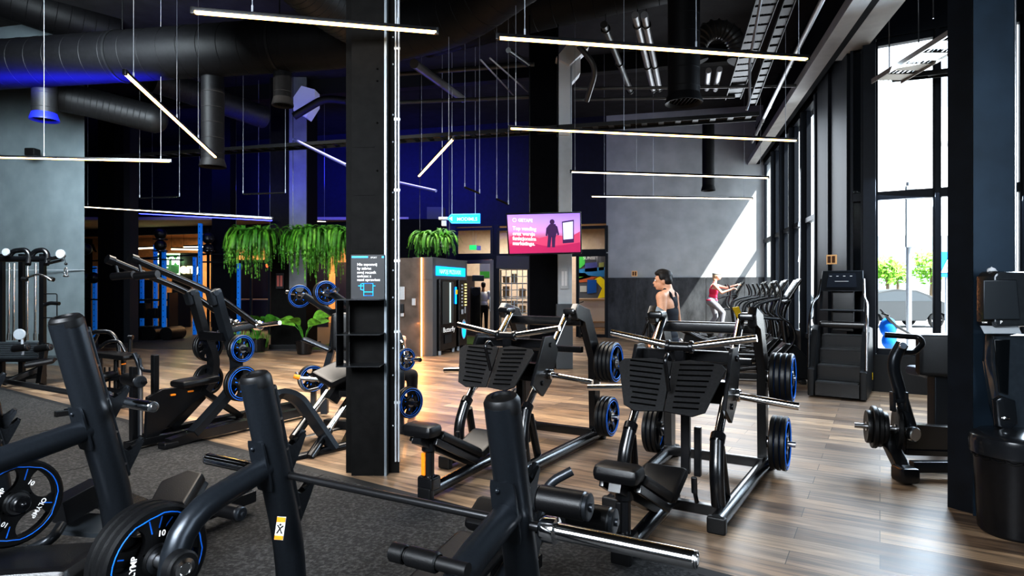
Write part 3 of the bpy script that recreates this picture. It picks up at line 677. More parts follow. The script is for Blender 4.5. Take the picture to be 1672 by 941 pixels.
pipe([P(480, 190, 14.5), P(530, 160, 14.5), P(566, 165, 14.5)], .09, 'bent vent pipe left of main column in blue light', MATS['duct_grey'], fil=.3)
for i, (px, y0, y1, d) in enumerate(((215, 0, 118, 7.5), (432, 0, 20, 5), (470, 60, 330, 14), (665, 180, 300, 12), (690, 170, 280, 13), (905, 330, 200, 11), (975, 190, 320, 12), (1020, 190, 280, 11), (1040, 185, 322, 13), (1245, 235, 285, 12))):
    pass
# pleated flexible duct
o = thing('flexible_duct', 'black pleated flexible duct loop right of the wide duct', 'air duct', tuple(P(1172, 80, 11)))
q = MB(); pts = [P(1172+34*math.cos(a), 84-36*math.sin(a), 11) for a in [PI*k/12 for k in range(-2, 15)]]; q.tube(pts, .16, 18)
for i, p in enumerate(pts[1:-1]): q.lathe([(.16, -.02), (.185, 0), (.16, .02)], p, pts[i+2]-pts[i], 18)
q.build('duct_body', MATS['pipe_dark'], o)
# grey duct-box head on the middle column
o = thing('duct_box_head', 'pale grey mitred metal duct head on the middle column', 'duct', tuple(P(925, 95, 11.9)))
q = MB(); d = 11.7
q.prism([P(908, 94, d), P(933, 64, d), P(962, 66, d), P(962, 76, d), P(930, 106, d)], (0, .35, 0)); q.prism([P(911, 96, d+.1), P(931, 104, d+.1), P(931, 220, d+.1), P(911, 220, d+.1)], (0, .2, 0))
q.prism([P(934, 105, d+.15), P(948, 88, d+.15), P(948, 118, d+.15), P(934, 134, d+.15)], (0, .3, 0)); q.build('mitred_head', mat('duct_head', (.75, .77, .8), .5, .1), o)
q = MB(); q.prism([P(478, 160, 15.5), P(492, 140, 15.5), P(514, 146, 15.5), P(514, 170, 15.5), P(500, 192, 15.5), P(478, 180, 15.5)], (0, .4, 0)); o = thing('duct_box_head', 'blue-lit mitred duct head on the planted column', 'duct', tuple(P(490, 160, 15.5))); q.build('mitred_head', MATS['duct_head'], o)
# ================================================================ signs, screen
rx = facing((1, 0, 0))
tv = thing('television', 'large hanging screen showing a pink desert advert with white text', 'television', tuple(P(888, 382, 10.2)))
TA = P(827, 382, 10.05); TB = P(948, 382, 10.55); TD = (TB-TA); TD.z = 0
def tp(px, py, off=0.):   # where the sight line meets the slightly turned screen plane
    k_ = (px-836)/F; t_ = (k_*TA.y-TA.x)/(TD.x-k_*TD.y); d_ = TA.y+TD.y*t_
    return P(px, py, d_-off)
q = MB(); c = [tp(826, 348.5), tp(949, 345.5), tp(950, 414), tp(830, 417.5)]; q.prism(c, (.0, .07, 0), bev=.008); q.build('screen_frame', BLK, tv)
def grad(name, stops, estr, axis=2):
    m = bpy.data.materials.new(name); m.use_nodes = True; nt = m.node_tree; b = nt.nodes['Principled BSDF']
    tc = nt.nodes.new('ShaderNodeTexCoord'); sp = nt.nodes.new('ShaderNodeSeparateXYZ'); nt.links.new(tc.outputs['Generated'], sp.inputs[0])
    r = nt.nodes.new('ShaderNodeValToRGB'); e = r.color_ramp.elements
    e[0].position, e[0].color = stops[0][0], (*stops[0][1], 1); e[1].position, e[1].color = stops[-1][0], (*stops[-1][1], 1)
    for p_, c_ in stops[1:-1]: x = e.new(p_); x.color = (*c_, 1)
    nt.links.new(sp.outputs[axis], r.inputs[0]); nt.links.new(r.outputs[0], b.inputs['Base Color']); nt.links.new(r.outputs[0], b.inputs['Emission Color']); b.inputs['Emission Strength'].default_value = estr
    return m
q = MB(); q.prism([tp(828, 351, .012), tp(947, 348, .012), tp(948, 412, .012), tp(832, 415, .012)], (0, .006, 0))
scr = q.build('display', grad('screen_image', [(0, (.14, .01, .07)), (.25, (.40, .03, .10)), (.42, (.38, .12, .22)), (.55, (.42, .22, .46)), (.8, (.34, .22, .62)), (1, (.28, .16, .6))], .75), tv)
def hill(pts, col, off, nm):
    q = MB(); q.prism([tp(x, y, off) for x, y in pts], (0, .002, 0)); q.build(nm, mat(nm+'%.2f' % col[0], col, .6, emit=col, estr=.6), scr, smooth=False)
hill([(832, 414), (832, 402), (850, 405), (872, 398), (900, 404), (947, 396), (948, 411)], (.35, .02, .10), .014, 'desert_floor')
hill([(832, 398), (832, 386), (858, 381), (880, 389), (905, 383), (930, 388), (947, 378), (947, 396), (900, 402)], (.45, .06, .14), .013, 'desert_hill')
DKP = mat('figure_dark', (.05, .015, .07), .6, emit=(.06, .02, .09), estr=.5)
q = MB()
for poly in (((895, 369), (898, 366), (907, 366), (910, 378), (907, 388), (895, 387), (893, 376)), ((895, 386), (900.5, 386), (898.5, 404), (893.5, 404)), ((901, 386), (907, 386), (906, 404), (901.5, 404)), ((907, 368), (910, 370), (913, 383), (910.5, 385)), ((895, 369), (892, 373), (891, 385), (893.5, 386))):
    q.prism([tp(x, y, .018) for x, y in poly], (0, .002, 0))
q.prism([tp(901.5+4*math.cos(2*PI*i/14), 362.5+4.3*math.sin(2*PI*i/14), .018) for i in range(14)], (0, .002, 0))
q.build('astronaut_figure', DKP, scr, smooth=False)
q = MB(); q.prism([tp(x, y, .018) for x, y in ((917.5, 362), (937, 359), (937, 396), (919, 397.5))], (0, .002, 0)); q.build('billboard_frame', DKP, scr, smooth=False)
q = MB(); q.prism([tp(x, y, .021) for x, y in ((919, 364), (935.5, 361.5), (935.5, 390), (920, 391.5))], (0, .002, 0)); q.build('billboard_face', mat('pale_lilac', (.6, .6, .85), .6, emit=(.6, .6, .85), estr=.6), scr, smooth=False)
trr = (tp(947, 380)-tp(828, 382)).normalized(); tm = facing((trr.x, trr.y, 0))
k = 10.2/F
for tx, x, y, s in (('GETAPE', 846, 362, 5.8), ('Top vending', 837, 375.5, 6.6), ('oraz wersje', 837, 384, 6.6), ('funkcjonalna', 837, 392, 6.6), ('marketingu.', 837, 400, 6.6)):
    text(tx, s*k*1.25, TXT, 'screen_text', scr, tp(x, y, .03), tm, .001, bold=.0006*s)
q = MB(); q.tube([tp(840+3*math.cos(a), 359.5+3*math.sin(a), .02) for a in [2*PI*i/12 for i in range(12)]], .006, 6, closed=True); q.build('screen_logo', TXT, scr)
q = MB(); a = tp(865, 347)+V(0, .12, 0); b = tp(912, 346)+V(0, .12, 0)
q.cyl(a, V(a.x, a.y, 6.9), .012, n=8); q.cyl(b, V(b.x, b.y, 6.9), .012, n=8); q.beam(tp(860, 380)+V(0, .12, 0), tp(915, 380)+V(0, .12, 0), .04, .3); q.build('ceiling_bracket', BLK, tv)
# blue direction sign
sg = thing('direction_sign', 'glowing blue hanging direction sign with white letters and an arrow', 'sign', tuple(P(758, 357, 13)))
BSG = mat('sign_blue', (.01, .25, .85), .4, emit=(.0, .32, 1.), estr=1.3); BSL = mat('sign_cyan', (.05, .6, .95), .4, emit=(.05, .65, 1.), estr=1.8)
q = MB(); q.prism([P(x, y, 13) for x, y in ((731, 357), (737, 350), (784, 349), (784, 364.5), (737, 364.5))], (0, .08, 0)); q.build('sign_body', BSG, sg)
q = MB(); q.tube([P(x, y, 12.99) for x, y in ((731, 357), (737, 350.5), (783.5, 349.8), (783.5, 364), (737, 364))], .012, 6, closed=True); q.build('sign_edge', BSL, sg)
text('MODIMLS', .10, TXT, 'sign_text', sg, P(746, 360.5, 12.97), rx, .002, bold=.002)
q = MB(); q.prism([P(x, y, 12.97) for x, y in ((733, 357), (738.5, 353.5), (738.5, 361))], (0, .004, 0)); q.build('sign_arrow', TXT, sg)
q = MB()
for px in (738, 776): a = P(px, 350, 13.04); q.cyl(a, V(a.x, a.y, 6.9), .007, n=6)
q.build('suspension_wire', LGT, sg)
# camera / small white device beside the sign
o = thing('projector_speaker', 'small white ceiling device left of the blue direction sign', 'device', tuple(P(724, 360, 13.2)))
q = MB(); q.box(P(724, 357, 13.2), (.2, .15, .06), bev=.01); q.box(P(725, 365, 13.2), (.10, .12, .12), bev=.01); q.build('device_body', WHT, o)
q = MB(); a = P(722, 354, 13.2); q.cyl(a, V(a.x, a.y, 6.9), .008, n=6); q.build('mounting_rod', LGT, o)
# green exit sign in the transom
o = thing('exit_sign', 'small green and white exit sign hanging behind the transom window', 'sign', tuple(fpt(770, 2.9, -.6)))
q = MB(); c = fpt(770, fy(402, 770), -.7); q.box(c, (.24, .05, .16)); q.build('green_face', mat('exit_green', (.02, .5, .12), .5, emit=(.05, .8, .2), estr=.6), o)
q = MB(); q.box(c+V(.2, 0, -.02), (.14, .04, .15)); q.cyl(c, c+V(0, 0, .9), .006, n=6); q.cyl(c+V(.1, 0, 0), c+V(.1, 0, .9), .006, n=6); q.build('white_face', WHT, o)
# towel sign and shelf on the main column
d = 5.10; o = thing('towel_sign', 'dark grey notice with white text and blue towel icon on column', 'sign', tuple(P(600, 452, d)))
q = MB(); a = P(573, 416, d); b = P(628, 490, d); q.box(((a.x+b.x)/2, d, (a.z+b.z)/2), (b.x-a.x, .012, a.z-b.z), bev=.002); q.build('sign_board', mat('sign_grey', (.011, .012, .015), .5), o)
q = MB(); q.box((P(588, 0, d).x, d-.008, P(0, 420, d).z), (.135, .003, .014)); q.box((P(625.5, 0, d).x, d-.008, P(0, 420, d).z), (.018, .003, .014)); q.build('blue_stripe', BSG, o)
for tx, y in (('Nie zapomnij', 434), ('by zabrac', 440.5), ('swoj recznik', 447), ('cwiczac z', 453), ('nami uprawiasz', 459)):
    text(tx, .031, TXT, 'sign_text', o, P(583, y, d-.009), rx, .0005, bold=.0006)
text('SPORT', .018, TXT, 'sign_text', o, P(605, 422, d-.009), rx, .0005)
q = MB()
def tl(pts, cl=False): q.tube([P(x, y, d-.01) for x, y in pts], .0032, 6, closed=cl)
tl([(594, 463), (609, 463), (609, 483), (594, 483)], True); tl([(594, 477), (609, 477)]); tl([(585, 467), (594, 467)]); tl([(609, 467), (613, 467)]); tl([(594, 463), (589, 464), (589, 473), (594, 474)])
q.build('towel_icon', BSG, o)
d = 5.08; o = thing('column_shelf', 'black steel two-tier shelf fixed to the main column under notice', 'shelf', tuple(P(600, 543, 5.1)))
for y in (489, 544, 594):
    q = MB(); a = P(560, y, d); b = P(628, y, d); q.box(((a.x+b.x)/2, d-.1, a.z), (b.x-a.x, .22, .008)); q.build('shelf_board', mat('shelf_steel', (.03, .032, .035), .3, .4), o)
q = MB(); a = P(573, 490, d); b = P(573, 594, d); q.box((a.x, d-.02, (a.z+b.z)/2), (.006, .07, a.z-b.z)); q.box((P(560.5, 0, d).x, d-.1, (a.z+b.z)/2), (.006, .2, a.z-b.z)); q.build('side_plate', BLK, o)
# socket/notice on the planted column, fire boxes on the back wall
def plaque(name, label, cat, px, py, w, h, d, m, m2=None, n=(1, 0, 0)):
    c = P(px, py, d); o = thing(name, label, cat, tuple(c)); M = facing(n)
    q = MB(); q.box(c, (w, h, .02), M, bev=.003); q.build('panel', m, o)
    if m2:
        q = MB(); q.box(c+M@V(-.22*w, 0, .012), (w*.3, h*.7, .006), M); q.box(c+M@V(.2*w, 0, .012), (w*.3, h*.7, .006), M); q.build('symbol', m2, o)
    return o
plaque('fire_notice', 'small orange fire equipment notice on the grey back wall', 'notice', 1036, 447, .17, .17, 18.95, mat('notice_orange', (.65, .42, .22), .6, emit=(.6, .4, .2), estr=.2), mat('notice_dark', (.12, .05, .02), .6), (.969, -.246, 0))
plaque('fire_notice', 'small orange fire equipment notice on the dark corner column', 'notice', 1358, 424, .15, .15, 9.6, MATS['notice_orange'], MATS['notice_dark'], (.7, -.7, 0))
plaque('wall_notice', 'dark notice with red bottom on the planted black column', 'notice', 457, 459, .2, .4, 15.72, mat('notice_black', (.02, .02, .025), .4), mat('notice_red', (.4, .12, .1), .5))
plaque('wall_notice', 'white information sheet on the grey box of the middle column', 'notice', 921.5, 455, .14, .4, 11.83, mat('notice_white', (.5, .53, .56), .5), WHT)
o = thing('floor_cabinet', 'plain grey metal cabinet at the foot of the middle column', 'cabinet', tuple(PZ(918, 602, 0)))
q = MB(); c = PZ(922, 603, 0); q.box((c.x, c.y+.15, .63), (.32, .28, 1.26), bev=.01); q.build('cabinet_body', mat('cab_grey', (.10, .115, .13), .5), o)
# ================================================================ weight plates (objects of their own, hung on pegs)
def plate_proto(R, t, spokes=4, big=False, txt=False):
    """disc in local XY, axis local Z, centred"""
    o = thing('weight_plate', 'x', 'weight plate')
    q = MB(); n = 40
    q.lathe([(R*.80, -t*.42), (R*.82, -t*.5), (R*.95, -t*.5), (R, -t*.3), (R, t*.3), (R*.95, t*.5), (R*.82, t*.5), (R*.80, t*.42), (R*.80, -t*.42)], (0, 0, 0), (0, 0, 1), n)
    q.lathe([(.026, -t*.48), (R*.26, -t*.48), (R*.30, -t*.3), (R*.30, t*.3), (R*.26, t*.48), (.026, t*.48), (.026, -t*.48)], (0, 0, 0), (0, 0, 1), n)
    for k in range(spokes):
        a0 = 2*PI*k/spokes+PI/4*(spokes == 4)
        pts = []
        for u in [i/7 for i in range(8)]:
            r = R*(.24+.60*u); hw = R*(.13+.17*abs(2*u-1)**2.2*(1.25 if u > .5 else .8)); pts.append((r, hw))
        c, s = math.cos(a0), math.sin(a0); poly = [(r*c-h*s, r*s+h*c, -t*.28) for r, h in pts]+[(r*c+h*s, r*s-h*c, -t*.28) for r, h in reversed(pts)]
        q.prism(poly, (0, 0, t*.56))
    q.build('plate_body', RUB, o, world=False)
    q = MB()
    for sgn in (1,):
        if sgn > 0: q.tube([(R*.92*math.cos(a), R*.92*math.sin(a), sgn*t*.47) for a in [2*PI*i/n for i in range(n)]], R*(.018 if not big else .004), 6, closed=True)
        pts = []
        for i in range(n):
            a = 2*PI*i/n; rr = R*(.83 if (i % 10) in (4, 5, 6) and big else (.80 if not big else .86)); pts.append((rr*math.cos(a), rr*math.sin(a), sgn*t*.5))
        q.tube(pts, R*(.02 if not big else .014), 6, closed=True)
        for k in range(spokes):
            a = 2*PI*k/spokes+PI/4*(spokes == 4)
            if big: q.beam((R*.52*math.cos(a), R*.52*math.sin(a), sgn*t*.29), (R*.78*math.cos(a), R*.78*math.sin(a), sgn*t*.29), R*.028, .003)
            else: q.beam((R*.34*math.cos(a), R*.34*math.sin(a), sgn*t*.29), (R*.5*math.cos(a), R*.5*math.sin(a), sgn*t*.29), R*.06, .003)
    q.build('blue_stripe', BLU, o, world=False)
    q = MB(); q.lathe([(.026, -t*.5), (.026, t*.52), (.045, t*.52), (.045, t*.48)], (0, 0, 0), (0, 0, 1), 20); q.lathe([(.026, -t*.52), (.045, -t*.52), (.045, -t*.48)], (0, 0, 0), (0, 0, 1), 20); q.build('hub_ring', CHRB, o, world=False)
    if txt:
        for tx, ang in (('OLYMP', 115), ('10', 25), ('OLYMP', 295), ('10', 205)):
            a = math.radians(ang); r = R*.44; rt = Vector((math.cos(a-PI/2), math.sin(a-PI/2), 0)) if tx != '10' else Vector((math.cos(a-PI/2), math.sin(a-PI/2), 0))
            up = Vector((math.cos(a), math.sin(a), 0)); p = up*r-rt*(R*.30 if tx != '10' else R*.1); p.z = t*.5
            text(tx, R*.15, TXT, 'plate_text', o, p, Matrix((rt, up, rt.cross(up))).transposed(), .0006, bold=R*.004, world=False)
    return o
PROTO = {}
def plates(p0, axis, n, R, where, step=None, group=None, t=None, spin=0., sizes=None, big=False, first=0):
    assert len(where.split()) <= 12 or n > 1 and len(where.split()) <= 13, where
    """n plates from the innermost outwards along axis; where: phrase"""
    axis = Vector(axis).normalized(); t = t or R*.17
    for i in range(n):
        r = sizes[i] if sizes else R
        key = (round(r, 3), big, big and i == n-1)
        if n == 1: lab = 'lone weight plate %s' % where
        else:
            w = 'outermost' if i == n-1 else ('innermost' if i == 0 else ('middle' if n == 3 else ('second', 'third', 'fourth', 'fifth')[i-1]))
            lab = '%s weight plate %s' % (w, where)
        new = key not in PROTO
        if new: PROTO[key] = plate_proto(r, t, 4, big, big and i == n-1)
        q = axis.to_track_quat('Z', 'Y'); e = (q.to_matrix() @ Matrix.Rotation(spin+i*.5, 3, 'Z')).to_euler()
        loc = Vector(p0)+axis*((step or t*1.04)*i)
        if new:
            o = PROTO[key]; o.location = loc; o.rotation_euler = e; o['label'] = lab
        else: o = dup(PROTO[key], loc, e, lab)
        if group and n > 1: o['group'] = group
        elif 'group' in o: del o['group']
# ================================================================ leg presses
def leg_press(O, ang, who, grip=True):
    """local x = right, y = away from the viewer"""
    T = thing('leg_press_machine', 'plate-loaded black leg press with slotted foot plates, %s' % who, 'leg press', O, ang)
    bd = lambda q, n, m: q.build(n, m, T, world=False)
    q = MB()   # base rails
    for s in (-1, 1):
        q.tube([(s*.36, -.23, .07), (s*.41, 1.42, .07)], .052, 18)
    q.beam((-.42, 1.2, .11), (.42, 1.2, .11), .06, .08); q.beam((-.37, -.02, .07), (.37, -.02, .07), .06, .07)
    q.tube([(0, -.95, .06), (0, .05, .10)], .048, 16)
    bd(q, 'base_frame', BLK)
    for p in ((.36, -.235, .055), (-.36, -.235, .055), (.41, 1.43, .055), (-.41, 1.43, .055), (0, -.97, .05)):
        q = MB(); q.box(p, (.12, .06, .11), bev=.015); bd(q, 'foot', RUB)
    for s in (-1, 1):
        q = MB(); q.tube([(s*.33, -.05, .12), (s*.325, -.09, .34), (s*.31, 0, .533)], .047, 18, .12); q.tube([(s*.33, .18, .10), (s*.315, .06, .48)], .034, 14); bd(q, 'front_support', BLK)
        q = MB(); a = V(s*.31, -.01, .523); b = V(s*.31, .80, 1.31); q.cyl(a, b, .031, n=20); g = bd(q, 'guide_rod', CHR)
        q = MB(); q.lathe([(.032, -.01), (.05, -.01), (.05, .045), (.032, .045)], a+(b-a)*.02, b-a, 20); q.build('rod_collar', BLK, g, world=False)
        q = MB()   # rear upright with bent head
        q.prism([(s*.40-.035, y, z) for y, z in ((1.23, .12), (1.37, .12), (1.37, .95), (1.10, 1.36), (.82, 1.42), (.76, 1.36), (.80, 1.27), (.98, 1.25), (1.22, .86))], (.07, 0, 0), bev=.012)
        q.box((s*.36, .82, 1.345), (.12, .16, .06), bev=.02); bd(q, 'rear_upright', BLK)
        for z in (.27, .82):
            q = MB(); q.cyl((s*.40, 1.30, z), (s*.655, 1.30, z), .024, n=16); q.disc((s*.437, 1.30, z), (s, 0, 0), .05, .02, 20); bd(q, 'storage_peg', CHRB)
    q = MB(); q.beam((-.40, 1.0, 1.24), (.40, 1.0, 1.24), .09, .09, bev=.02); q.beam((-.34, 1.12, .95), (.34, 1.12, .95), .07, .06); bd(q, 'top_crossbeam', BLK)
    # carriage
    q = MB()
    for s in (-1, 1):
        q.prism([(s*.35-.015, y, z) for y, z in ((.02, .74), (.22, .62), (.38, .72), (.52, 1.0), (.42, 1.14), (.25, 1.14))], (.03, 0, 0), bev=.006)
        for y, z in ((.2, .74), (.36, 1.06)): q.disc((s*.367, y, z), (s, 0, 0), .022, .012, 12)
    q.beam((-.34, .30, .82), (.34, .30, .82), .12, .16); q.beam((-.34, .42, 1.06), (.34, .42, 1.06), .08, .08); q.beam((0, .24, .80), (0, .20, 1.12), .07, .05, up=(0, 1, 0))
    bd(q, 'carriage', BLK)
    for s in (-1, 1):
        q = MB(); tilt = Matrix.Rotation(math.radians(-33), 3, 'X')
        base = V(-.03, .02, .885)
        def pp(x, y, z, s=s): return base+tilt@(V(x*s, z-abs(x)*.10+.0, y))
        out = [(.004, -.20), (.20, -.225), (.285, -.19), (.385, .13), (.35, .17), (.13, .20), (.004, .185)]
        q.prism([pp(x, y, 0) for x, y in out], tilt@V(0, .016, 0), bev=.004); fpz = bd(q, 'foot_plate', mat('foot_plate_black', (.012, .012, .013), .62, 0, .03, 60, .2, spec=.3))
        q = MB()
        for k in range(9):
            y = -.17+k*.041; x1 = .26+(.06 if y > -.05 else .0)*min(1, (y+.17)/.3); q.beam(pp(.06, y, -.004), pp(x1-.02, y, -.004), .010, .004, up=tilt@V(0, 1, 0), bev=0)
        q.build('slot', mat('slot_black', (.002, .002, .002), .95, spec=.05), fpz, world=False)
    q = MB(); q.tube([(0, -.04, 1.07), (0, -.10, 1.12), (0, -.16, 1.08), (0, -.07, .86)], .014, 12, .05); bd(q, 'release_lever', BLK)
    for s in (-1, 1):
        q = MB(); q.cyl((s*.04, .20, 1.14), (s*.53, .20, 1.225), .026, .026, n=18); bd(q, 'shoulder_bar', CHR)
        q = MB(); q.cyl((s*.35, .33, .80), (s*.78, .33, .76), .026, n=18); q.disc((s*.37, .33, .80), (s, 0, 0), .045, .03, 18); bd(q, 'load_horn', CHR)
    q = MB(); q.cyl((-.08, .20, 1.14), (.08, .20, 1.14), .036, n=16)
    for s in (-1, 1): q.disc((s*.07, .20, 1.143), (s, 0, 0), .045, .03, 18)
    bd(q, 'bar_clamp', BLK)
    # seat
    q = MB(); q.beam((0, -.93, .49), (0, -.40, .235), .27, .075, up=(0, .4, 1), bev=.03); bd(q, 'back_pad', PAD)
    q = MB(); q.beam((0, -1.10, .535), (0, -.93, .535), .27, .10, up=(0, .15, 1), bev=.04); bd(q, 'head_pad', PAD)
    q = MB(); q.beam((0, -.41, .22), (0, -.10, .33), .30, .08, up=(0, 0, 1), bev=.035); bd(q, 'seat_pad', PAD)
    q = MB(); q.rect([(0, -1.08, .47), (0, -.40, .14), (0, -.1, .25)], .07, .05, .1)
    for s in (-1, 1): q.beam((s*.11, -1.0, .46), (s*.11, -.45, .18), .03, .05)
    bd(q, 'seat_frame', BLK)
    q = MB(); q.cyl((0, -.93, .10), (0, -.93, .44), .038, n=16); q.disc((0, -.93, .36), (0, 0, 1), .055, .07, 20); q.box((0, -.93, .13), (.14, .12, .10), bev=.02); st = bd(q, 'adjuster_strut', BLK)
    if not grip: pass
    q = MB(); q.box((-.02, -.97, .27), (.035, .022, .17), bev=.008); q.build('orange_grip' if grip else 'side_grip', ORG if grip else RUB, st, world=False)
    for s in (-1, 1):
        q = MB(); q.tube([(s*.22, -.25, .34), (s*.22, -.22, .22), (s*.22, -.18, .16)], .014, 10, .03); q.cyl((s*.22, -.25, .34), (s*.22, -.24, .24), .019, n=12); bd(q, 'seat_handle', BLK)
    q = MB(); q.beam((-.05, .55, .12), (-.05, .55, .78), .07, .05, up=(0, 1, 0)); q.prism([(-.07, .5, .62), (-.07, .62, .66), (-.07, .60, .80), (-.07, .55, .74), (-.07, .5, .80)], (.03, 0, 0)); q.beam((.05, .52, .12), (.05, .52, .5), .05, .05, up=(0, 1, 0)); bd(q, 'stop_post', BLK)
    text('PRECISE', .05, TXT, 'machine_text', T, (.437, 1.34, .72), Matrix(((0, 0, 1), (1, 0, 0), (0, 1, 0))) @ Matrix.Rotation(-PI/2, 3, 'Z'), .0008, world=False)
    return T
def lw(T, p): return WM(T)@Vector(p)
lpA = leg_press((-.15, 5.35, 0), math.radians(-30), 'nearer the main column')
lpB = leg_press((1.121, 4.30, 0), math.radians(-31), 'nearest the camera', False)
for T, w, spec in ((lpB, 'nearest leg press', ((1, .82, 4, (.205, .20, .19, .205)), (1, .27, 3, (.225,)*3), (-1, .82, 2, (.16,)*2), (-1, .27, 3, (.225,)*3))),
                   (lpA, 'leg press beside main column', ((1, .82, 4, (.205,)*4), (1, .27, 3, (.20,)*3), (-1, .27, 2, (.20,)*2), (-1, .82, 1, (.15,))))):
    ax = (WM(T).to_3x3()@V(1, 0, 0))
    for s, z, n, sz in spec:
        if n == 4: sz = (.205,)*4
        plates(lw(T, (s*.49, 1.30, z)), ax*s, n, sz[0], 'on the %s %s peg of the %s' % ('upper' if z > .5 else 'lower', 'right' if s > 0 else 'left', w), step=.043, t=.042,
               group='weight plates on the %s %s peg of the %s' % ('upper' if z > .5 else 'lower', 'right' if s > 0 else 'left', w), spin=.3*s)
# ================================================================ bench presses
br = Vector((.884, -.467, 0)).normalized(); bb = Vector((.467, .884, 0)).normalized()
def hook(q, p, r, b, s=1.):   # J-cup bracket in the b-z plane
    q.tube([p+b*.045*s+V(0, 0, .032*s), p+b*.075*s+V(0, 0, .04*s), p+b*.098*s+V(0, 0, .07*s)], .013, 10)
    q.prism([p+b*y*s+V(0, 0, z*s)-r*.018 for y, z in ((0, -.09), (.02, -.09), (.07, .0), (.10, .055), (.085, .068), (.045, .03), (.02, .022), (.0, .045))], r*.036, bev=.004)
def upright(T, p_top, p_mid, z_top, w, r, b, lean, strip=True, hooks=(0, 1), n='upright'):
    top = Vector((p_top[0], p_top[1], z_top)); bot = Vector((top.x, top.y, 0.1))+b*lean*(z_top-.48)
    bend = bot+V(0, 0, .38); up = (top-bend).normalized()
    q = MB(); q.tube([top, top+(bend-top)*.97, bot-b*.14*0], w, 24, .2, sx=.5, sy=.56, up=b); o = q.build(n, GRD, T)
    q = MB(); q.lathe([(0, .018), (w*.28, .016), (w*.30, .024), (w*.44, .022), (w*.52, .008), (w*.52, -.02), (w*.5, -.03)], top, up, 24); q.build('end_cap', BLK2, o)
    q = MB(); d = (bend-top); q.beam(top+b*w*.52-up*.03, top+d*.80+b*w*.52, .055, .03, up=b, bev=.008); g = q.build('hook_rail', GRM, o)
    q = MB()
    for k in range(5):
        c = top+d*(.05+.17*k)+b*w*.52; q.cyl(c-r*.031, c+r*.031, .006, n=8)
    q.build('bolt', CHRB, g)
    for h in hooks:
        q = MB(); hook(q, top+d*h+b*(w*.58), r, b); q.build('bar_hook', GRM, o)
    return o
def bench(name, label, tops, z_top, w, r, b, lean, legs, ztube):
    T = thing(name, label, 'bench press', (tops[0][0], tops[0][1], 0))
    for i, tp_ in enumerate(tops):
        upright(T, tp_, None, z_top, w, r, b, lean, hooks=(.42, .70) if i == 0 or z_top > 1.3 else (.42, .66))
        leg = legs[i]
        if leg is None: continue
        at = Vector((tp_[0], tp_[1], ztube))+b*lean*(z_top-ztube)
        e = at-b*leg[0]; e.z = ztube-leg[1]
        q = MB(); q.tube([at, e, Vector((e.x, e.y, .04))-b*.06], w*.41, 22, .16); o = q.build('rear_leg', GRD, T)
        q = MB(); nb = 20; ax_ = (r*1.0, V(0, 0, 1)-b*lean)
        q.prism([at+ax_[0]*(w*.40*max(-1, min(1, 1.5*math.cos(2*PI*i_/nb))))+ax_[1]*(-.0+.10*max(-1, min(1, 1.35*math.sin(2*PI*i_/nb))))-b*(w*.50) for i_ in range(nb)], -b*.010, bev=.003)
        q.ball(at+ax_[1]*.07-b*(w*.5+.012)-r*w*.15, .009); q.build('joint_plate', GRD, o)
    return T
# bench 2 (centre foreground)
U2 = V(-.975, 2.33, 0); U3 = V(-.03, 1.85, 0)
b2 = bench('bench_press', 'nearest bench press station with two tall dark uprights at bottom centre', (U2, U3), 1.222, .108, br, bb, .24, ((.40, .10), (.40, .10)), .885)
at = U2+bb*.24*(1.222-.885)-bb*.42; hub = V(at.x, at.y, .655)
q = MB(); q.cyl(hub+br*.05, hub-br*.34, .024, n=18); pg = q.build('storage_peg', CHRB, b2)
q = MB(); q.disc(hub+br*.03, br, .056, .045, 28); q.build('peg_cap', BLK2, pg)
q = MB(); q.lathe([(0, .079), (.018, .079), (.022, .076), (.022, .082), (.034, .08), (.034, .074)], hub, br, 24); q.build('chrome_ring', CHR, pg)
p3 = P(732, 924, 1.60); q = MB(); q.cyl(p3+br*.06, p3-br*.175, .019, n=18); pg = q.build('storage_peg', BLK2, b2)
q = MB(); q.lathe([(0, 0), (.022, 0), (.026, .004), (.026, .045), (.022, .048)], p3-br*.185, br, 22); q.lathe([(.022, .055), (.027, .06), (.027, .15), (.022, .155)], p3-br*.185, br, 22); q.build('peg_sleeve', RUB, pg)
at = U2+bb*.24*(1.222-.885)-bb*.42; hub = V(at.x, at.y, .655)
plates(hub-br*.15, br, 3, .182, 'on the low peg of the nearest bench press', step=.038, t=.036, big=True, group='big plates on the low peg of the nearest bench press')
ctr = (U2+U3)/2
q = MB(); q.beam(V(ctr.x, ctr.y, .1)-bb*.3, V(ctr.x, ctr.y, .12)+bb*1.35, .08, .07); q.beam(V(U2.x, U2.y, .10)+bb*.27, V(U3.x, U3.y, .10)+bb*.27, .08, .08)
q.beam(V(ctr.x, ctr.y, .12)+bb*.9, V(ctr.x, ctr.y, .46)+bb*1.05, .06, .06); q.build('base_frame', BLK, b2)
for s in (-1, 1):
    q = MB(); q.tube([ctr+br*s*.13+bb*.15+V(0, 0, .1), ctr+br*s*.13+bb*.85+V(0, 0, .36)], .025, 14); q.build('bench_rail', GRD, b2)
q = MB(); q.beam(ctr+bb*.05+V(0, 0, .30), ctr+bb*.80+V(0, 0, .42), .27, .075, bev=.03); q.build('bench_pad', PAD, b2)
q = MB(); q.beam(ctr+bb*.84+V(0, 0, .44)+br*.0, ctr+bb*1.0+V(0, 0, .53), .28, .07, bev=.03); q.build('seat_pad', PAD, b2)
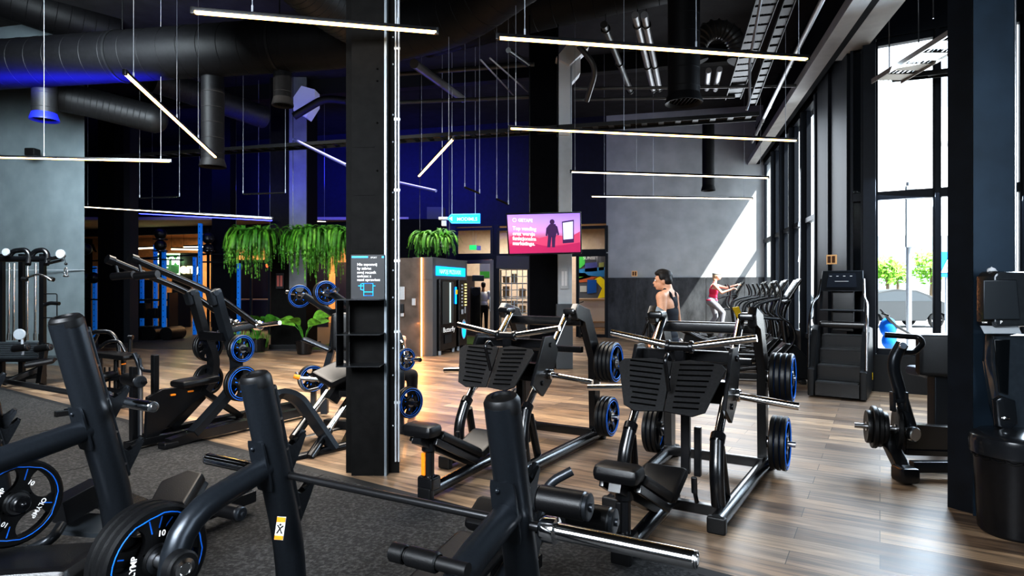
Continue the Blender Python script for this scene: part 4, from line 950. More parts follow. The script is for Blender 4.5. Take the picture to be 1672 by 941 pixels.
def roller(a, b, r, T, nm='foam_roller'):
    a = Vector(a); b = Vector(b); d = (b-a).normalized(); L = (b-a).length
    q = MB(); q.lathe([(0, 0), (r*.8, 0), (r, .012), (r, L-.012), (r*.8, L), (0, L)], a, d, 24); o = q.build(nm, PAD, T)
    for c, dd in ((a, -d), (b, d)):
        q = MB(); q.lathe([(r*.92, -.004), (r*.94, .012), (r*.8, .016), (r*.3, .016), (r*.28, .028), (0, .028)], c, dd, 24); q.build('roller_end', GRM, o)
    return o
def rr2(px0, py0, px1, py1, d1, r):    # roller lying along br with its right end at given pixel
    b_ = P(px1, py1, d1); k = (b_.x-(px0-836)/F*b_.y)/(br.x-(px0-836)/F*br.y); a_ = b_-br*k; a_.z = b_.z; roller(a_, b_, r, b2)
rr2(880, 0, 958, 828, 2.62, .062)
rr2(925, 0, 1000, 852, 2.78, .062)
q = MB(); pts = [P(884, 818, 2.75), P(898, 788, 2.75), P(934, 769, 2.75)]; q.tube(pts, .021, 16, .06); o = q.build('grip_handle', GRM, b2)
q = MB(); q.cyl(P(885, 824, 2.75), P(885, 805, 2.75), .012, n=10); q.beam(P(870, 840, 2.8), P(975, 848, 2.9), .05, .05); q.beam(ctr+bb*1.02+V(0, 0, .12), P(905, 836, 2.85), .06, .06); q.build('roller_arm', BLK, b2)
# warning label on the upright
q = MB(); c = P(457.5, 863, 2.325); M = facing(br*1.0+bb*.35, (0.10, .12, 1)); q.box(c, (.036, .085, .002), M); lb = q.build('warning_label', mat('label_white', (.7, .68, .62), .5), b2)
q = MB(); q.box(c+M@V(0, .032, .002), (.034, .018, .002), M); q.build('orange_band', ORG, lb); q = MB(); q.box(c+M@V(0, -.034, .002), (.034, .014, .002), M); q.build('orange_band', ORG, lb)
q = MB(); q.tube([c+M@V(-.010, -.018, .003), c+M@V(0, 0, .003), c+M@V(.010, -.018, .003)], .0025, 6); q.tube([c+M@V(-.011, .012, .003), c+M@V(0, .0, .003), c+M@V(.012, .010, .003)], .0025, 6); q.ball(c+M@V(0, .014, .003), .004); q.build('pictogram', BLK2, lb)
def barbell(L, Rr, label, group=None):
    L = Vector(L); Rr = Vector(Rr); d = (Rr-L).normalized(); n = (Rr-L).length
    o = thing('barbell', label, 'barbell', tuple((L+Rr)/2))
    q = MB(); q.cyl(L+d*.40, Rr-d*.40, .0145, n=18); q.build('shaft', mat('bar_shaft', (.10, .10, .105), .3, .9), o)
    for a, s in ((L, 1), (Rr, -1)):
        q = MB(); q.lathe([(0, .0), (.014, 0), (.014, .004), (.022, .004), (.0255, .008), (.0255, .43)], a, d*s, 28); sv = q.build('sleeve', CHR, o)
        q = MB(); q.lathe([(.026, .415), (.040, .418), (.040, .455), (.030, .47), (.0145, .472)], a, d*s, 28); q.build('collar', CHR, sv)
        q = MB(); q.lathe([(0, -.003), (.013, -.003), (.015, 0), (.02, .001)], a, d*s, 24); q.lathe([(.0205, -.002), (.0245, -.001), (.0245, .004)], a, d*s, 24); q.build('end_cap', CHRB, sv)
    return o
z2 = .83; BL = PZ(339, 749, z2); BR = PZ(1138, 915, z2); barbell(BL, BR, 'empty chrome barbell resting on the nearest bench press, sleeve at bottom centre')
# bench 1 (left foreground)
U1 = V(-1.965, 2.70, 0); b1v = Vector((.42, .907, 0)).normalized(); r1v = Vector((.907, -.42, 0)).normalized()
U0 = U1-r1v*1.06
b1 = bench('bench_press', 'left bench press station with the tallest upright and one round plate', (U1, U0), 1.425, .125, r1v, b1v, .26, ((.62, .10), (.62, .10)), .935)
hub = P(28, 822, 2.56)
q = MB(); q.cyl(hub-r1v*.10, hub+r1v*.03, .024, n=18); q.cyl(hub-r1v*.10, V(U1.x, U1.y, .66)-b1v*.30, .03, n=12); pg = q.build('storage_peg', BLK2, b1)
q = MB(); q.disc(hub+r1v*.012, r1v, .034, .03, 24); q.ball(hub+r1v*.045, .012); q.build('peg_cap', BLK, pg)
plates(hub-r1v*.01, r1v, 1, .178, 'on the low peg of the left bench press', big=True, t=.036, spin=.5)
z1 = 1.02; e1 = PZ(251, 665, z1); c1 = PZ(165, 650, z1); dd = (e1-c1).normalized(); barbell(e1-dd*2.12, e1, 'empty barbell resting on the left bench press beside its tall upright')
ctr = (U1+U0)/2
q = MB(); q.beam(V(ctr.x, ctr.y, .12)+b1v*.1, V(ctr.x, ctr.y, .12)+b1v*1.5, .08, .08); q.beam(V(U1.x, U1.y, .10)+b1v*.3, V(U0.x, U0.y, .10)+b1v*.3, .08, .08)
q.beam(P(93, 838, 2.9), P(162, 800, 3.1), .10, .12); q.beam(P(172, 812, 3.3), P(232, 836, 3.15), .16, .05); q.build('base_frame', BLK, b1)
q = MB(); q.prism([P(x, y, d) for x, y, d in ((92, 866, 2.9), (145, 838, 3.05), (225, 842, 3.1), (222, 868, 2.95), (150, 872, 2.9))], (0, 0, -.02)); q.build('foot_platform', mat('platform_grey', (.06, .07, .08), .4, .4), b1)
q = MB(); q.tube([P(48, 898, 2.75), P(85, 882, 2.75), P(100, 858, 2.85)], .022, 12, .1); q.build('curved_strut', GRM, b1)
q = MB(); pts = [P(245, 817, 3.55), P(262, 785, 3.75), P(308, 766, 3.85), P(330, 772, 3.8), P(300, 822, 3.5)]; q.prism(pts, (.015, .02, -.06), bev=.015); q.build('seat_pad', PAD, b1)
q = MB(); q.prism([p+V(.01, .01, -.05) for p in pts], (.02, .02, -.03), bev=.008); q.beam(P(290, 812, 3.6), V(ctr.x, ctr.y, .15)+b1v*1.2, .06, .06); q.build('seat_frame', GRM, b1)
roller(P(345, 828, 3.5), P(392, 839, 3.42), .042, b1)
q = MB(); q.cyl(P(300, 828, 3.6), P(395, 840, 3.415), .014, n=10); q.build('roller_axle', BLK, b1)
# dark padded bench end in the bottom left corner
bp = thing('padded_bench', 'dark padded bench end at the bottom left corner of view', 'bench', (-2.0, 2.3, 0))
q = MB(); q.beam(P(-40, 960, 2.25), P(60, 905, 2.62), .60, .09, up=(0, 0, 1), bev=.04); q.build('bench_pad', PAD, bp)
q = MB(); a = P(10, 960, 2.4); q.box((a.x, a.y, .2), (.08, .08, .4)); q.box((a.x, a.y, .03), (.5, .08, .06)); q.beam((a.x-.1, a.y-.1, .38), (a.x+.12, a.y+.2, .38), .07, .05); q.build('bench_leg', BLK, bp)
# bits of a further rack at the far left edge
o = thing('rack_hook', 'dark grey metal bar hook at the left edge, level with the mat edge', 'rack hook', tuple(P(4, 690, 3.4)))
q = MB(); hook(q, P(-8, 690, 3.4), r1v, (r1v*.8+b1v*.6), 1.0); q.tube([P(-20, 760, 3.4), P(-12, 690, 3.4), P(-30, 600, 3.4)], .05, 16); q.build('hook_plate', GRM, o)
q = MB(); a = P(-20, 760, 3.4); q.cyl(a, (a.x, a.y, .01), .05, n=16); q.build('post', GRD, o)
q = MB(); q.beam(P(-10, 729, 3.5), P(22, 733, 3.4), .05, .012); o = thing('yellow_strap', 'yellow strap end lying by the left edge beside the bench', 'strap', tuple(P(5, 731, 3.45))); q.build('strap_band', YEL, o)
# ================================================================ lat pulldown (left middle)
class Lp:    # plane helper: local point -> world
    def __init__(s, O, ang): s.O = Vector(O); s.r = V(math.cos(ang), math.sin(ang), 0); s.b = V(-math.sin(ang), math.cos(ang), 0)
    def __call__(s, r, b, z): return s.O+s.r*r+s.b*b+V(0, 0, z)
L = Lp((-3.355, 5.98, 0), math.radians(-30)); T = thing('lat_pulldown_machine', 'plate-loaded black pulldown machine with long double arms, left of centre', 'lat pulldown', tuple(L.O), math.radians(-30))
for r0 in (0, -.40):
    q = MB(); q.rect([L(r0, 0, .05), L(r0, .25, .08), L(r0, 1.9, .08)], .10, .09); q.box(L(r0, .0, .035), (.13, .15, .07), rotm(L.r, L.b), bev=.02); q.build('base_rail', BLK, T)
    q = MB(); q.rect([L(r0, .25, .10), L(r0, .72, .50), L(r0, .76, .80), L(r0, .64, 1.05), L(r0, .50, 1.52)], .075, .12, .18, up=L.r); q.build('mast', GRD if r0 == 0 else BLK, T)
    q = MB(); q.beam(L(r0-.0, .52, 1.40), L(r0, .47, 1.55), .10, .14, up=L.b, bev=.02); q.disc(L(r0+.05, .47, 1.52), L.r, .03, .012, 16); q.build('pivot_block', GRM, T)
    q = MB(); q.tube([L(r0, -.33, 1.84), L(r0, .47, 1.52), L(r0, 1.02, 1.15)], .033, 16, .2); ar = q.build('lever_arm', BLK, T)
    q = MB(); q.disc(L(r0-.04, 1.02, 1.15), L.r, .055, .08, 20); q.cyl(L(r0, 1.02, 1.15), L(r0+.36, 1.02, 1.19), .024, n=16); q.build('load_horn', CHR, ar)
    q = MB(); q.cyl(L(r0, -.36, 1.85), L(r0, -.30, 1.83), .045, n=16); q.cyl(L(r0, -.28, 1.80), L(r0+.02, -.26, 1.68), .014, n=10); q.build('arm_end', BLK, ar)
    q = MB(); q.cyl(L(r0-.02, -.30, 1.68), L(r0+.20, -.22, 1.70), .036, n=18); q.build('hand_grip', PAD, ar)
    for b_, z_ in ((.74, .92), (.74, .545)):
        q = MB(); q.cyl(L(r0, b_, z_), L(r0+(.22 if r0 == 0 else -.22), b_, z_), .022, n=14); q.build('storage_peg', BLK, T)
text('LAT', .055, TXT, 'machine_text', T, L(.04, .57, 1.20), Matrix((L.b*.3+V(0, 0, -1), L.r.cross(-(L.b*.3+V(0, 0, -1))), L.r)).transposed() if False else facing(L.b, (0, 0, 1)), .001)
q = MB(); q.beam(L(-.40, .62, 1.05), L(0, .62, 1.05), .10, .09); q.beam(L(-.40, 1.88, .08), L(.0, 1.88, .08), .08, .08); q.beam(L(-.4, .9, .08), L(0, .9, .08), .07, .07); q.beam(L(-.2, .66, 1.08), L(0, 1.0, 1.16), .06, .06); q.build('cross_frame', BLK, T)
q = MB(); q.beam(L(-.2, .20, .58), L(-.2, .62, .60), .26, .075, up=(0, 0, 1), bev=.03); q.build('seat_pad', PAD, T)
q = MB(); q.prism([L(-.22, b_, z_) for b_, z_ in ((-.1, .50), (.05, .56), (.5, .55), (.52, .45), (.2, .28), (.0, .1), (-.12, .1))], L.r*.05, bev=.006); q.beam(L(-.2, .45, .5), L(-.2, .95, .12), .07, .06)
q.beam(L(-.2, -.3, .07), L(-.2, .9, .07), .07, .07); q.build('seat_frame', BLK, T)
q = MB(); q.beam(L(-.16, .3, .50), L(-.16, .36, .50), .02, .02); q.build('orange_pin', ORG, T); q = MB(); q.beam(L(-.16, .12, .49), L(-.16, .17, .49), .02, .02); q.build('orange_pin', ORG, T)
for b_ in (-.16, .02):
    q = MB(); q.beam(L(-.27+b_*.3, b_-.0, .08), L(-.27+b_*.3, b_, .80 if b_ < 0 else .90), .06, .055, up=L.b); q.build('knee_post', BLK, T)
roller(L(-.52, -.12, .66), L(-.20, -.16, .66), .062, T, 'knee_roller'); 
q = MB(); q.cyl(L(-.6, -.13, .66), L(-.1, -.16, .66), .015, n=10); q.build('roller_axle', BLK, T)
plates(L(.065, .74, .92), L.r, 2, .15, 'on the upper right peg of the pulldown machine', step=.036, t=.034, group='plates on the upper right peg of the pulldown machine')
plates(L(.065, .74, .545), L.r, 2, .19, 'on the lower right peg of the pulldown machine', step=.042, t=.038, group='plates on the lower right peg of the pulldown machine')
plates(L(-.465, .74, .92), -L.r, 2, .17, 'on the upper left peg of the pulldown machine', step=.036, t=.034, group='plates on the upper left peg of the pulldown machine')
plates(L(-.465, .74, .545), -L.r, 2, .17, 'on the lower left peg of the pulldown machine', step=.036, t=.034, group='plates on the lower left peg of the pulldown machine')
# ================================================================ leg press / hack machine left of the main column
L = Lp((-1.95, 6.05, 0), math.radians(-30)); T = thing('hack_squat_machine', 'black hack squat machine with curved side beam, half hidden by main column', 'hack squat', tuple(L.O), math.radians(-30))
q = MB(); q.tube([P(459, 757, 5.5), P(565, 729, 6.0), P(604, 720, 6.25)], .05, 16); q.tube([P(470, 728, 6.3), P(566, 700, 6.9), P(600, 692, 7.0)], .05, 16); q.beam(P(462, 752, 5.55), P(480, 722, 6.3), .07, .07); q.beam(P(560, 732, 6.0), P(575, 700, 6.9), .07, .07); q.build('base_frame', BLK, T)
for dd_, nm in ((0, 0), (.55, 1)):
    q = MB(); q.rect([P(445-nm*12, 690+nm*6, 5.6+dd_)+V(0, 0, 0), P(452-nm*8, 640, 5.65+dd_), P(487-nm*8, 648, 5.75+dd_), P(545-nm*10, 733-nm*12, 5.85+dd_)], .05, .13, .35, up=(0, 1, 0)); q.build('side_beam', GRD, T)
for (x0, y0, x1, y1, d0) in ((502, 684, 534, 640, 6.2), (532, 708, 572, 648, 5.9)):
    a = P(x0, y0, d0); b = P(x1, y1, d0+.45); g = MB().cyl(a, b, .031, n=18).build('guide_rod', CHR, T)
    q = MB(); q.disc(a, b-a, .05, .05, 18); q.cyl(a, a-(b-a).normalized()*.32, .042, n=16); q.build('rod_collar', BLK, g)
q = MB(); q.beam(P(524, 622, 6.2), P(575, 598, 6.5), .34, .09, up=(0, -.5, 1), bev=.035); q.build('shoulder_pad', PAD, T)
q = MB(); q.beam(P(540, 655, 6.3), P(600, 560, 6.6), .10, .12); q.beam(P(552, 640, 6.3), P(600, 640, 6.4), .3, .06); q.beam(P(590, 720, 6.3), P(600, 470, 6.6), .12, .12, up=(0, 1, 0)); q.build('carriage', BLK, T)
q = MB(); q.beam(P(541, 510, 6.6), P(600, 505, 6.3), .05, .06); q.box(P(566, 542, 6.35), (.32, .10, .40), bev=.06); q.build('back_pad', PAD, T)
for x0, y0, d0, x1, y1 in ((496, 482, 7.0, 548, 515), (540, 478, 6.6, 590, 512)):
    q = MB(); q.tube([P(x0, y0, d0), P(x1, y1, d0+.15)], .04, 14); ar = q.build('lever_arm', GRD, T)
q = MB(); c = P(485, 485, 7.0); ax = V(-.92, .2, 0).normalized(); q.cyl(P(499, 482, 7.0), P(468, 477, 7.1), .022, n=14); q.build('load_horn', CHRB, T)
plates(P(489, 484, 7.0), (.55, -.80, 0), 1, .135, 'on the left arm of the hack squat machine', t=.035)
q = MB(); q.cyl(P(528, 479, 6.75), P(551, 473, 6.3), .022, n=14); q.build('load_horn', CHR, T)
plates(P(530, 479, 6.72), (.66, -.75, .1), 2, .135, 'on the right arm of the hack squat machine', step=.036, t=.035, group='plates on the right arm of the hack squat machine')
q = MB(); q.rect([P(530, 615, 7.5), P(545, 560, 7.5), P(548, 515, 7.2)], .07, .09, .1, up=(0, 1, 0)); q.beam(P(495, 553, 7.4), P(540, 572, 7.4), .12, .05, bev=.02); q.beam(P(530, 615, 7.5), V(P(530, 615, 7.5).x, 7.5, .03), .08, .08, up=(0, 1, 0)); q.build('rear_mast', GRD, T)
q = MB(); q.tube([P(483, 608, 6.2), P(497, 640, 6.2), P(520, 634, 6.3)], .014, 10, .06); q.cyl(P(490, 618, 6.2), P(522, 620, 6.25), .02, n=12); rl = q.build('safety_lever', CHRB, T)
q = MB(); q.cyl(P(480, 614, 6.19), P(490, 617, 6.2), .024, n=12); q.build('orange_knob', ORG, rl)
plates(P(508, 618, 7.3), (.6, -.8, 0), 2, .16, 'on the low rear peg behind the hack squat machine', step=.036, t=.035, group='plates on the low rear peg behind the hack squat machine')
q = MB(); q.cyl(P(512, 620, 7.5), P(505, 617, 7.15), .02); q.beam(P(512, 620, 7.5), V(P(512, 620, 7.5).x, 7.5, .02), .06, .06, up=(0, 1, 0)); q.build('peg_post', BLK, T)
# ================================================================ machine right behind the main column, with a person
T = thing('chest_press_machine', 'plate-loaded black press machine mostly hidden behind main column', 'press machine', tuple(PZ(640, 690, 0)))
q = MB(); q.rect([P(654, 655, 6.6), P(657, 600, 6.6), P(657, 560, 6.7), P(640, 520, 6.8)], .06, .06, .12, up=(0, 1, 0)); a = P(654, 655, 6.6); q.beam(a, V(a.x, a.y, .02), .07, .07, up=(0, 1, 0)); q.beam(V(a.x-.9, a.y+.3, .05), V(a.x+.12, a.y-.02, .05), .09, .09); q.beam(V(a.x-.9, a.y+.9, .05), V(a.x-.1, a.y+.5, .05), .09, .09); q.beam(V(a.x-.5, a.y+.1, .05), V(a.x-.5, a.y+.9, .05), .09, .09); q.build('frame', GRD, T)
q = MB(); q.tube([P(645, 560, 6.7), P(657, 556, 6.6), P(659, 590, 6.5)], .02, 10, .1); q.cyl(P(650, 586, 6.6), P(686, 588, 6.2), .022, n=14); q.build('load_horn', CHR, T)
q = MB(); q.cyl(P(652, 657, 6.6), P(684, 659, 6.2), .022, n=14); q.build('storage_peg', BLK, T)
q = MB(); q.box((a.x-.5, a.y+.55, .47), (.35, .4, .09), bev=.03); q.box((a.x-.72, a.y+.6, .85), (.09, .38, .7), bev=.03); q.beam((a.x-.5, a.y+.55, .05), (a.x-.5, a.y+.55, .44), .08, .08, up=(0, 1, 0)); q.build('seat', PAD, T)
plates(P(663, 587, 6.45), (.75, -.66, 0), 1, .12, 'on the upper horn just right of the main column', t=.03)
plates(P(666, 657, 6.5), (.75, -.66, 0), 2, .165, 'on the low peg just right of the main column', step=.04, t=.036, group='plates on the low peg just right of the main column')
# ================================================================ cable station at the far left
T = thing('cable_station', 'multi-station cable machine with chrome guide rods before the grey wall', 'cable machine', tuple(PZ(50, 628, 0)))
D0 = 9.9
q = MB()
for x, d in ((36, 10.2), (70, D0), (3, 10.2)): a = P(x, 415, d); q.box((a.x, a.y, a.z/2), (.07, .07, a.z))
q.tube([P(-30, 425, D0), P(75, 425, D0), P(104, 418, D0-.4)], .03, 12, .05); q.tube([P(72, 432, D0), P(102, 425, D0-.4)], .022, 12)
q.box(P(35, 422, D0), (.95, .10, .07), bev=.02)
for x0, x1 in ((12, 48), (48, 78)): q.tube([P(x0, 425, D0), P(x0+8, 410, D0), P(x1-6, 408, D0), P(x1, 416, D0), P(x1-2, 432, D0-.1)], .04, 14, .1)
q.box(P(45, 585, 10.1), (1.2, .5, .03)); q.beam(P(-10, 622, D0), P(75, 612, D0+.2), .08, .08); q.beam(P(65, 626, D0-.2), P(74, 560, D0-.1), .08, .08, up=(0, 1, 0)); q.beam(P(5, 626, D0-.3), P(70, 600, D0+.2), .08, .08)
q.build('frame', BLK, T)
for x in (15, 23, 45, 58, 66):
    q = MB(); q.cyl(P(x, 430, D0+.1), P(x-1, 555, D0+.1), .014, n=12); q.cyl(P(x-1, 545, D0+.1), P(x-1, 556, D0+.1), .022, n=10); q.build('guide_rod', CHR, T)
for x in (12, 48):
    q = MB(); a = P(x, 573, D0+.12)
    for k in range(9): q.box(a+V(0, 0, -.16+k*.036), (.36, .12, .031), bev=.004)
    q.build('weight_stack', mat('stack_grey', (.08, .09, .10), .4, .4), T)
q = MB(); q.disc(P(100, 415, D0-.42), (0, -1, 0), .07, .03, 20); q.disc(P(11, 412, D0-.1), (0, -1, 0), .06, .03, 20); q.build('pulley', LGT, T)
q = MB(); q.cyl(P(104, 417, D0-.42), P(108, 432, D0-.42), .004, n=6); q.ball(P(107.5, 431, D0-.42), .022); q.build('cable', BLK2, T)
q = MB(); q.tube([P(107.5+2.5*math.cos(a), 444+7*math.sin(a), D0-.42) for a in [2*PI*i/12 for i in range(12)]], .008, 6, closed=True); q.cyl(P(104, 451, D0-.42), P(112, 451, D0-.42), .014, n=8); q.build('stirrup_handle', CHRB, T)
q = MB(); q.tube([P(36, 457, D0-.1), P(50, 452, D0-.15), P(62, 447, D0-.2), P(76, 452, D0-.2), P(84, 458, D0-.2)], .014, 12, .06); hb = q.build('bar_attachment', CHRB, T)
for x, y in ((39, 456), (83, 456)): q = MB(); q.tube([P(x-3, y-1, D0-.15), P(x+5, y+1, D0-.15)], .032, 12); q.build('rubber_grip', RUB, hb)
q = MB(); q.tube([P(73, 480, D0), P(93, 480, D0), P(93, 519, D0), P(74, 519, D0)], .008, 8, .03); q.tube([P(73, 498, D0), P(82, 495, D0), P(97, 496, D0)], .03, 10, .03); q.build('accessory_rack', BLK, T)
for x in (34, 71): roller(P(x-12, 570, D0-.4), P(x+11, 567, D0-.4), .055, T, 'thigh_roller')
q = MB(); q.beam(P(40, 597, D0-.5), P(90, 588, D0-.3), .34, .08, bev=.03); q.build('seat_pad', PAD, T)
q = MB(); q.disc(P(33, 546, D0-.3), (0.2, -1, 0), .085, .03, 24); q.tube([P(36, 553, D0-.3), P(37, 580, D0-.3)], .02, 8); q.build('foot_wheel', LGT, T)
o = thing('wall_speaker', 'small black speaker on the grey left wall under the ducts', 'speaker', tuple(P(53, 249, 12.2))); q = MB(); q.box(P(53, 249, 12.2), (.20, .18, .15), bev=.02); q.build('speaker_body', BLK2, o); q = MB(); q.beam(P(53, 249, 12.2), P(48, 249, 12.6), .03, .03); q.build('bracket', BLK2, o)
# ================================================================ seated row / dip machine
T = thing('dip_assist_machine', 'low black seated machine with curved hoops between wall and pulldown', 'exercise machine', tuple(PZ(190, 670, 0))); d = 7.9
q = MB()
q.tube([P(142, 660, d), P(141, 560, d), P(150, 542, d), P(180, 541, d), P(192, 556, d), P(195, 575, d)], .028, 14, .15); q.tube([P(152, 655, d+.2), P(151, 562, d+.2), P(160, 546, d+.2)], .022, 12, .1)
q.tube([P(163, 568, d-.1), P(175, 558, d-.1), P(195, 556, d-.1), P(205, 575, d-.1)], .022, 12, .1)
for x in (164, 190, 202): a = P(x, 575, d); q.cyl(a, V(a.x, a.y, .05), .03, n=12)
q.beam(P(140, 625, d), P(225, 612, d-.2), .06, .06); q.beam(P(135, 632, d-.1), P(205, 640, d-.3), .05, .05); q.cyl(P(213, 552, d-.2), P(212, 575, d-.2), .025, n=12); q.cyl(P(210, 551, d-.2), P(217, 551, d-.2), .03, n=12)
q.beam(P(90, 678, 7.4), P(215, 662, 8.1), .08, .08); q.beam(P(190, 600, d), P(205, 655, d), .05, .05, up=(0, 1, 0)); q.box(PZ(140, 672, .04), (.5, .1, .08), bev=.02); q.build('frame', BLK, T)
for k in range(6): pass
q = MB()
for k in range(5): q.cyl(P(155+k*8, 600, d+.15), P(155+k*8, 640, d+.15), .012, n=8)
q.build('guard_bars', BLK2, T)
q = MB(); q.beam(P(168, 578, d-.1), P(216, 584, d-.3), .24, .07, bev=.03); q.build('knee_pad', PAD, T)
q = MB(); q.beam(P(146, 618, d-.1), P(184, 612, d-.1), .28, .09, bev=.035); q.build('seat_pad', PAD, T)
q = MB(); q.tube([P(219, 577, d-.3), P(227, 595, d-.3), P(229, 618, d-.4), P(229, 715, 6.4)], .03, 12, .12); q.tube([P(228, 585, d-.5), P(231, 605, d-.5), P(250, 607, d-.6)], .02, 12, .08); q.build('lever', GRD, T)
q = MB(); q.beam(P(199, 595, d-.2), P(205, 594, d-.2), .03, .02); q.build('orange_pin', ORG, T)
# ================================================================ dark row machine at the right, beside the near column
T = thing('row_machine', 'black plate-loaded lever row machine beside the right column', 'row machine', tuple(PZ(1478, 785, 0)))
q = MB(); q.beam(P(1443, 705, 5.35), PZ(1478, 775, .08), .11, .08, bev=.015); q.box(PZ(1478, 774, .08), (.15, .17, .13), bev=.03); q.box(PZ(1479, 783, .0)+V(0, .02, .03), (.13, .13, .06)); q.beam(PZ(1488, 762, .10), PZ(1600, 768, .10)+V(.4, .1, 0), .07, .09)
a = PZ(1478, 735, .15); q.beam(P(1470, 715, 5.35), P(1580, 722, 5.6), .12, .26); q.beam(P(1478, 738, 5.3), P(1580, 742, 5.5), .05, .05); q.build('base_frame', BLK, T)
q = MB(); q.tube([P(1488, 703, 5.2), P(1472, 650, 5.2), P(1459, 603, 5.2), P(1460, 585, 5.2), P(1473, 562, 5.2)], .050, 18, .15, sx=.9); ar = q.build('lever_arm', GRD, T)
q = MB(); q.tube([P(1475, 575, 5.2), P(1492, 577, 5.2), P(1507, 562, 5.25), P(1502, 551, 5.3), P(1472, 549, 5.35), P(1445, 547, 5.4)], .024, 14, .08); q.build('handle_loop', PAD, ar)
q = MB(); q.disc(P(1473, 565, 5.12), (0, -1, .2), .03, .02, 16); q.build('pivot_cap', CHRB, ar)
q = MB()
for x in (1457, 1478): q.beam(P(x, 640, 5.15), P(x+1, 672, 5.15), .022, .06, up=(0, 1, 0))
q.beam(P(1455, 655, 5.16), P(1480, 655, 5.16), .02, .03); q.build('bracket', GRM, T)
q = MB(); q.cyl(P(1490, 703, 5.15)+V(-.93, .37, .02)*.43, P(1490, 703, 5.15), .022, n=14); q.disc(P(1487, 708, 5.1), (.3, -1, 0), .06, .05, 20); q.build('load_horn', CHRB, T)
q = MB(); q.box(P(1530, 580, 5.9), (.36, .12, .42), rotm((1, -.25, 0), (.25, 1, 0)), bev=.05); q.build('chest_pad', PAD, T)
q = MB(); q.beam(P(1532, 560, 6.0), V(P(1532, 700, 6.0).x, 6.0, .10), .15, .12, up=(0, 1, 0), bev=.015); q.build('pad_post', GRD, T)
q = MB(); q.box(P(1530, 607, 6.35), (.45, .38, .10), bev=.04); q.build('seat_pad', mat('seat_bluegrey', (.04, .05, .075), .5, 0, .1, 200, .1), T)
q = MB(); q.cyl(P(1545, 612, 6.35), V(P(1545, 612, 6.35).x, 6.35, .05), .04, n=12); q.beam(P(1522, 690, 6.2), P(1560, 720, 6.5), .08, .08); q.build('seat_post', BLK, T)
axr = V(-.93, .37, .02).normalized()
for i, (t_, R_) in enumerate(((.11, .19), (.205, .15), (.245, .19), (.29, .21), (.335, .165), )):
    pass
def darkplates(base, ax, lst, phr, grp):
    key = ('dark',)
    for i, (t_, R_) in enumerate(lst):
        loc = Vector(base)+ax*t_
        o = thing('weight_plate', '%s dark weight plate on the horn of the %s' % (phr[i], grp), 'weight plate', tuple(loc)); q_ = ax.to_track_quat('Z', 'Y'); o.rotation_euler = q_.to_euler()
        q = MB(); q.lathe([(.024, -.016), (R_*.5, -.012), (R_*.8, -.018), (R_*.97, -.019), (R_, -.012), (R_, .012), (R_*.97, .019), (R_*.8, .018), (R_*.5, .012), (.024, .016), (.024, -.016)], (0, 0, 0), (0, 0, 1), 36); q.build('plate_body', RUB, o, world=False)
        q = MB(); q.lathe([(.024, .019), (.04, .019), (.04, .010)], (0, 0, 0), (0, 0, 1), 20); q.lathe([(.024, -.019), (.04, -.019), (.04, -.010)], (0, 0, 0), (0, 0, 1), 20); q.build('hub_ring', CHRB, o, world=False)
darkplates(P(1490, 703, 5.15), axr, ((.11, .185), (.205, .135), (.245, .165), (.285, .18), (.325, .14)), ('large', 'small inner', 'second', 'third', 'small outer'), 'row machine')
# ================================================================ stair climber
O = PZ(1366, 652, 0); ang = math.radians(-35)
T = thing('stair_climber', 'black stair climber with console standing in the window corner', 'stair climber', (O.x, O.y, 0), ang)
bd = lambda q, n, m, p=None: q.build(n, m, p or T, world=False)
W = .33
q = MB()
for s in (-1, 1):
    q.prism([(s*W-.045*(1 if s > 0 else 1), y, z) for y, z in ((-.02, .02), (-.02, .40), (.06, .44), (.30, .95), (.42, 1.02), (.85, .98), (1.0, .05))], (.09, 0, 0), bev=.02)
bd(q, 'side_panel', mat('climber_panel', (.012, .013, .015), .42, 0, .02, 40, .2))
q = MB(); prof = [(.0, .03), (.0, .22), (.22, .22), (.22, .44), (.44, .44), (.44, .66), (.62, .66), (.62, .86), (.85, .86), (.9, .03)]; q.prism([(-W+.05, y, z) for y, z in prof], (2*W-.10, 0, 0), bev=.004); bd(q, 'step_column', BLK)
for y, z in ((-.02, .225), (.20, .445), (.42, .665), (.60, .865)):
    q = MB(); q.box((0, y+.10, z), (2*W-.12, .20, .012)); q.box((0, y+.008, z), (2*W-.12, .02, .022)); bd(q, 'step', mat('step_grey', (.05, .052, .055), .5, .2, .05, 120, .2))
q = MB(); q.box((.0, .72, 1.25), (.30, .12, .66), bev=.02); q.box((0, .64, 1.02), (.62, .12, .10), bev=.03); bd(q, 'console_column', BLK)
q = MB(); q.prism([(-.29, .50, 1.52), (.29, .50, 1.52), (.27, .62, 1.83), (-.27, .62, 1.83)], (0, .06, 0), bev=.015); q.prism([(-.29, .5, 1.25), (-.26, .5, 1.25), (-.26, .6, 1.55), (-.29, .6, 1.55)], (0, .05, 0)); q.prism([(.26, .5, 1.25), (.29, .5, 1.25), (.29, .6, 1.55), (.26, .6, 1.55)], (0, .05, 0)); q.beam((-.29, .52, 1.24), (.29, .52, 1.24), .05, .03); cn = bd(q, 'console', GRD)
q = MB(); q.prism([(-.2, .505, 1.58), (.2, .505, 1.58), (.18, .60, 1.79), (-.18, .60, 1.79)], (0, -.006, 0)); bd(q, 'display', mat('console_glass', (.03, .035, .045), .12), cn)
q = MB()
for k in range(4): q.box((-.15+k*.09, .575, 1.745), (.03, .004, .012))
for k in range(3): q.box((.0, .535, 1.61+k*.03), (.18, .004, .006))
bd(q, 'display_marks', TXT, cn)
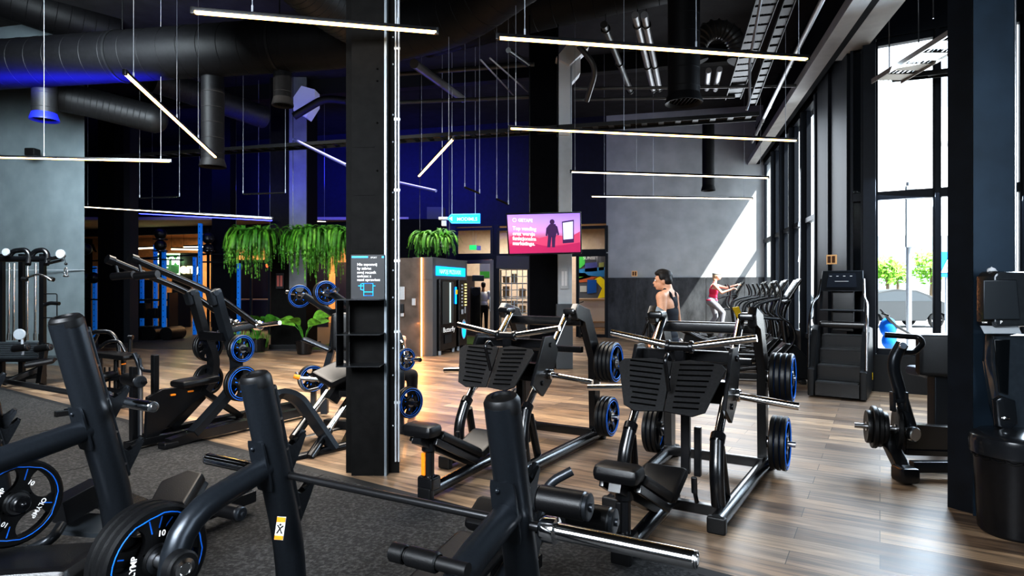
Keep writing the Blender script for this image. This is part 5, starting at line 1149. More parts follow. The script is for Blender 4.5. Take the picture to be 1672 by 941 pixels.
for s in (-1, 1):
    q = MB(); q.tube([(s*.28, .60, 1.70), (s*.30, .45, 1.42), (s*.35, .30, 1.36), (s*.365, .08, 1.1), (s*.365, .03, .42)], .020, 14, .12); bd(q, 'handrail', CHRB if s > 0 else BLK)
q = MB(); q.box((.382, .72, .27), (.004, .07, .10), bev=.001); bd(q, 'yellow_sticker', YEL)
# ================================================================ ellipticals in a row along the windows
def elliptical(loc, rz, label, group):
    """user faces +x; rear at -x"""
    T = thing('elliptical_trainer', label, 'elliptical', loc, rz)
    bd = lambda q, n, m, p=None: q.build(n, m, p or T, world=False)
    q = MB(); q.beam((-1.15, 0, .07), (.55, 0, .07), .09, .09); q.beam((-1.1, -.28, .04), (-1.1, .28, .04), .08, .07); q.beam((.5, -.32, .04), (.5, .32, .04), .08, .07)
    for s in (-1, 1): q.tube([(-1.1, s*.17, .10), (.25, s*.17, .30)], .028, 12)
    bd(q, 'base_frame', BLK)
    q = MB(); q.prism([(x, -.17, z) for x, z in ((-.05, .08), (.62, .06), (.70, .16), (.62, .40), (.42, .62), (.25, .66), (.08, .48))], (0, .34, 0), bev=.03); bd(q, 'front_housing', mat('housing_black', (.012, .013, .015), .28, 0, .01, 30, .1, coat=.4))
    q = MB(); q.tube([(.30, 0, .55), (.22, 0, 1.15), (.38, 0, 1.48)], .045, 14, .15); bd(q, 'console_mast', BLK)
    q = MB(); q.beam((.30, 0, 1.38), (.50, 0, 1.72), .38, .045, up=(-1, 0, .5), bev=.02); q.beam((.24, 0, 1.33), (.34, 0, 1.38), .34, .04, bev=.01); cn = bd(q, 'console', BLK)
    q = MB(); q.beam((.30, 0, 1.43), (.46, 0, 1.69), .30, .006, up=(-1, 0, .5)); M_ = q; 
    bmesh.ops.translate(q.bm, vec=(-.028, 0, .014), verts=q.bm.verts); bd(q, 'display', MATS['console_glass'], cn)
    for s in (-1, 1):
        q = MB(); q.tube([(.10, s*.30, 1.66), (.18, s*.31, 1.48), (.10, s*.31, 1.12), (.34, s*.29, .98), (.40, s*.27, .72), (.12, s*.24, .36)], .021, 12, .14); bd(q, 'moving_handle', BLK)
        q = MB(); q.tube([(.34, s*.16, 1.42), (.02, s*.2, 1.36), (-.22, s*.24, 1.28), (-.26, s*.24, 1.08), (.22, s*.10, 1.04)], .018, 12, .1); bd(q, 'fixed_handle', GRM)
        q = MB(); z = .30 if s > 0 else .42; q.tube([(.12, s*.24, .36), (-.45, s*.2, z-.02), (-1.0, s*.17, .24)], .026, 12, .1); q.box((-.42, s*.2, z+.03), (.40, .15, .04), bev=.015); bd(q, 'pedal_arm', BLK)
        q = MB(); q.disc((-.98, s*.17, .24), (0, s, 0), .05, .04, 16); bd(q, 'roller_wheel', CHRB)
    return tag(T, group=group)
EL = [(0.0, 'nearest elliptical trainer, at the window end of the row'), (1.2, 'second elliptical trainer from the near end of the window row'), (2.4, 'middle elliptical trainer of the window row'), (3.6, 'fourth elliptical trainer, just in front of the woman in pink'), (4.9, 'farthest elliptical trainer, the one the woman in pink uses')]
E0 = V(4.32, 10.35, 0); eproto = None
for k, lab in EL:
    loc = E0+wd*k; rz = math.radians(-15+2*math.sin(k*3))
    if k > 4: loc = E0+wd*k+V(-.35, 0, 0)
    if eproto is None: eproto = elliptical(tuple(loc), rz, lab, None)
    else: e_ = dup(eproto, tuple(loc), (0, 0, rz), lab)
    EW = loc.copy()
q = MB(); yb = E0+wd*4.9+V(-.35, 0, 0); 
# yellow bag hung on the fixed handle
o = thing('yellow_cloth', 'yellow cloth hanging from an elliptical handle near the woman', 'cloth', tuple(P(1203, 510, 11.6))); q = MB(); c = P(1204, 511, 11.6); q.prism([c+V(-.09, 0, .10), c+V(.03, 0, .12), c+V(.12, 0, -.13), c+V(.02, 0, -.14)], (.0, .05, 0), bev=.01); q.build('cloth_fold', YEL, o)
# low black treadmill-like trainers behind the leg press
for i, (x, d_, lab) in enumerate(((1095, 13.2, 'low black recumbent trainer left of the woman in pink'), (1118, 11.4, 'low black trainer frame nearer than the woman, behind leg press'))):
    c = P(x, 0, d_); T = thing('recumbent_trainer', lab, 'exercise machine', (c.x, c.y, 0), math.radians(-15))
    q = MB(); q.beam((-.6, 0, .06), (.6, 0, .06), .12, .10); 
    for s in (-1, 1): q.tube([(-.6, s*.25, .5), (-.45, s*.25, .92), (-.1, s*.25, .86), (.3, s*.22, .62), (.75, s*.2, .55)], .03, 12, .15); q.tube([(-.45, s*.22, .08), (-.45, s*.24, .86)], .03, 10)
    for x_ in (-.5, .5): q.beam((x_, -.3, .05), (x_, .3, .05), .07, .07)
    q.build('frame', BLK, T, world=False)
    q = MB(); q.prism([(xx, -.13, zz) for xx, zz in ((.2, .1), (.7, .1), (.74, .45), (.55, .68), (.3, .6))], (0, .26, 0), bev=.03); q.build('housing', BLK2, T, world=False)
    q = MB(); q.beam((-.35, 0, .55), (-.05, 0, .52), .36, .09, bev=.03); q.beam((-.38, 0, .6), (-.5, 0, .95), .34, .08, bev=.03); q.beam((-.2, 0, .1), (-.2, 0, .52), .07, .07, up=(1, 0, 0)); q.build('seat', PAD, T, world=False)
# ================================================================ people
def blob(parts, name, m, parent, vox=.012, smooth=2, world=True):
    """one continuous surface from tapered limbs and ellipsoids"""
    bm = bmesh.new()
    for p in parts:
        if p[0] == 'c':      # tapered capsule chain
            pts, rs = p[1], p[2]
            for (a, ra), (b, rb) in zip(zip(pts, rs), list(zip(pts, rs))[1:]):
                a = Vector(a); b = Vector(b); t = MB(); t.bm.free(); t.bm = bm; t.tube([a, b], [ra, rb], 16)
                for c_, r_ in ((a, ra), (b, rb)): bmesh.ops.create_uvsphere(bm, u_segments=16, v_segments=10, radius=r_*1.0, matrix=Matrix.Translation(c_))
        else:
            c_, sc = p[1], p[2]; R_ = p[3].to_4x4() if len(p) > 3 else Matrix.Identity(4)
            bmesh.ops.create_uvsphere(bm, u_segments=24, v_segments=16, radius=1, matrix=Matrix.Translation(Vector(c_)) @ R_ @ Matrix.Diagonal((*sc, 1)))
    bmesh.ops.recalc_face_normals(bm, faces=bm.faces)
    me = bpy.data.meshes.new('tmp'); bm.to_mesh(me); bm.free(); o = bpy.data.objects.new('tmp', me); COL.objects.link(o)
    md_ = o.modifiers.new('r', 'REMESH'); md_.mode = 'VOXEL'; md_.voxel_size = vox
    s_ = o.modifiers.new('s', 'SMOOTH'); s_.factor = .5; s_.iterations = smooth
    dg = bpy.context.evaluated_depsgraph_get(); dg.update(); me2 = bpy.data.meshes.new_from_object(o.evaluated_get(dg)); bpy.data.objects.remove(o)
    if parent is not None and world: me2.transform(WM(parent).inverted())
    me2.polygons.foreach_set('use_smooth', [True]*len(me2.polygons)); me2.materials.clear(); me2.materials.append(m); me2.name = name
    ob = bpy.data.objects.new(name, me2); COL.objects.link(ob); ob.parent = parent; return ob
def hand(wrist, d, palm_n, side, curl=.6, s=1.):
    """palm + five fingers; d = pointing direction, palm_n = palm normal, side=thumb side dir"""
    w = Vector(wrist); d = Vector(d).normalized(); n = Vector(palm_n).normalized(); n = (n-d*n.dot(d)).normalized(); t = Vector(side); t = (t-d*t.dot(d)-n*t.dot(n)).normalized()
    out = [('c', [w, w+d*.045*s], [.022*s, .028*s]), ('e', w+d*.055*s, (.022*s, .022*s, .022*s)), ('c', [w+d*.06*s+t*.022*s, w+d*.06*s-t*.022*s], [.020*s, .018*s])]
    for k, L_ in enumerate((.070, .080, .074, .060)):
        b0 = w+d*.085*s+t*(.027-.018*k)*s; p = b0; dr = d; pts = [w+d*.06*s+t*(.022-.015*k)*s, b0]
        for j, f in enumerate((.45, .32, .23)):
            a = curl*(1.0, 1.2, .9)[j]; dr = (dr*math.cos(a)+n*math.sin(a)).normalized(); p = p+dr*L_*f*s; pts.append(p)
        out.append(('c', pts, [.010*s, .0098*s, .009*s, .0083*s, .0075*s]))
    th = w+d*.03*s+t*.022*s; out.append(('c', [w+d*.02*s, th, th+(d*.5+t*.7+n*.3).normalized()*.035*s, th+(d*.5+t*.7+n*.3).normalized()*.035*s+(d*.7+n*.6).normalized()*.03*s], [.014*s, .0125*s, .011*s, .009*s]))
    return out
def head(c, f, up, s=1.):
    """c = skull centre, f = facing direction; returns parts"""
    f = Vector(f).normalized(); up = Vector(up); up = (up-f*up.dot(f)).normalized(); r = f.cross(up); R_ = Matrix((r, f, up)).transposed()
    q = lambda x, y, z: Vector(c)+R_@Vector((x*s, y*s, z*s))
    P_ = [('e', q(0, -.012, .02), (.074*s, .095*s, .085*s), R_), ('e', q(0, .022, -.045), (.055*s, .062*s, .070*s), R_), ('e', q(0, .055, -.092), (.028*s, .026*s, .022*s), R_),
          ('c', [q(0, .085, .0), q(0, .104, -.034)], [.009*s, .0125*s]), ('e', q(0, .092, -.066), (.024*s, .010*s, .010*s), R_), ('e', q(0, .078, .026), (.05*s, .014*s, .010*s), R_)]
    for k in (-1, 1): P_ += [('e', q(k*.076, -.005, -.015), (.010*s, .020*s, .032*s), R_), ('e', q(k*.032, .076, .002), (.017*s, .010*s, .010*s), R_)]
    return P_, q, R_
def face_bits(q, R_, parent, s=1., brow=None):
    for k in (-1, 1):
        e = MB(); e.ball(q(k*.031, .0845, .003), .0095*s); ey = e.build('eye', WHT, parent)
        e = MB(); e.ball(q(k*.031, .0925, .003), .0045*s); e.build('iris', BLK2, ey)
        e = MB(); e.tube([q(k*.016, .094, .021), q(k*.032, .093, .026), q(k*.048, .084, .021)], .0035*s, 6); e.build('eyebrow', brow or HAIRD, parent)
    e = MB(); e.tube([q(-.022, .098, -.066), q(0, .104, -.065), q(.022, .098, -.066)], .004*s, 6); e.build('lips', mat('lips', (.45, .15, .12), .5), parent)
# ---- man in the black tank top behind the nearest leg press
MD = 7.8; c0 = P(1090, 0, MD); X0, Y0 = c0.x, MD
T = thing('person', 'person with short dark hair in black tank top standing behind nearest leg press', 'person', (X0, Y0, 0), 0)
fw = V(-.80, .60, 0)    # body faces left and away
rt = V(fw.y, -fw.x, 0)
def B(r, f, z): return V(X0, Y0, 0)+rt*r+fw*f+V(0, 0, z)
hp, q_, Rm = head(B(.0, .045, 1.668)+V(-.02, 0, 0), V(-.98, .22, -.02), V(0, 0, 1), 1.1)
RB = Matrix((rt, fw, V(0, 0, 1))).transposed()
body = hp+[('c', [B(0, -.02, 1.46), B(-.0, .02, 1.62)], [.075, .066]), ('c', [B(-.15, -.01, 1.475), B(0, -.01, 1.53), B(.15, -.01, 1.475)], [.055, .062, .055]), ('e', B(0, 0, 1.34), (.180, .12, .18), RB), ('e', B(0, .01, 1.10), (.145, .10, .17), RB), ('e', B(0, 0, .95), (.165, .115, .13), RB),
    ('c', [B(-.13, 0, 1.46), B(.13, 0, 1.46)], [.062, .062])]
for s in (-1, 1):
    sh = B(s*.195, 0, 1.455); el = B(s*.245, -.04, 1.13); wr = B(s*.235, .10, .89)
    body += [('c', [sh, (sh+el)/2, el], [.066, .054, .043]), ('c', [el, el+(wr-el)*.3, wr], [.042, .043, .027]), ('e', sh, (.070, .07, .075), RB)]
    body += hand(wr, wr-el+V(0, 0, -.2), -rt*s, fw, .45)
    body += [('c', [B(s*.09, 0, .90), B(s*.10, .02, .50), B(s*.10, -.01, .10)], [.090, .058, .040]), ('e', B(s*.10, -.03, .36), (.055, .058, .11), RB), ('c', [B(s*.10, -.03, .05), B(s*.105, .15, .035)], [.040, .030])]
bo = blob(body, 'body', SKIN, T, .011)
face_bits(q_, Rm, T, 1.1)
hr = []
for x, y, z, a, b_, c_ in ((0, -.025, .05, .080, .092, .076), (0, .045, .082, .062, .045, .032), (.04, -.05, .0, .045, .055, .06), (-.04, -.05, .0, .045, .055, .06), (0, -.075, -.01, .06, .035, .06), (.072, .005, .04, .016, .04, .045), (-.072, .005, .04, .016, .04, .045), (.0, -.0, .10, .06, .07, .035)):
    hr.append(('e', q_(x, y, z), (a*1.1, b_*1.1, c_*1.1), Rm))
blob(hr, 'hair', HAIRD, T, .01)
tank = [('e', B(0, 0, 1.20), (.172, .125, .19), RB), ('e', B(0, .01, 1.06), (.158, .115, .17), RB), ('e', B(0, 0, .96), (.172, .125, .11), RB), ('e', B(0, -.05, 1.36), (.095, .08, .12), RB), ('e', B(0, .05, 1.34), (.12, .078, .10), RB), ('e', B(0, 0, 1.26), (.182, .13, .15), RB)]
for s in (-1, 1): tank += [('c', [B(s*.03, -.10, 1.36), B(s*.085, -.07, 1.50), B(s*.09, .0, 1.555), B(s*.09, .07, 1.48), B(s*.08, .10, 1.38)], [.024, .020, .018, .018, .024])]
blob(tank, 'tank_top', TOPB, T, .011)
blob([('e', B(0, 0, .90), (.18, .135, .12), RB)]+[('c', [B(s*.09, 0, .86), B(s*.105, .01, .54)], [.105, .088]) for s in (-1, 1)], 'shorts', mat('dark_shorts', (.015, .02, .03), .8, 0, .1, 60, .2), T, .012)
for s in (-1, 1): blob([('c', [B(s*.10, -.04, .045), B(s*.105, .17, .04)], [.048, .040]), ('e', B(s*.10, -.03, .07), (.045, .055, .05), RB)], 'shoe', SHOE, T, .011)
# ---- woman on the far elliptical
WX = P(1166, 0, 14.9); X0, Y0 = WX.x, 14.9; fw = V(.97, -.24, 0).normalized(); rt = V(fw.y, -fw.x, 0); RB = Matrix((rt, fw, V(0, 0, 1))).transposed()
T = thing('person', 'person in pink tank top and grey cap working out on the far elliptical', 'person', (X0, Y0, 0), 0)
zb = .37
hp, q_, Rm = head(B(0, .07, 1.50+zb), fw*1.0+V(0, 0, .05), V(-.05, 0, 1), .93)
body = hp+[('c', [B(0, .0, 1.27+zb), B(0, .035, 1.43+zb)], [.052, .046]), ('e', B(0, -.01, 1.16+zb), (.145, .10, .15), RB), ('e', B(0, -.02, 1.00+zb), (.12, .09, .12), RB), ('e', B(0, -.05, .88+zb), (.16, .13, .12), RB), ('c', [B(-.11, 0, 1.27+zb), B(.11, 0, 1.27+zb)], [.05, .05])]
sh = B(.15, 0, 1.27+zb); el = B(.20, .16, 1.08+zb); wr = B(.22, .38, 1.17+zb); body += [('c', [sh, el], [.045, .034]), ('c', [el, wr], [.034, .022])]+hand(wr, wr-el, V(0, 0, -1), -rt, .9, .92)
sh = B(-.15, .02, 1.27+zb); el = B(-.2, .30, 1.20+zb); wr = B(-.22, .53, 1.27+zb); body += [('c', [sh, el], [.045, .034]), ('c', [el, wr], [.034, .022])]+hand(wr, wr-el, V(0, 0, -1), rt, .9, .92)
k1 = B(.10, .20, .60+zb); a1 = B(.12, .12, .25+.03); k2 = B(-.10, .05, .50+zb); a2 = B(-.12, -.20, .42)
blob(body, 'body', SKIN2, T, .011)
face_bits(q_, Rm, T, .93, HAIRL)
blob([('c', [B(.09, -.04, .86+zb), k1, a1+V(0, 0, .06)], [.092, .062, .038]), ('c', [B(-.09, -.04, .86+zb), k2, a2+V(0, 0, .06)], [.092, .060, .038]), ('e', B(0, -.05, .88+zb), (.165, .138, .13), RB)], 'leggings', LEGG, T, .012)
for a_ in (a1, a2): blob([('c', [a_+V(0, 0, .03)-fw*.04, a_+V(0, 0, .02)+fw*.15], [.042, .034])], 'shoe', SHOE, T, .011)
blob([('e', B(0, -.01, 1.13+zb), (.150, .108, .15), RB), ('e', B(0, -.025, .99+zb), (.130, .10, .13), RB), ('e', B(0, -.05, .90+zb), (.165, .14, .07), RB)]+[('c', [B(s*.09, -.06, 1.22+zb), B(s*.09, -.0, 1.325+zb), B(s*.08, .06, 1.23+zb)], [.028, .02, .028]) for s in (-1, 1)], 'tank_top', TOPP, T, .011)
hh = [('e', q_(0, -.03, .0), (.075, .085, .085), Rm), ('e', q_(0, -.085, -.06), (.05, .035, .08), Rm), ('e', q_(.03, -.07, -.1), (.03, .03, .05), Rm)]
blob(hh, 'hair', HAIRL, T, .011)
blob([('e', q_(0, -.015, .05), (.082, .10, .062), Rm), ('e', q_(0, .085, .045), (.055, .045, .010), Rm)], 'cap', CAPM, T, .011)
# ---- person seated behind the main column, raised fist
X0, Y0 = P(618, 0, 7.1).x, 7.1; fw = V(.80, -.6, 0); rt = V(fw.y, -fw.x, 0); RB = Matrix((rt, fw, V(0, 0, 1))).transposed()
T = thing('person', 'person in black long sleeves behind the main column, one fist raised', 'person', (X0, Y0, 0), 0)
X0, Y0 = X0, Y0
wr = P(659, 563, 6.95)+V(0, 0, 0); el = P(661, 600, 7.0)+V(.0, 0, -.04)
hp, q_, Rm = head(B(0, .03, 1.28), fw, V(0, 0, 1))
base = [('c', [B(0, 0, 1.02), B(0, .01, 1.20)], [.06, .055])]+hp+[('c', [wr+V(0, 0, -.08), wr], [.032, .026])]+hand(wr, V(-.05, 0, 1), -rt*.2+fw*-.9, V(-1, 0, 0), 1.25)
# legs down to the feet so that the body is one piece
base += [('e', B(0, 0, .90), (.15, .10, .18), RB), ('e', B(0, -.02, .62), (.16, .12, .12), RB)]
for s in (-1, 1): base += [('c', [B(s*.10, 0, .60), B(s*.13, .42, .58), B(s*.13, .42, .10)], [.085, .058, .04]), ('c', [B(s*.13, .40, .05), B(s*.13, .55, .04)], [.042, .034])]
sh = B(.17, 0, 1.02) if (B(.17, 0, 1.02)-el).length < (B(-.17, 0, 1.02)-el).length else B(-.17, 0, 1.02)
so = B(-.17, 0, 1.02) if sh == B(.17, 0, 1.02) else B(.17, 0, 1.02)
base += [('c', [sh, el, wr+V(0, 0, -.06)], [.055, .042, .033]), ('c', [so, so+V(0, 0, -.28), so+V(0, 0, -.30)+fw*.22], [.05, .04, .03])]+hand(so+V(0, 0, -.30)+fw*.22, fw, V(0, 0, -1), rt, .8)
blob(base, 'body', SKIN, T, .010)
face_bits(q_, Rm, T)
blob([('e', q_(0, -.025, .045), (.082, .095, .08), Rm), ('e', q_(0, -.06, -.01), (.07, .05, .07), Rm)], 'hair', HAIRD, T, .01)
blob([('e', B(0, 0, .90), (.165, .115, .19), RB), ('e', B(0, -.02, .66), (.165, .125, .13), RB), ('c', [sh, el, wr+V(0, 0, -.10)], [.064, .052, .040]), ('c', [so, so+V(0, 0, -.28), so+V(0, 0, -.30)+fw*.18], [.06, .05, .038]), ('c', [B(-.13, 0, 1.04), B(.13, 0, 1.04)], [.07, .07])], 'long_sleeve_top', TOPB, T, .011)
blob([('c', [B(s*.10, 0, .60), B(s*.13, .42, .58), B(s*.13, .42, .16)], [.096, .068, .05]) for s in (-1, 1)], 'trousers', mat('black_trousers', (.012, .012, .014), .85), T, .012)
# ---- person behind the glass door, back turned
c = fpt(787, 0, -1.0); X0, Y0 = c.x, c.y; fw = V(-.2, 1, 0).normalized(); rt = V(fw.y, -fw.x, 0); RB = Matrix((rt, fw, V(0, 0, 1))).transposed()
T = thing('person', 'person in white shirt and black trousers standing behind the glass door', 'person', (X0, Y0, 0), 0)
hp, q_, Rm = head(B(0, .03, 1.66), fw, V(0, 0, 1))
body = hp+[('c', [B(0, 0, 1.42), B(0, .02, 1.57)], [.06, .055]), ('e', B(0, 0, 1.25), (.17, .11, .2), RB), ('e', B(0, 0, .98), (.155, .11, .14), RB)]
arms = []
for s in (-1, 1):
    sh = B(s*.18, 0, 1.42); el = B(s*.26, -.02, 1.14); wr = B(s*.22, .10, .92); body += [('c', [sh, el, wr], [.05, .04, .028])]+hand(wr, wr-el, -rt*s, fw, .5); body += [('c', [B(s*.09, 0, .92), B(s*.10, .02, .5), B(s*.10, 0, .09)], [.085, .055, .04]), ('c', [B(s*.1, -.02, .045), B(s*.1, .15, .035)], [.04, .03])]
    arms.append(('c', [sh, el], [.062, .055]))
blob(body, 'body', SKIN, T, .013); face_bits(q_, Rm, T)
blob([('e', q_(0, -.025, .045), (.082, .095, .08), Rm), ('e', q_(0, -.06, -.01), (.07, .05, .07), Rm)], 'hair', HAIRD, T, .012)
blob([('e', B(0, 0, 1.25), (.185, .125, .21), RB), ('e', B(0, 0, 1.02), (.165, .12, .14), RB)]+arms, 'shirt', WHT, T, .013)
blob([('e', B(0, 0, .94), (.165, .12, .12), RB)]+[('c', [B(s*.09, 0, .9), B(s*.10, .02, .5), B(s*.10, 0, .12)], [.095, .068, .055]) for s in (-1, 1)], 'trousers', MATS['black_trousers'], T, .013)
# ================================================================ vending kiosk
Kc = PZ(690, 582, 0); Kc.z = 0; kd = (PZ(748, 568, 0)-Kc); kd.z = 0; kl = kd.length; kd.normalize(); kn = V(kd.y, -kd.x, 0)   # kn faces the hall (right/front)
kb = -kn; ztop = CAMH-(421-470.5)*Kc.y/F
T = thing('vending_kiosk', 'dark stone-clad vending kiosk with glowing orange edge strip', 'kiosk', (Kc.x, Kc.y, 0))
lf = V(-.985, .17, 0).normalized()
q = MB(); lfd = 1.3; a, b = Kc, Kc+lf*lfd
STN = mat('kiosk_stone', (.10, .082, .072), .6, 0, .1, 3, .35)
q.prism([Kc+V(0, .0, 0)+lf*.06, b, b+V(.0, .12, 0), Kc+lf*.06+V(0, .12, 0)], (0, 0, ztop)); q.build('side_wall', STN, T)
q = MB(); GRK = mat('kiosk_frame', (.11, .115, .125), .45, .2)
q.beam(Kc+V(0, 0, ztop-.25), Kc+kd*kl+V(0, 0, ztop-.25), .5, .5); q.box(Kc+kd*.12+V(0, 0, ztop/2), (.5, .22, ztop), rotm(kn, kd)); q.box(Kc+kd*(kl-.06)+V(0, 0, ztop/2), (.5, .12, ztop), rotm(kn, kd)); q.beam(Kc+V(0, 0, ztop+.0), Kc+kd*kl+V(0, 0, ztop), .52, .02); q.build('front_frame', GRK, T)
q = MB(); q.box(Kc+kn*.0+V(-.02, -.03, ztop/2), (.03, .03, ztop)); q.build('orange_light_strip', mat('orange_led', (1, .4, .1), .5, emit=(1., .42, .10), estr=6), T)
q = MB(); c = Kc+kd*(kl*.5)+kn*.26+V(0, 0, 1.97); q.beam(c-kd*kl*.42, c+kd*kl*.42,   .03, .22); sgk = q.build('blue_header', BSG, T)
text('NAPOJE PRZEKASKI', .15, TXT, 'header_text', sgk, c-kd*kl*.36+kn*.03+V(0, 0, -.06), facing(kd), .001)
q = MB(); q.beam(Kc+lf*.16+V(0, -.02, 1.25), Kc+lf*.16+V(0, -.02, 1.25)+lf*.09, .03, .16); q.build('card_reader', LGT, T)
for i, (x, z, w_, h_) in enumerate(((.42, 1.45, .12, .30), (.45, 1.1, .08, .2), (.44, .95, .08, .08))):
    q = MB(); q.beam(Kc+lf*x+V(0, -.03, z), Kc+lf*(x+w_)+V(0, -.03, z), .04, h_); q.build('wall_panel', LGT if i != 1 else GRM, T)
def vend(t0, t1, label, kind):
    o = thing('vending_machine', label, 'vending machine', tuple(Kc+kd*(t0+t1)/2))
    c = Kc+kd*(t0+t1)/2+kn*.06; w_ = t1-t0; R_ = rotm(kn, kd)
    q = MB(); q.box(c+V(0, 0, 1.12), (.5, w_, 2.0), R_, bev=.02); q.build('cabinet', BLK, o)
    for s in (-1, 1): q = MB(); q.box(c+kd*s*w_*.4+kn*.2+V(0, 0, .06), (.06, .06, .12)); q.build('foot', LGT, o)
    f = c+kn*.26
    if kind == 0:
        q = MB(); q.beam(f-kd*w_*.38+V(0, 0, 1.45), f+kd*w_*.28+V(0, 0, 1.45), .01, 1.2); w0 = q.build('glass_front', mat('vend_glass', (.05, .06, .065), .15), o)
        q = MB(); q.beam(f+kd*w_*.02+V(0, 0, 1.45)+kn*.01, f+kd*w_*.10+V(0, 0, 1.45)+kn*.01, .01, 1.15); q.build('light_strip', mat('vend_light', (.4, .5, .5), .4, emit=(.5, .65, .62), estr=.5), w0)
        q = MB(); q.beam(f+kd*w_*.36+V(0, 0, 1.65)+kn*.01, f+kd*w_*.46+V(0, 0, 1.65)+kn*.01, .01, .5); q.build('blue_panel', BSG, o)
        q = MB(); q.beam(f+kd*w_*.36+V(0, 0, 1.75)+kn*.02, f+kd*w_*.5+V(0, 0, 1.75)+kn*.02, .01, .14); q.build('yellow_panel', YEL, o)
        o.scale = (1, 1, 1)
        text('Butterfly', .20, TXT, 'brand_text', o, f-kd*w_*.36+V(0, 0, .62)+kn*.01, facing(kd), .001)
        q = MB(); q.beam(f-kd*w_*.25+V(0, 0, .42)+kn*.005, f+kd*w_*.15+V(0, 0, .42)+kn*.005, .01, .24); q.build('outlet_flap', GRM, o)
    else:
        q = MB()
        for k in range(8): q.beam(f+kd*w_*.12+V(0, 0, 1.98-k*.09)+kn*.005, f+kd*w_*.38+V(0, 0, 1.98-k*.09)+kn*.005, .01, .045)
        q.build('selection_labels', mat('vend_yellow', (.8, .7, .3), .5, emit=(.9, .75, .3), estr=.6), o)
        q = MB()
        for k in range(7): q.beam(f-kd*w_*.3+V(0, 0, 1.95-k*.1)+kn*.005, f-kd*w_*.1+V(0, 0, 1.95-k*.1)+kn*.005, .01, .05)
        q.beam(f-kd*w_*.3+V(0, 0, 1.15)+kn*.005, f-kd*w_*.05+V(0, 0, 1.15)+kn*.005, .01, .14); q.beam(f+kd*w_*.1+V(0, 0, 1.2)+kn*.005, f+kd*w_*.25+V(0, 0, 1.2)+kn*.005, .01, .2); q.build('button_labels', LGT, o)
        q = MB(); n_ = 24; q.prism([f+kn*.004+kd*w_*.30*math.cos(2*PI*i/n_)+V(0, 0, .62+.30*math.sin(2*PI*i/n_)) for i in range(n_)], kn*.008); lg = q.build('round_logo', LGT, o)
        q = MB(); q.prism([f+kn*.013+kd*w_*.22*math.cos(2*PI*i/n_)+V(0, 0, .60+.24*math.sin(2*PI*i/n_)) for i in range(n_)], kn*.004); q.build('logo_centre', BSG, lg)
    o.scale = (1, 1, .84)
VS = [];
vend(.28, kl*.60, 'black glass-fronted vending machine, the left one in the kiosk', 0); vend(kl*.68, kl-.14, 'black coffee machine with round blue logo, the right one in the kiosk', 1)
# ================================================================ plants
FERN = mat('fern_green', (.06, .21, .02), .55, 0, .05, 10, .5); FERNL = mat('fern_light', (.14, .33, .04), .55, 0, .05, 10, .5)
def frond(q, base, dirv, L_, rnd, wd_=.05, droop=1.2):
    p = Vector(base); d = Vector(dirv).normalized(); n = int(L_/.035)+2; pts = [p]
    for i in range(n): d = (d+V(0, 0, -droop*.09)).normalized(); p = p+d*L_/n; pts.append(p)
    for i in range(1, len(pts)):
        t = (pts[i]-pts[i-1]).normalized(); s_ = t.cross(V(0, 0, 1)); s_ = s_.normalized() if s_.length > .1 else V(rnd.uniform(-1, 1), rnd.uniform(-1, 1), 0).normalized()
        w_ = wd_*(1-.7*i/len(pts))*rnd.uniform(.8, 1.2)
        for k in (-1, 1):
            tip = pts[i]+s_*k*w_+t*w_*.5; q.quad(pts[i-1], tip+t*.008, tip+V(0, 0, .006)+t*.02, pts[i])
def hanging(name, label, px0, px1, ytop, ybot, d, n, depth=.35):
    rnd = random.Random(px0); a = P(px0, ytop, d); b = P(px1, ytop, d); H = (ybot-ytop)*d/F
    o = thing(name, label, 'plant', tuple((a+b)/2))
    for nm, m, k in (('foliage', FERN, .6), ('light_foliage', FERNL, .4)):
        q = MB()
        for _ in range(int(n*k)):
            x = rnd.random(); base = a+(b-a)*x+V(0, rnd.uniform(0, depth), rnd.uniform(-.12, .05)); L_ = H*rnd.uniform(.45, 1.05)*(.7+.5*abs(math.sin(x*9+px0)))
            ang = rnd.uniform(0, 2*PI); frond(q, base, (math.cos(ang)*.6, math.sin(ang)*.6-.3, rnd.uniform(.3, 1.8)), L_*1.2, rnd, .055, 2.6)
        q.build(nm, m, o, smooth=False)
    q = MB(); q.beam(a+V(0, depth/2+.05, -.16), b+V(0, depth/2+.05, -.16), depth*.8, .2, bev=.01)
    for p in (a, b): q.cyl(p+V(0, depth/2, 0), V(p.x, p.y+depth/2, 6.9), .006, n=6)
    q.build('planter_box', BLK, o)
hanging('hanging_planter', 'green fern hanging planter left of the planted black column', 380, 436, 380, 440, 14.6, 230)
hanging('hanging_planter', 'wide green fern hanging planter beside the main column at left', 474, 566, 380, 442, 14.2, 420)
hanging('fern_on_kiosk', 'bushy green fern in a trough on top of the vending kiosk', 683, 732, 386, 422, 14.9, 240, .5)
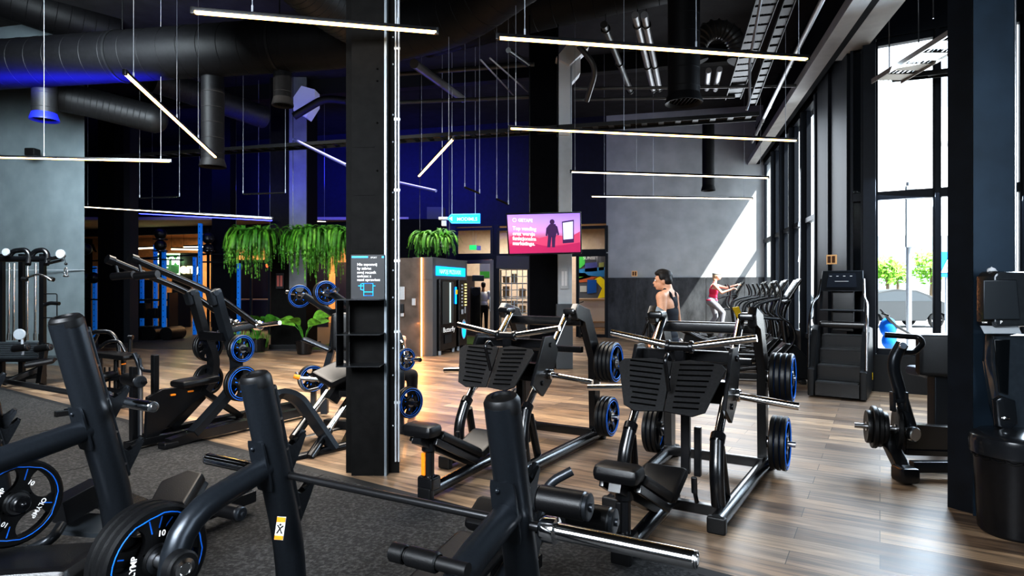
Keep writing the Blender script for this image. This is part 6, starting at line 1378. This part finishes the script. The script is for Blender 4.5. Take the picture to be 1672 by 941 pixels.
def bigplant(px, pyb, d, h, label, n=9, wl_=.5):
    c = P(px, pyb, d); c.z = 0; rnd = random.Random(px); o = thing('potted_plant', label, 'plant', (c.x, c.y, 0)); q = MB(); q.lathe([(0, .02), (.16, .02), (.21, .32), (.18, .32), (.17, .28), (0, .28)], c, (0, 0, 1), 20); q.build('pot', BLK, o)
    q = MB(); qs = MB()
    for k in range(n):
        a = 2*PI*k/n+rnd.uniform(-.3, .3); hh_ = h*rnd.uniform(.55, .95); s0 = c+V(0, 0, .28); t0 = c+V(math.cos(a)*.22, math.sin(a)*.15, .28+hh_*.6); qs.tube([s0, (s0+t0)/2+V(0, 0, .08), t0], .010, 6)
        d_ = V(math.cos(a), math.sin(a)*.6, .9).normalized(); s_ = d_.cross(V(0, 1, .2)).normalized(); L_ = wl_*rnd.uniform(.7, 1.1); prev = None
        for i in range(9):
            u = i/8; p = t0+d_*L_*u+V(0, 0, -.28*L_*u*u*2); w_ = .10*L_*2*math.sin(PI*min(1, u*.93+.05))
            cur = (p-s_*w_, p+V(0, 0, -.01), p+s_*w_)
            if prev: q.quad(prev[0], prev[1], cur[1], cur[0]); q.quad(prev[1], prev[2], cur[2], cur[1])
            prev = cur
    lf_ = q.build('leaves', FERNL if n < 9 else FERN, o); qs.build('stems', FERN, o); return o
bigplant(497, 560, 14.5, 1.0, 'broad-leaved plant in a pot right of the planted column', 8, .6)
bigplant(420, 560, 15.0, .9, 'leafy plant by the glass left of the planted column', 11, .5)
q = MB(); rnd = random.Random(3)
o = thing('grass_clump', 'low green grass clump on the turf left of the planted column', 'plant', tuple(PZ(412, 568, 0)))
c = PZ(414, 569, 0)
for _ in range(260):
    b = c+V(rnd.uniform(-.6, .35), rnd.uniform(-.3, .2), .02); d_ = V(rnd.uniform(-.3, .3), rnd.uniform(-.2, .2), 1).normalized(); L_ = rnd.uniform(.15, .5); s_ = V(.012, .003, 0); q.quad(b-s_, b+s_, b+d_*L_+s_*.1, b+d_*L_-s_*.1)
q.build('grass_blades', FERNL, o, smooth=False)
# ================================================================ racks and the gym room at the back left
def rack(px, top, bot, d, label, w=.11):
    c = PZ(px, bot, 0) if d is None else P(px, 0, d); z = CAMH-(top-470.5)*c.y/F
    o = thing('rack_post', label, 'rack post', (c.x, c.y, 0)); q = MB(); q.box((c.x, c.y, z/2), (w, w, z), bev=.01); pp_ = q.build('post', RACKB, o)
    q = MB()
    for k in range(int(z/.18)): q.box((c.x, c.y-w/2, .15+k*.18), (.02, .004, .035))
    q.build('holes', BLK2, pp_); return o, c, z
R_ = [(327, 365, 557, 18.2, 'tallest bright blue rack post in front of the warm room'), (185, 410, 555, 18.4, 'blue rack post just right of the back left black pier'), (155, 435, 540, 19.5, 'short blue rack post next to the grey wall edge'), (209, 447, 548, 19.6, 'blue rack post behind the pulldown arms, left end of shelves'), (254, 400, 540, 20.2, 'blue rack post below the green neon sign'), (268, 408, 557, 18.8, 'blue rack post left of the neon sign frame'), (232, 450, 545, 19.8, 'blue rack post in middle of the storage shelves'), (318, 420, 550, 20.5, 'thinner blue rack post left of the tallest one'), (390, 430, 545, 19.5, 'blue rack post below the left hanging planter')]
for px, t_, b_, d_, lab in R_: rack(px, t_, b_, d_, lab, .10)
T = thing('rack_beams', 'black horizontal rack bars joining the blue rack posts', 'rack beam', tuple(P(250, 450, 19)))
for (x0, y0, x1, y1, d_) in ((138, 427, 346, 415, 19), (180, 421, 300, 425, 18.6), (138, 440, 158, 438, 19.4), (138, 489, 190, 490, 19.2), (330, 415, 420, 416, 18.6), (330, 428, 420, 429, 18.6)):
    q = MB(); q.cyl(P(x0, y0, d_), P(x1, y1, d_), .022, n=8); q.build('crossbar', BLK, T)
T = thing('storage_shelves', 'black storage shelf unit with blue uprights full of training gear', 'shelf', tuple(P(240, 548, 19)))
for y in (490, 518, 545):
    q = MB(); a = P(196, y, 19.2); b = P(282, y, 19.2); q.beam(a, b, .5, .05); q.build('shelf_board', BLK, T)
q = MB(); a = P(196, 478, 19.2); b = P(282, 478, 19.2)
for p in (a, b): q = MB(); q.box((p.x, p.y, a.z/2), (.06, .5, a.z)); q.build('side_frame', BLK, T)
rnd = random.Random(5)
spots = [('slam ball', x, 483, 'black ball') for x in (204, 216, 228)]
def ball(px, py, r, d_, label, name='medicine_ball', group=None):
    c = P(px, py, d_); o = thing(name, label, 'ball', tuple(c), group=group); q = MB(); q.ball(c, r, n=14); q.build('ball_body', RUB, o)
    q = MB(); q.tube([c+V(r*math.cos(a), -r*.1, r*math.sin(a)) for a in [2*PI*i/24 for i in range(24)]], .006, 6, closed=True); q.build('seam', GRM, o)
ball(262, 382, .17, 18.5, 'upper black wall ball left of the tallest blue post')
ball(262, 401, .17, 18.5, 'lower black wall ball left of the tallest blue post')
ball(340, 389, .17, 18.5, 'upper black wall ball right of the tallest blue post')
ball(340, 406, .15, 18.5, 'lower black wall ball right of the tallest blue post')
ball(139, 407, .18, 18.2, 'black wall ball by the wall edge next to the letter A')
ball(153, 454, .17, 19.0, 'black ball behind the short blue rack post')
ball(139, 454, .16, 19.0, 'black ball at the grey wall edge, left of another')
T = thing('wall_ball_holder', 'black steel wall ball holders on two masts beside the blue posts', 'holder', tuple(P(262, 400, 18.6)))
for px in (262, 340):
    q = MB(); a = P(px, 374, 18.75); q.box((a.x, a.y, a.z/2), (.06, .06, a.z)); 
    for y in (391, 410): q.tube([P(px, y, 18.5)+V(.2*math.cos(t_), .2*math.sin(t_), 0) for t_ in [2*PI*i/14 for i in range(14)]], .012, 6, closed=True)
    q.build('mast', BLK, T)
for i, x in enumerate((205, 220, 236, 252, 268)):
    o = thing('gear_box', ('dark box of training gear at left end of middle shelf', 'dark box second from left on middle shelf', 'dark box at centre of middle shelf', 'dark box second from right on middle shelf', 'dark box at right end of middle shelf')[i], 'box', tuple(P(x, 512, 19.1)))
    q = MB(); h_ = (.30, .22, .42, .26, .34)[i]; q.box(P(x, 517, 19.15)+V(0, 0, h_/2), (.24, .3, h_), bev=.02); q.build('box_body', (BLK, GRM, BLK2, RUB, GRD)[i], o)
T = thing('rolled_mats', 'heap of dark rolled mats on the floor under the shelves', 'mats', tuple(PZ(245, 556, 0)))
for x in (220, 232, 244, 254, 280):
    q = MB(); a = P(x, 550, 18.6); r_ = .2; q.cyl((a.x, a.y-.3, r_), (a.x+.05, a.y+.4, r_), r_, n=20); q.build('mat_roll', RUB, T)
# neon signs and letters in the room beyond
T = thing('neon_sign', 'glowing white and green neon sign in a frame behind the racks', 'neon sign', tuple(P(283, 425, 24)))
NG = mat('neon_white', (.8, 1, .8), .5, emit=(.75, 1., .7), estr=3)
q = MB(); q.tube([P(x, y, 24) for x, y in ((254, 415), (293, 415), (293, 448), (254, 448))], .03, 8, closed=True); q.build('neon_frame', NG, T)
q = MB(); q.box(P(273, 432, 24.15), (1.0, .04, .8)); q.build('back_panel', mat('neon_back', (.05, .12, .06), .6), T)
text('GYM', .42, NG, 'neon_text', T, P(256, 432, 23.95), rx, .01, bold=.01); text('FIT', .3, NG, 'neon_text', T, P(258, 445, 23.95), rx, .01)
T = thing('neon_sign', 'small yellowish neon lettering right of the green neon sign', 'neon sign', tuple(P(302, 440, 24))); NY = mat('neon_yellow', (1, .9, .5), .5, emit=(1., .85, .4), estr=3)
text('eny', .55, NY, 'neon_text', T, P(294, 446, 24), rx, .02, bold=.02)
q = MB(); q.box(P(304, 438, 24.2), (.9, .04, 1.2)); q.build('back_panel', BLK2, T)
T = thing('wall_letter', 'large black letter A on the warm wall by the grey wall edge', 'letter', tuple(P(150, 407, 25))); text('A', .42, BLK2, 'letter_shape', T, P(146, 411, 25), rx, .02, bold=.02)
T = thing('red_neon_sign', 'small red neon lettering behind glass beside the planted column', 'neon sign', tuple(P(440, 433, 22))); text('up', .30, mat('neon_red', (1, .1, .05), .5, emit=(1., .08, .03), estr=3), 'neon_text', T, P(434, 436, 22), rx, .01, bold=.02)
for i, (x0, y0, x1, y1) in enumerate(((205, 407, 250, 405), (300, 404, 345, 403), (375, 404, 420, 404), (280, 407, 330, 408))):
    a, b = P(x0, y0, 24.5-i*.3), P(x1, y1, 24.2-i*.3); o = thing('tube_light', ('leftmost white tube light in the warm back room', 'white tube light right of the neon in the back room', 'white tube light behind the left hanging planter', 'highest white tube light in the warm back room')[i], 'lamp', tuple(a)); q = MB(); q.cyl(a, b, .03, n=8); q.build('tube', WARM2, o); q = MB(); q.beam(a+V(0, 0, .05), b+V(0, 0, .05), .08, .05)
    for p in (a, b): q.cyl(p+V(0, 0, .05), V(p.x, p.y, 3.9), .006, n=6)
    q.build('housing', BLK, o)
# dark equipment silhouettes and panels in the back room
T = thing('glass_partition', 'dark framed glass partition between black pier and planted column', 'partition', tuple(P(410, 480, 20.5)))
q = MB()
for x in (378, 410, 440): a = P(x, 0, 20.5); q.box((a.x, a.y, 1.8), (.07, .07, 3.6))
for y in (430, 537): q.cyl(P(378, y, 20.5), P(441, y, 20.5), .04, n=4)
q.build('partition_frame', FRM, T); pane(T, P(378, 0, 20.5), P(441, 0, 20.5), .1, 3.5)
T = thing('reception_desk', 'dim dark counter in the back room behind the plants', 'counter', tuple(PZ(405, 545, 0)))
q = MB(); a = P(405, 0, 23.5); q.box((a.x, a.y, .55), (2.4, .7, 1.1), bev=.02); q.build('counter_body', mat('counter_dark', (.08, .06, .05), .5), T); q = MB(); q.box((a.x, a.y, 1.12), (2.5, .8, .05)); q.build('counter_top', mat('counter_top', (.35, .28, .22), .4), T)
T = thing('dark_partition', 'black partition panels in the back room behind the racks', 'partition', tuple(P(230, 470, 23)))
q = MB()
for x0, x1, h_ in ((138, 150, 2.0), (196, 250, 1.9), (345, 378, 3.6), (282, 312, 2.4), (376, 442, 2.7), (498, 536, 3.3), (548, 572, 2.6)):
    a = P(x0, 0, 24.6); b = P(x1, 0, 24.6); q.box(((a.x+b.x)/2, 24.6, h_/2), (b.x-a.x, .1, h_))
q.build('panel', mat('panel_dark', (.03, .028, .028), .6), T)
# ================================================================ behind the storefront at the centre
def crate_shelf():
    T = thing('wire_shelving', 'white wire grid shelving with boxes behind the storefront glass', 'shelving', tuple(fpt(838, 0, -.5)))
    WR = mat('wire_white', (.6, .6, .58), .4, .3); a = fpt(817, 0, -.5); b = fpt(863, 0, -.5); z1_ = fy(440, 840)
    q = MB()
    for k in range(10): z = .15+(z1_-.15)*k/9; q.cyl(a+V(0, 0, z), b+V(0, 0, z), .012, n=6)
    for k in range(6): p = a+(b-a)*k/5; q.cyl(p, p+V(0, 0, z1_), .014 if k % 5 else .03, n=6)
    q.build('wire_grid', WR, T)
    q = MB(); c = fpt(838, 0, -.9); q.beam(a+V(0, .5, z1_/2), b+V(0, .5, z1_/2), .3, .04); q.build('back_board', mat('shelf_back', (.12, .1, .08), .6), T)
    nm = {0: 'lowest', 1: 'second', 2: 'middle', 3: 'fourth', 4: 'top'}
    for i in range(5):
        q = MB(); z = .25+i*.5; q.beam(a+V(0, .35, z-.03), b+V(0, .35, z-.03), .5, .03); q.build('shelf_board', WR, T)
        for k, w_ in ((0, 'left'), (1, 'centre'), (2, 'right')):
            if (i*3+k) % 4 == 3: continue
            p = a+(b-a)*(.2+.3*k)+V(0, .3, z); o = thing('cardboard_box', 'brown box, %s on the %s shelf of the white wire shelving' % (w_, nm[i]), 'box', tuple(p)); h_ = .22+.08*((i+k) % 3); q = MB(); q.box(p+V(0, 0, h_/2), (.22, .3, h_), bev=.008); q.build('box_body', mat('cardboard', (.42, .27, .14), .7, 0, .05, 20, .2), o)
            q = MB(); q.box(p+V(0, -.151, h_/2), (.05, .002, h_)); q.build('tape', WHT, o)
crate_shelf()
T = thing('mural_panel', 'colourful mural with green, blue and yellow shapes behind the storefront glass', 'mural', tuple(P(966, 452, 22.7)))
def mp_(px, py, off=0.): return P(px, py, 22.7+off)
def shape(nm, pts, col, off, par=T):
    q = MB(); q.prism([mp_(x, y, off) for x, y in pts], (0, .004, 0)); return q.build(nm, mat('mural_%s_%02d' % (nm, int(col[0]*99)), col, .6), par, smooth=False)
bgm = shape('mural_board', ((943, 418), (988, 418), (988, 487), (943, 487)), (.12, .13, .15), 0)
for nm, pts, col in (('sky_band', ((943, 440), (988, 436), (988, 452), (943, 452)), (.05, .25, .5)), ('green_patch', ((943, 418), (956, 418), (955, 432), (948, 438), (943, 440)), (.1, .55, .12)), ('green_patch', ((943, 446), (955, 446), (964, 453), (943, 458)), (.18, .5, .08)), ('red_band', ((943, 455), (960, 450), (978, 452), (965, 460), (943, 462)), (.5, .15, .06)), ('yellow_arrow', ((969, 455), (980, 451), (988, 458), (988, 486), (976, 487), (983, 471)), (.85, .72, .02)), ('blue_bus', ((959, 457), (974, 457), (974, 478), (959, 480)), (.01, .12, .4)), ('building_block', ((955, 430), (975, 428), (975, 443), (955, 444)), (.1, .12, .35)), ('pale_block', ((947, 467), (958, 467), (958, 477), (947, 477)), (.5, .52, .5)), ('tower_block', ((978, 430), (986, 428), (986, 441), (978, 442)), (.35, .4, .15))):
    shape(nm, pts, col, -.012 if nm not in ('blue_bus',) else -.02, bgm)
text('SUNSET', .16, WHT, 'mural_text', bgm, mp_(952, 424, -.02), facing((.969, -.246, 0)), .001)
T = thing('low_bench_cabinet', 'cream low cabinet with wooden edges under the mural', 'cabinet', tuple(PZ(966, 540, 0)))
q = MB(); x0_, x1_ = P(943, 0, 22.6).x, P(989, 0, 22.6).x; q.box(((x0_+x1_)/2, 22.62, .62), (x1_-x0_, .12, 1.0)); q.build('panel', mat('cream', (.62, .58, .52), .6), T)
for z in (.1, .32, 1.14): q = MB(); q.box(((x0_+x1_)/2, 22.5, z), (x1_-x0_, .1, .05)); q.build('wood_trim', mat('oak', (.35, .24, .15), .5), T)
q = MB(); q.box((x1_+.03, 22.5, 1.3), (.07, .07, 2.6)); q.build('wood_post', MATS['oak'], T)
T = thing('bicycle_wheel', 'partly visible bicycle wheel leaning left of the fire extinguisher', 'bicycle', tuple(fpt(944, .9, .15)))
q = MB(); c = V(fpt(946, 0, .12).x, fpt(946, 0, .12).y, fy(514, 946)); q.tube([c+V(.26*math.cos(a), 0, .26*math.sin(a)) for a in [2*PI*i/24 for i in range(24)]], .025, 8, closed=True); q.build('tyre', RUB, T)
q = MB()
for k in range(10): q.cyl(c, c+V(.25*math.cos(2*PI*k/10), 0, .25*math.sin(2*PI*k/10)), .003, n=5)
q.build('spokes', CHRB, T); q = MB(); q.tube([c, c+V(-.05, 0, .35), c+V(.12, 0, .42)], .015, 8); q.build('fork', BLK, T); q = MB(); q.box(c+V(0, .03, -.55+.0), (.08, .1, .6)); q.build('stand', BLK, T)
T = thing('fire_extinguisher', 'red fire extinguisher standing at the foot of the storefront', 'extinguisher', tuple(PZ(960, 552, 0)))
c = PZ(960, 552.5, 0); c.z = 0; q = MB(); q.lathe([(0, 0), (.085, 0), (.09, .03), (.09, .36), (.06, .44), (.03, .46), (0, .46)], c, (0, 0, 1), 20); q.build('cylinder', mat('extinguisher_red', (.6, .01, .015), .3), T)
q = MB(); q.cyl(c+V(0, 0, .46), c+V(0, 0, .52), .025, n=10); q.beam(c+V(-.06, 0, .54), c+V(.06, 0, .56), .03, .02); q.tube([c+V(.04, 0, .5), c+V(.11, 0, .42), c+V(.10, 0, .2)], .012, 8, .05); q.build('valve', BLK, T)
q = MB(); q.lathe([(.0905, .14), (.0915, .14), (.0915, .28), (.0905, .28)], c, (0, 0, 1), 20); q.build('label_band', WHT, T)
T = thing('folding_bench', 'pale grey machine seen through the glass door beside a person', 'equipment', tuple(fpt(775, 0, -.7)))
q = MB(); c = fpt(775, 0, -.5); q.box(c+V(0, 0, .8), (.35, .3, 1.6), bev=.03); q.build('machine_body', BLK, T); q = MB(); q.disc(c+V(.02, -.17, 1.45), (0, -1, 0), .15, .03, 24); q.box(c+V(.1, -.2, 1.9), (.4, .05, .2), bev=.02); q.build('machine_dial', GRM, T)
T = thing('door_poster', 'small bright poster with green and red shapes behind the glass door', 'poster', tuple(fpt(787, 2.1, -1.6)))
q = MB(); c = fpt(788, 2.35, -1.6); q.box(c, (.36, .02, .9)); pb = q.build('poster_sheet', mat('poster_pale', (.3, .32, .34), .6), T); q = MB(); q.box(c+V(0, -.014, -.3), (.34, .004, .22)); q.build('green_shape', mat('poster_green', (.1, .5, .08), .6), pb); q = MB(); q.box(c+V(.05, -.014, .2), (.2, .004, .2)); q.build('red_shape', mat('poster_red', (.5, .12, .06), .6), pb)
T = thing('tall_wooden_locker', 'pale wooden locker inside the glass door at left', 'locker', tuple(fpt(760, 0, -1.0)))
q = MB(); c = fpt(760, 0, -1.2); q.box(c+V(0, 0, 1.0), (.5, .4, 2.0), bev=.01); lk = q.build('locker_body', mat('locker_wood', (.42, .32, .22), .5), T); q = MB(); q.box(c+V(.15, -.21, 1.05), (.02, .02, .2)); q.build('locker_handle', CHRB, T)
# ================================================================ dispenser and bin on the near column
d = 4.16
T = thing('paper_towel_dispenser', 'glossy dark paper towel dispenser on the right column with sheet hanging', 'towel dispenser', tuple(P(1632, 490, d)))
q = MB()
def dp(x, y, o=0.): return P(x, y, d-o)
q.prism([dp(x, y, .0) for x, y in ((1592, 452), (1600, 444), (1665, 445), (1674, 450), (1682, 530), (1600, 533), (1592, 525))], (0, -.16, 0), bev=.02); q.build('housing', mat('dispenser_black', (.035, .04, .045), .18, 0, .01, 30, .1, coat=.6), T)
q = MB(); q.prism([dp(x, y, .165) for x, y in ((1604, 458), (1658, 457), (1664, 522), (1604, 522))], (0, -.012, 0), bev=.008); cv = q.build('front_cover', mat('cover_black', (.028, .034, .04), .3), T)
text('P', .03, TXT, 'cover_mark', cv, dp(1633, 529, .182), rx, .001); text('TORK', .014, TXT, 'cover_mark', cv, dp(1603, 528, .182), rx, .001)
q = MB(); q.prism([dp(1600, 532, .12), dp(1662, 533, .12), dp(1668, 545, .15), dp(1607, 545, .15)], (0, -.002, 0)); q.build('paper_sheet', mat('paper_grey', (.42, .44, .46), .9), T)
q = MB(); q.ball(dp(1619, 441, .08), .02, (1.4, 1, .8)); q.tube([dp(1612, 444, .08), dp(1619, 437, .08), dp(1628, 444, .08)], .006, 6); q.build('crumpled_paper', WHT, T)
T = thing('wipes_dispenser', 'long glossy translucent dark dispenser below the paper towel box', 'dispenser', tuple(P(1632, 640, d)))
q = MB(); pts = []
q.prism([dp(x, y, .0) for x, y in ((1604, 545), (1658, 545), (1658, 722), (1622, 722), (1615, 660), (1604, 590))], (0, -.10, 0), bev=.03); q.build('housing', mat('smoky_plastic', (.04, .05, .06), .12, 0, .01, 20, .1, coat=.8), T)
q = MB(); q.prism([dp(x, y, .105) for x, y in ((1622, 555), (1648, 555), (1645, 645), (1630, 640))], (0, -.008, 0), bev=.004); q.build('inner_window', mat('smoke_dark', (.006, .008, .01), .1), T)
q = MB(); q.prism([dp(x, y, .10) for x, y in ((1616, 652), (1628, 645), (1650, 652), (1654, 690), (1640, 702), (1620, 695))], (0, -.05, 0), bev=.02); q.build('outlet_cup', mat('cup_black', (.015, .018, .022), .2, coat=.5), T); q = MB(); q.ball(dp(1642, 683, .15), .022, (1.3, .4, .7)); q.build('chrome_button', CHR, T)
c = PZ(1658, 873, 0); c.z = 0; c = V(c.x+.02, c.y+.02, 0)
T = thing('waste_bin', 'black swing-lid waste bin at the foot of the right column', 'bin', tuple(c))
q = MB(); q.lathe([(0, .0), (.185, 0), (.20, .02), (.225, .50), (.225, .52), (0, .52)], c, (0, 0, 1), 32); q.build('bin_body', mat('bin_black', (.012, .012, .014), .3, 0, .02, 30, .2), T)
q = MB(); q.lathe([(.20, .50), (.245, .51), (.25, .58), (.24, .62), (.20, .645), (0, .655)], c, (0, 0, 1), 32); q.build('lid', mat('lid_black', (.022, .024, .028), .22, coat=.4), T)
q = MB()
for k in range(18): a0 = 2*PI*k/18; q.tube([c+V(.228*math.cos(a0+t_*.3), .228*math.sin(a0+t_*.3), .495-.012*math.sin(t_*PI)) for t_ in (0, .5, 1)], .007, 6)
q.build('bin_liner', BLK2, T)
# ================================================================ finish
for o in list(scene.objects):
    if 'wn_' in o:
        del o['wn_']
        if len(o.data.polygons) < 20000:
            m_ = o.modifiers.new('wn', 'WEIGHTED_NORMAL'); m_.keep_sharp = True
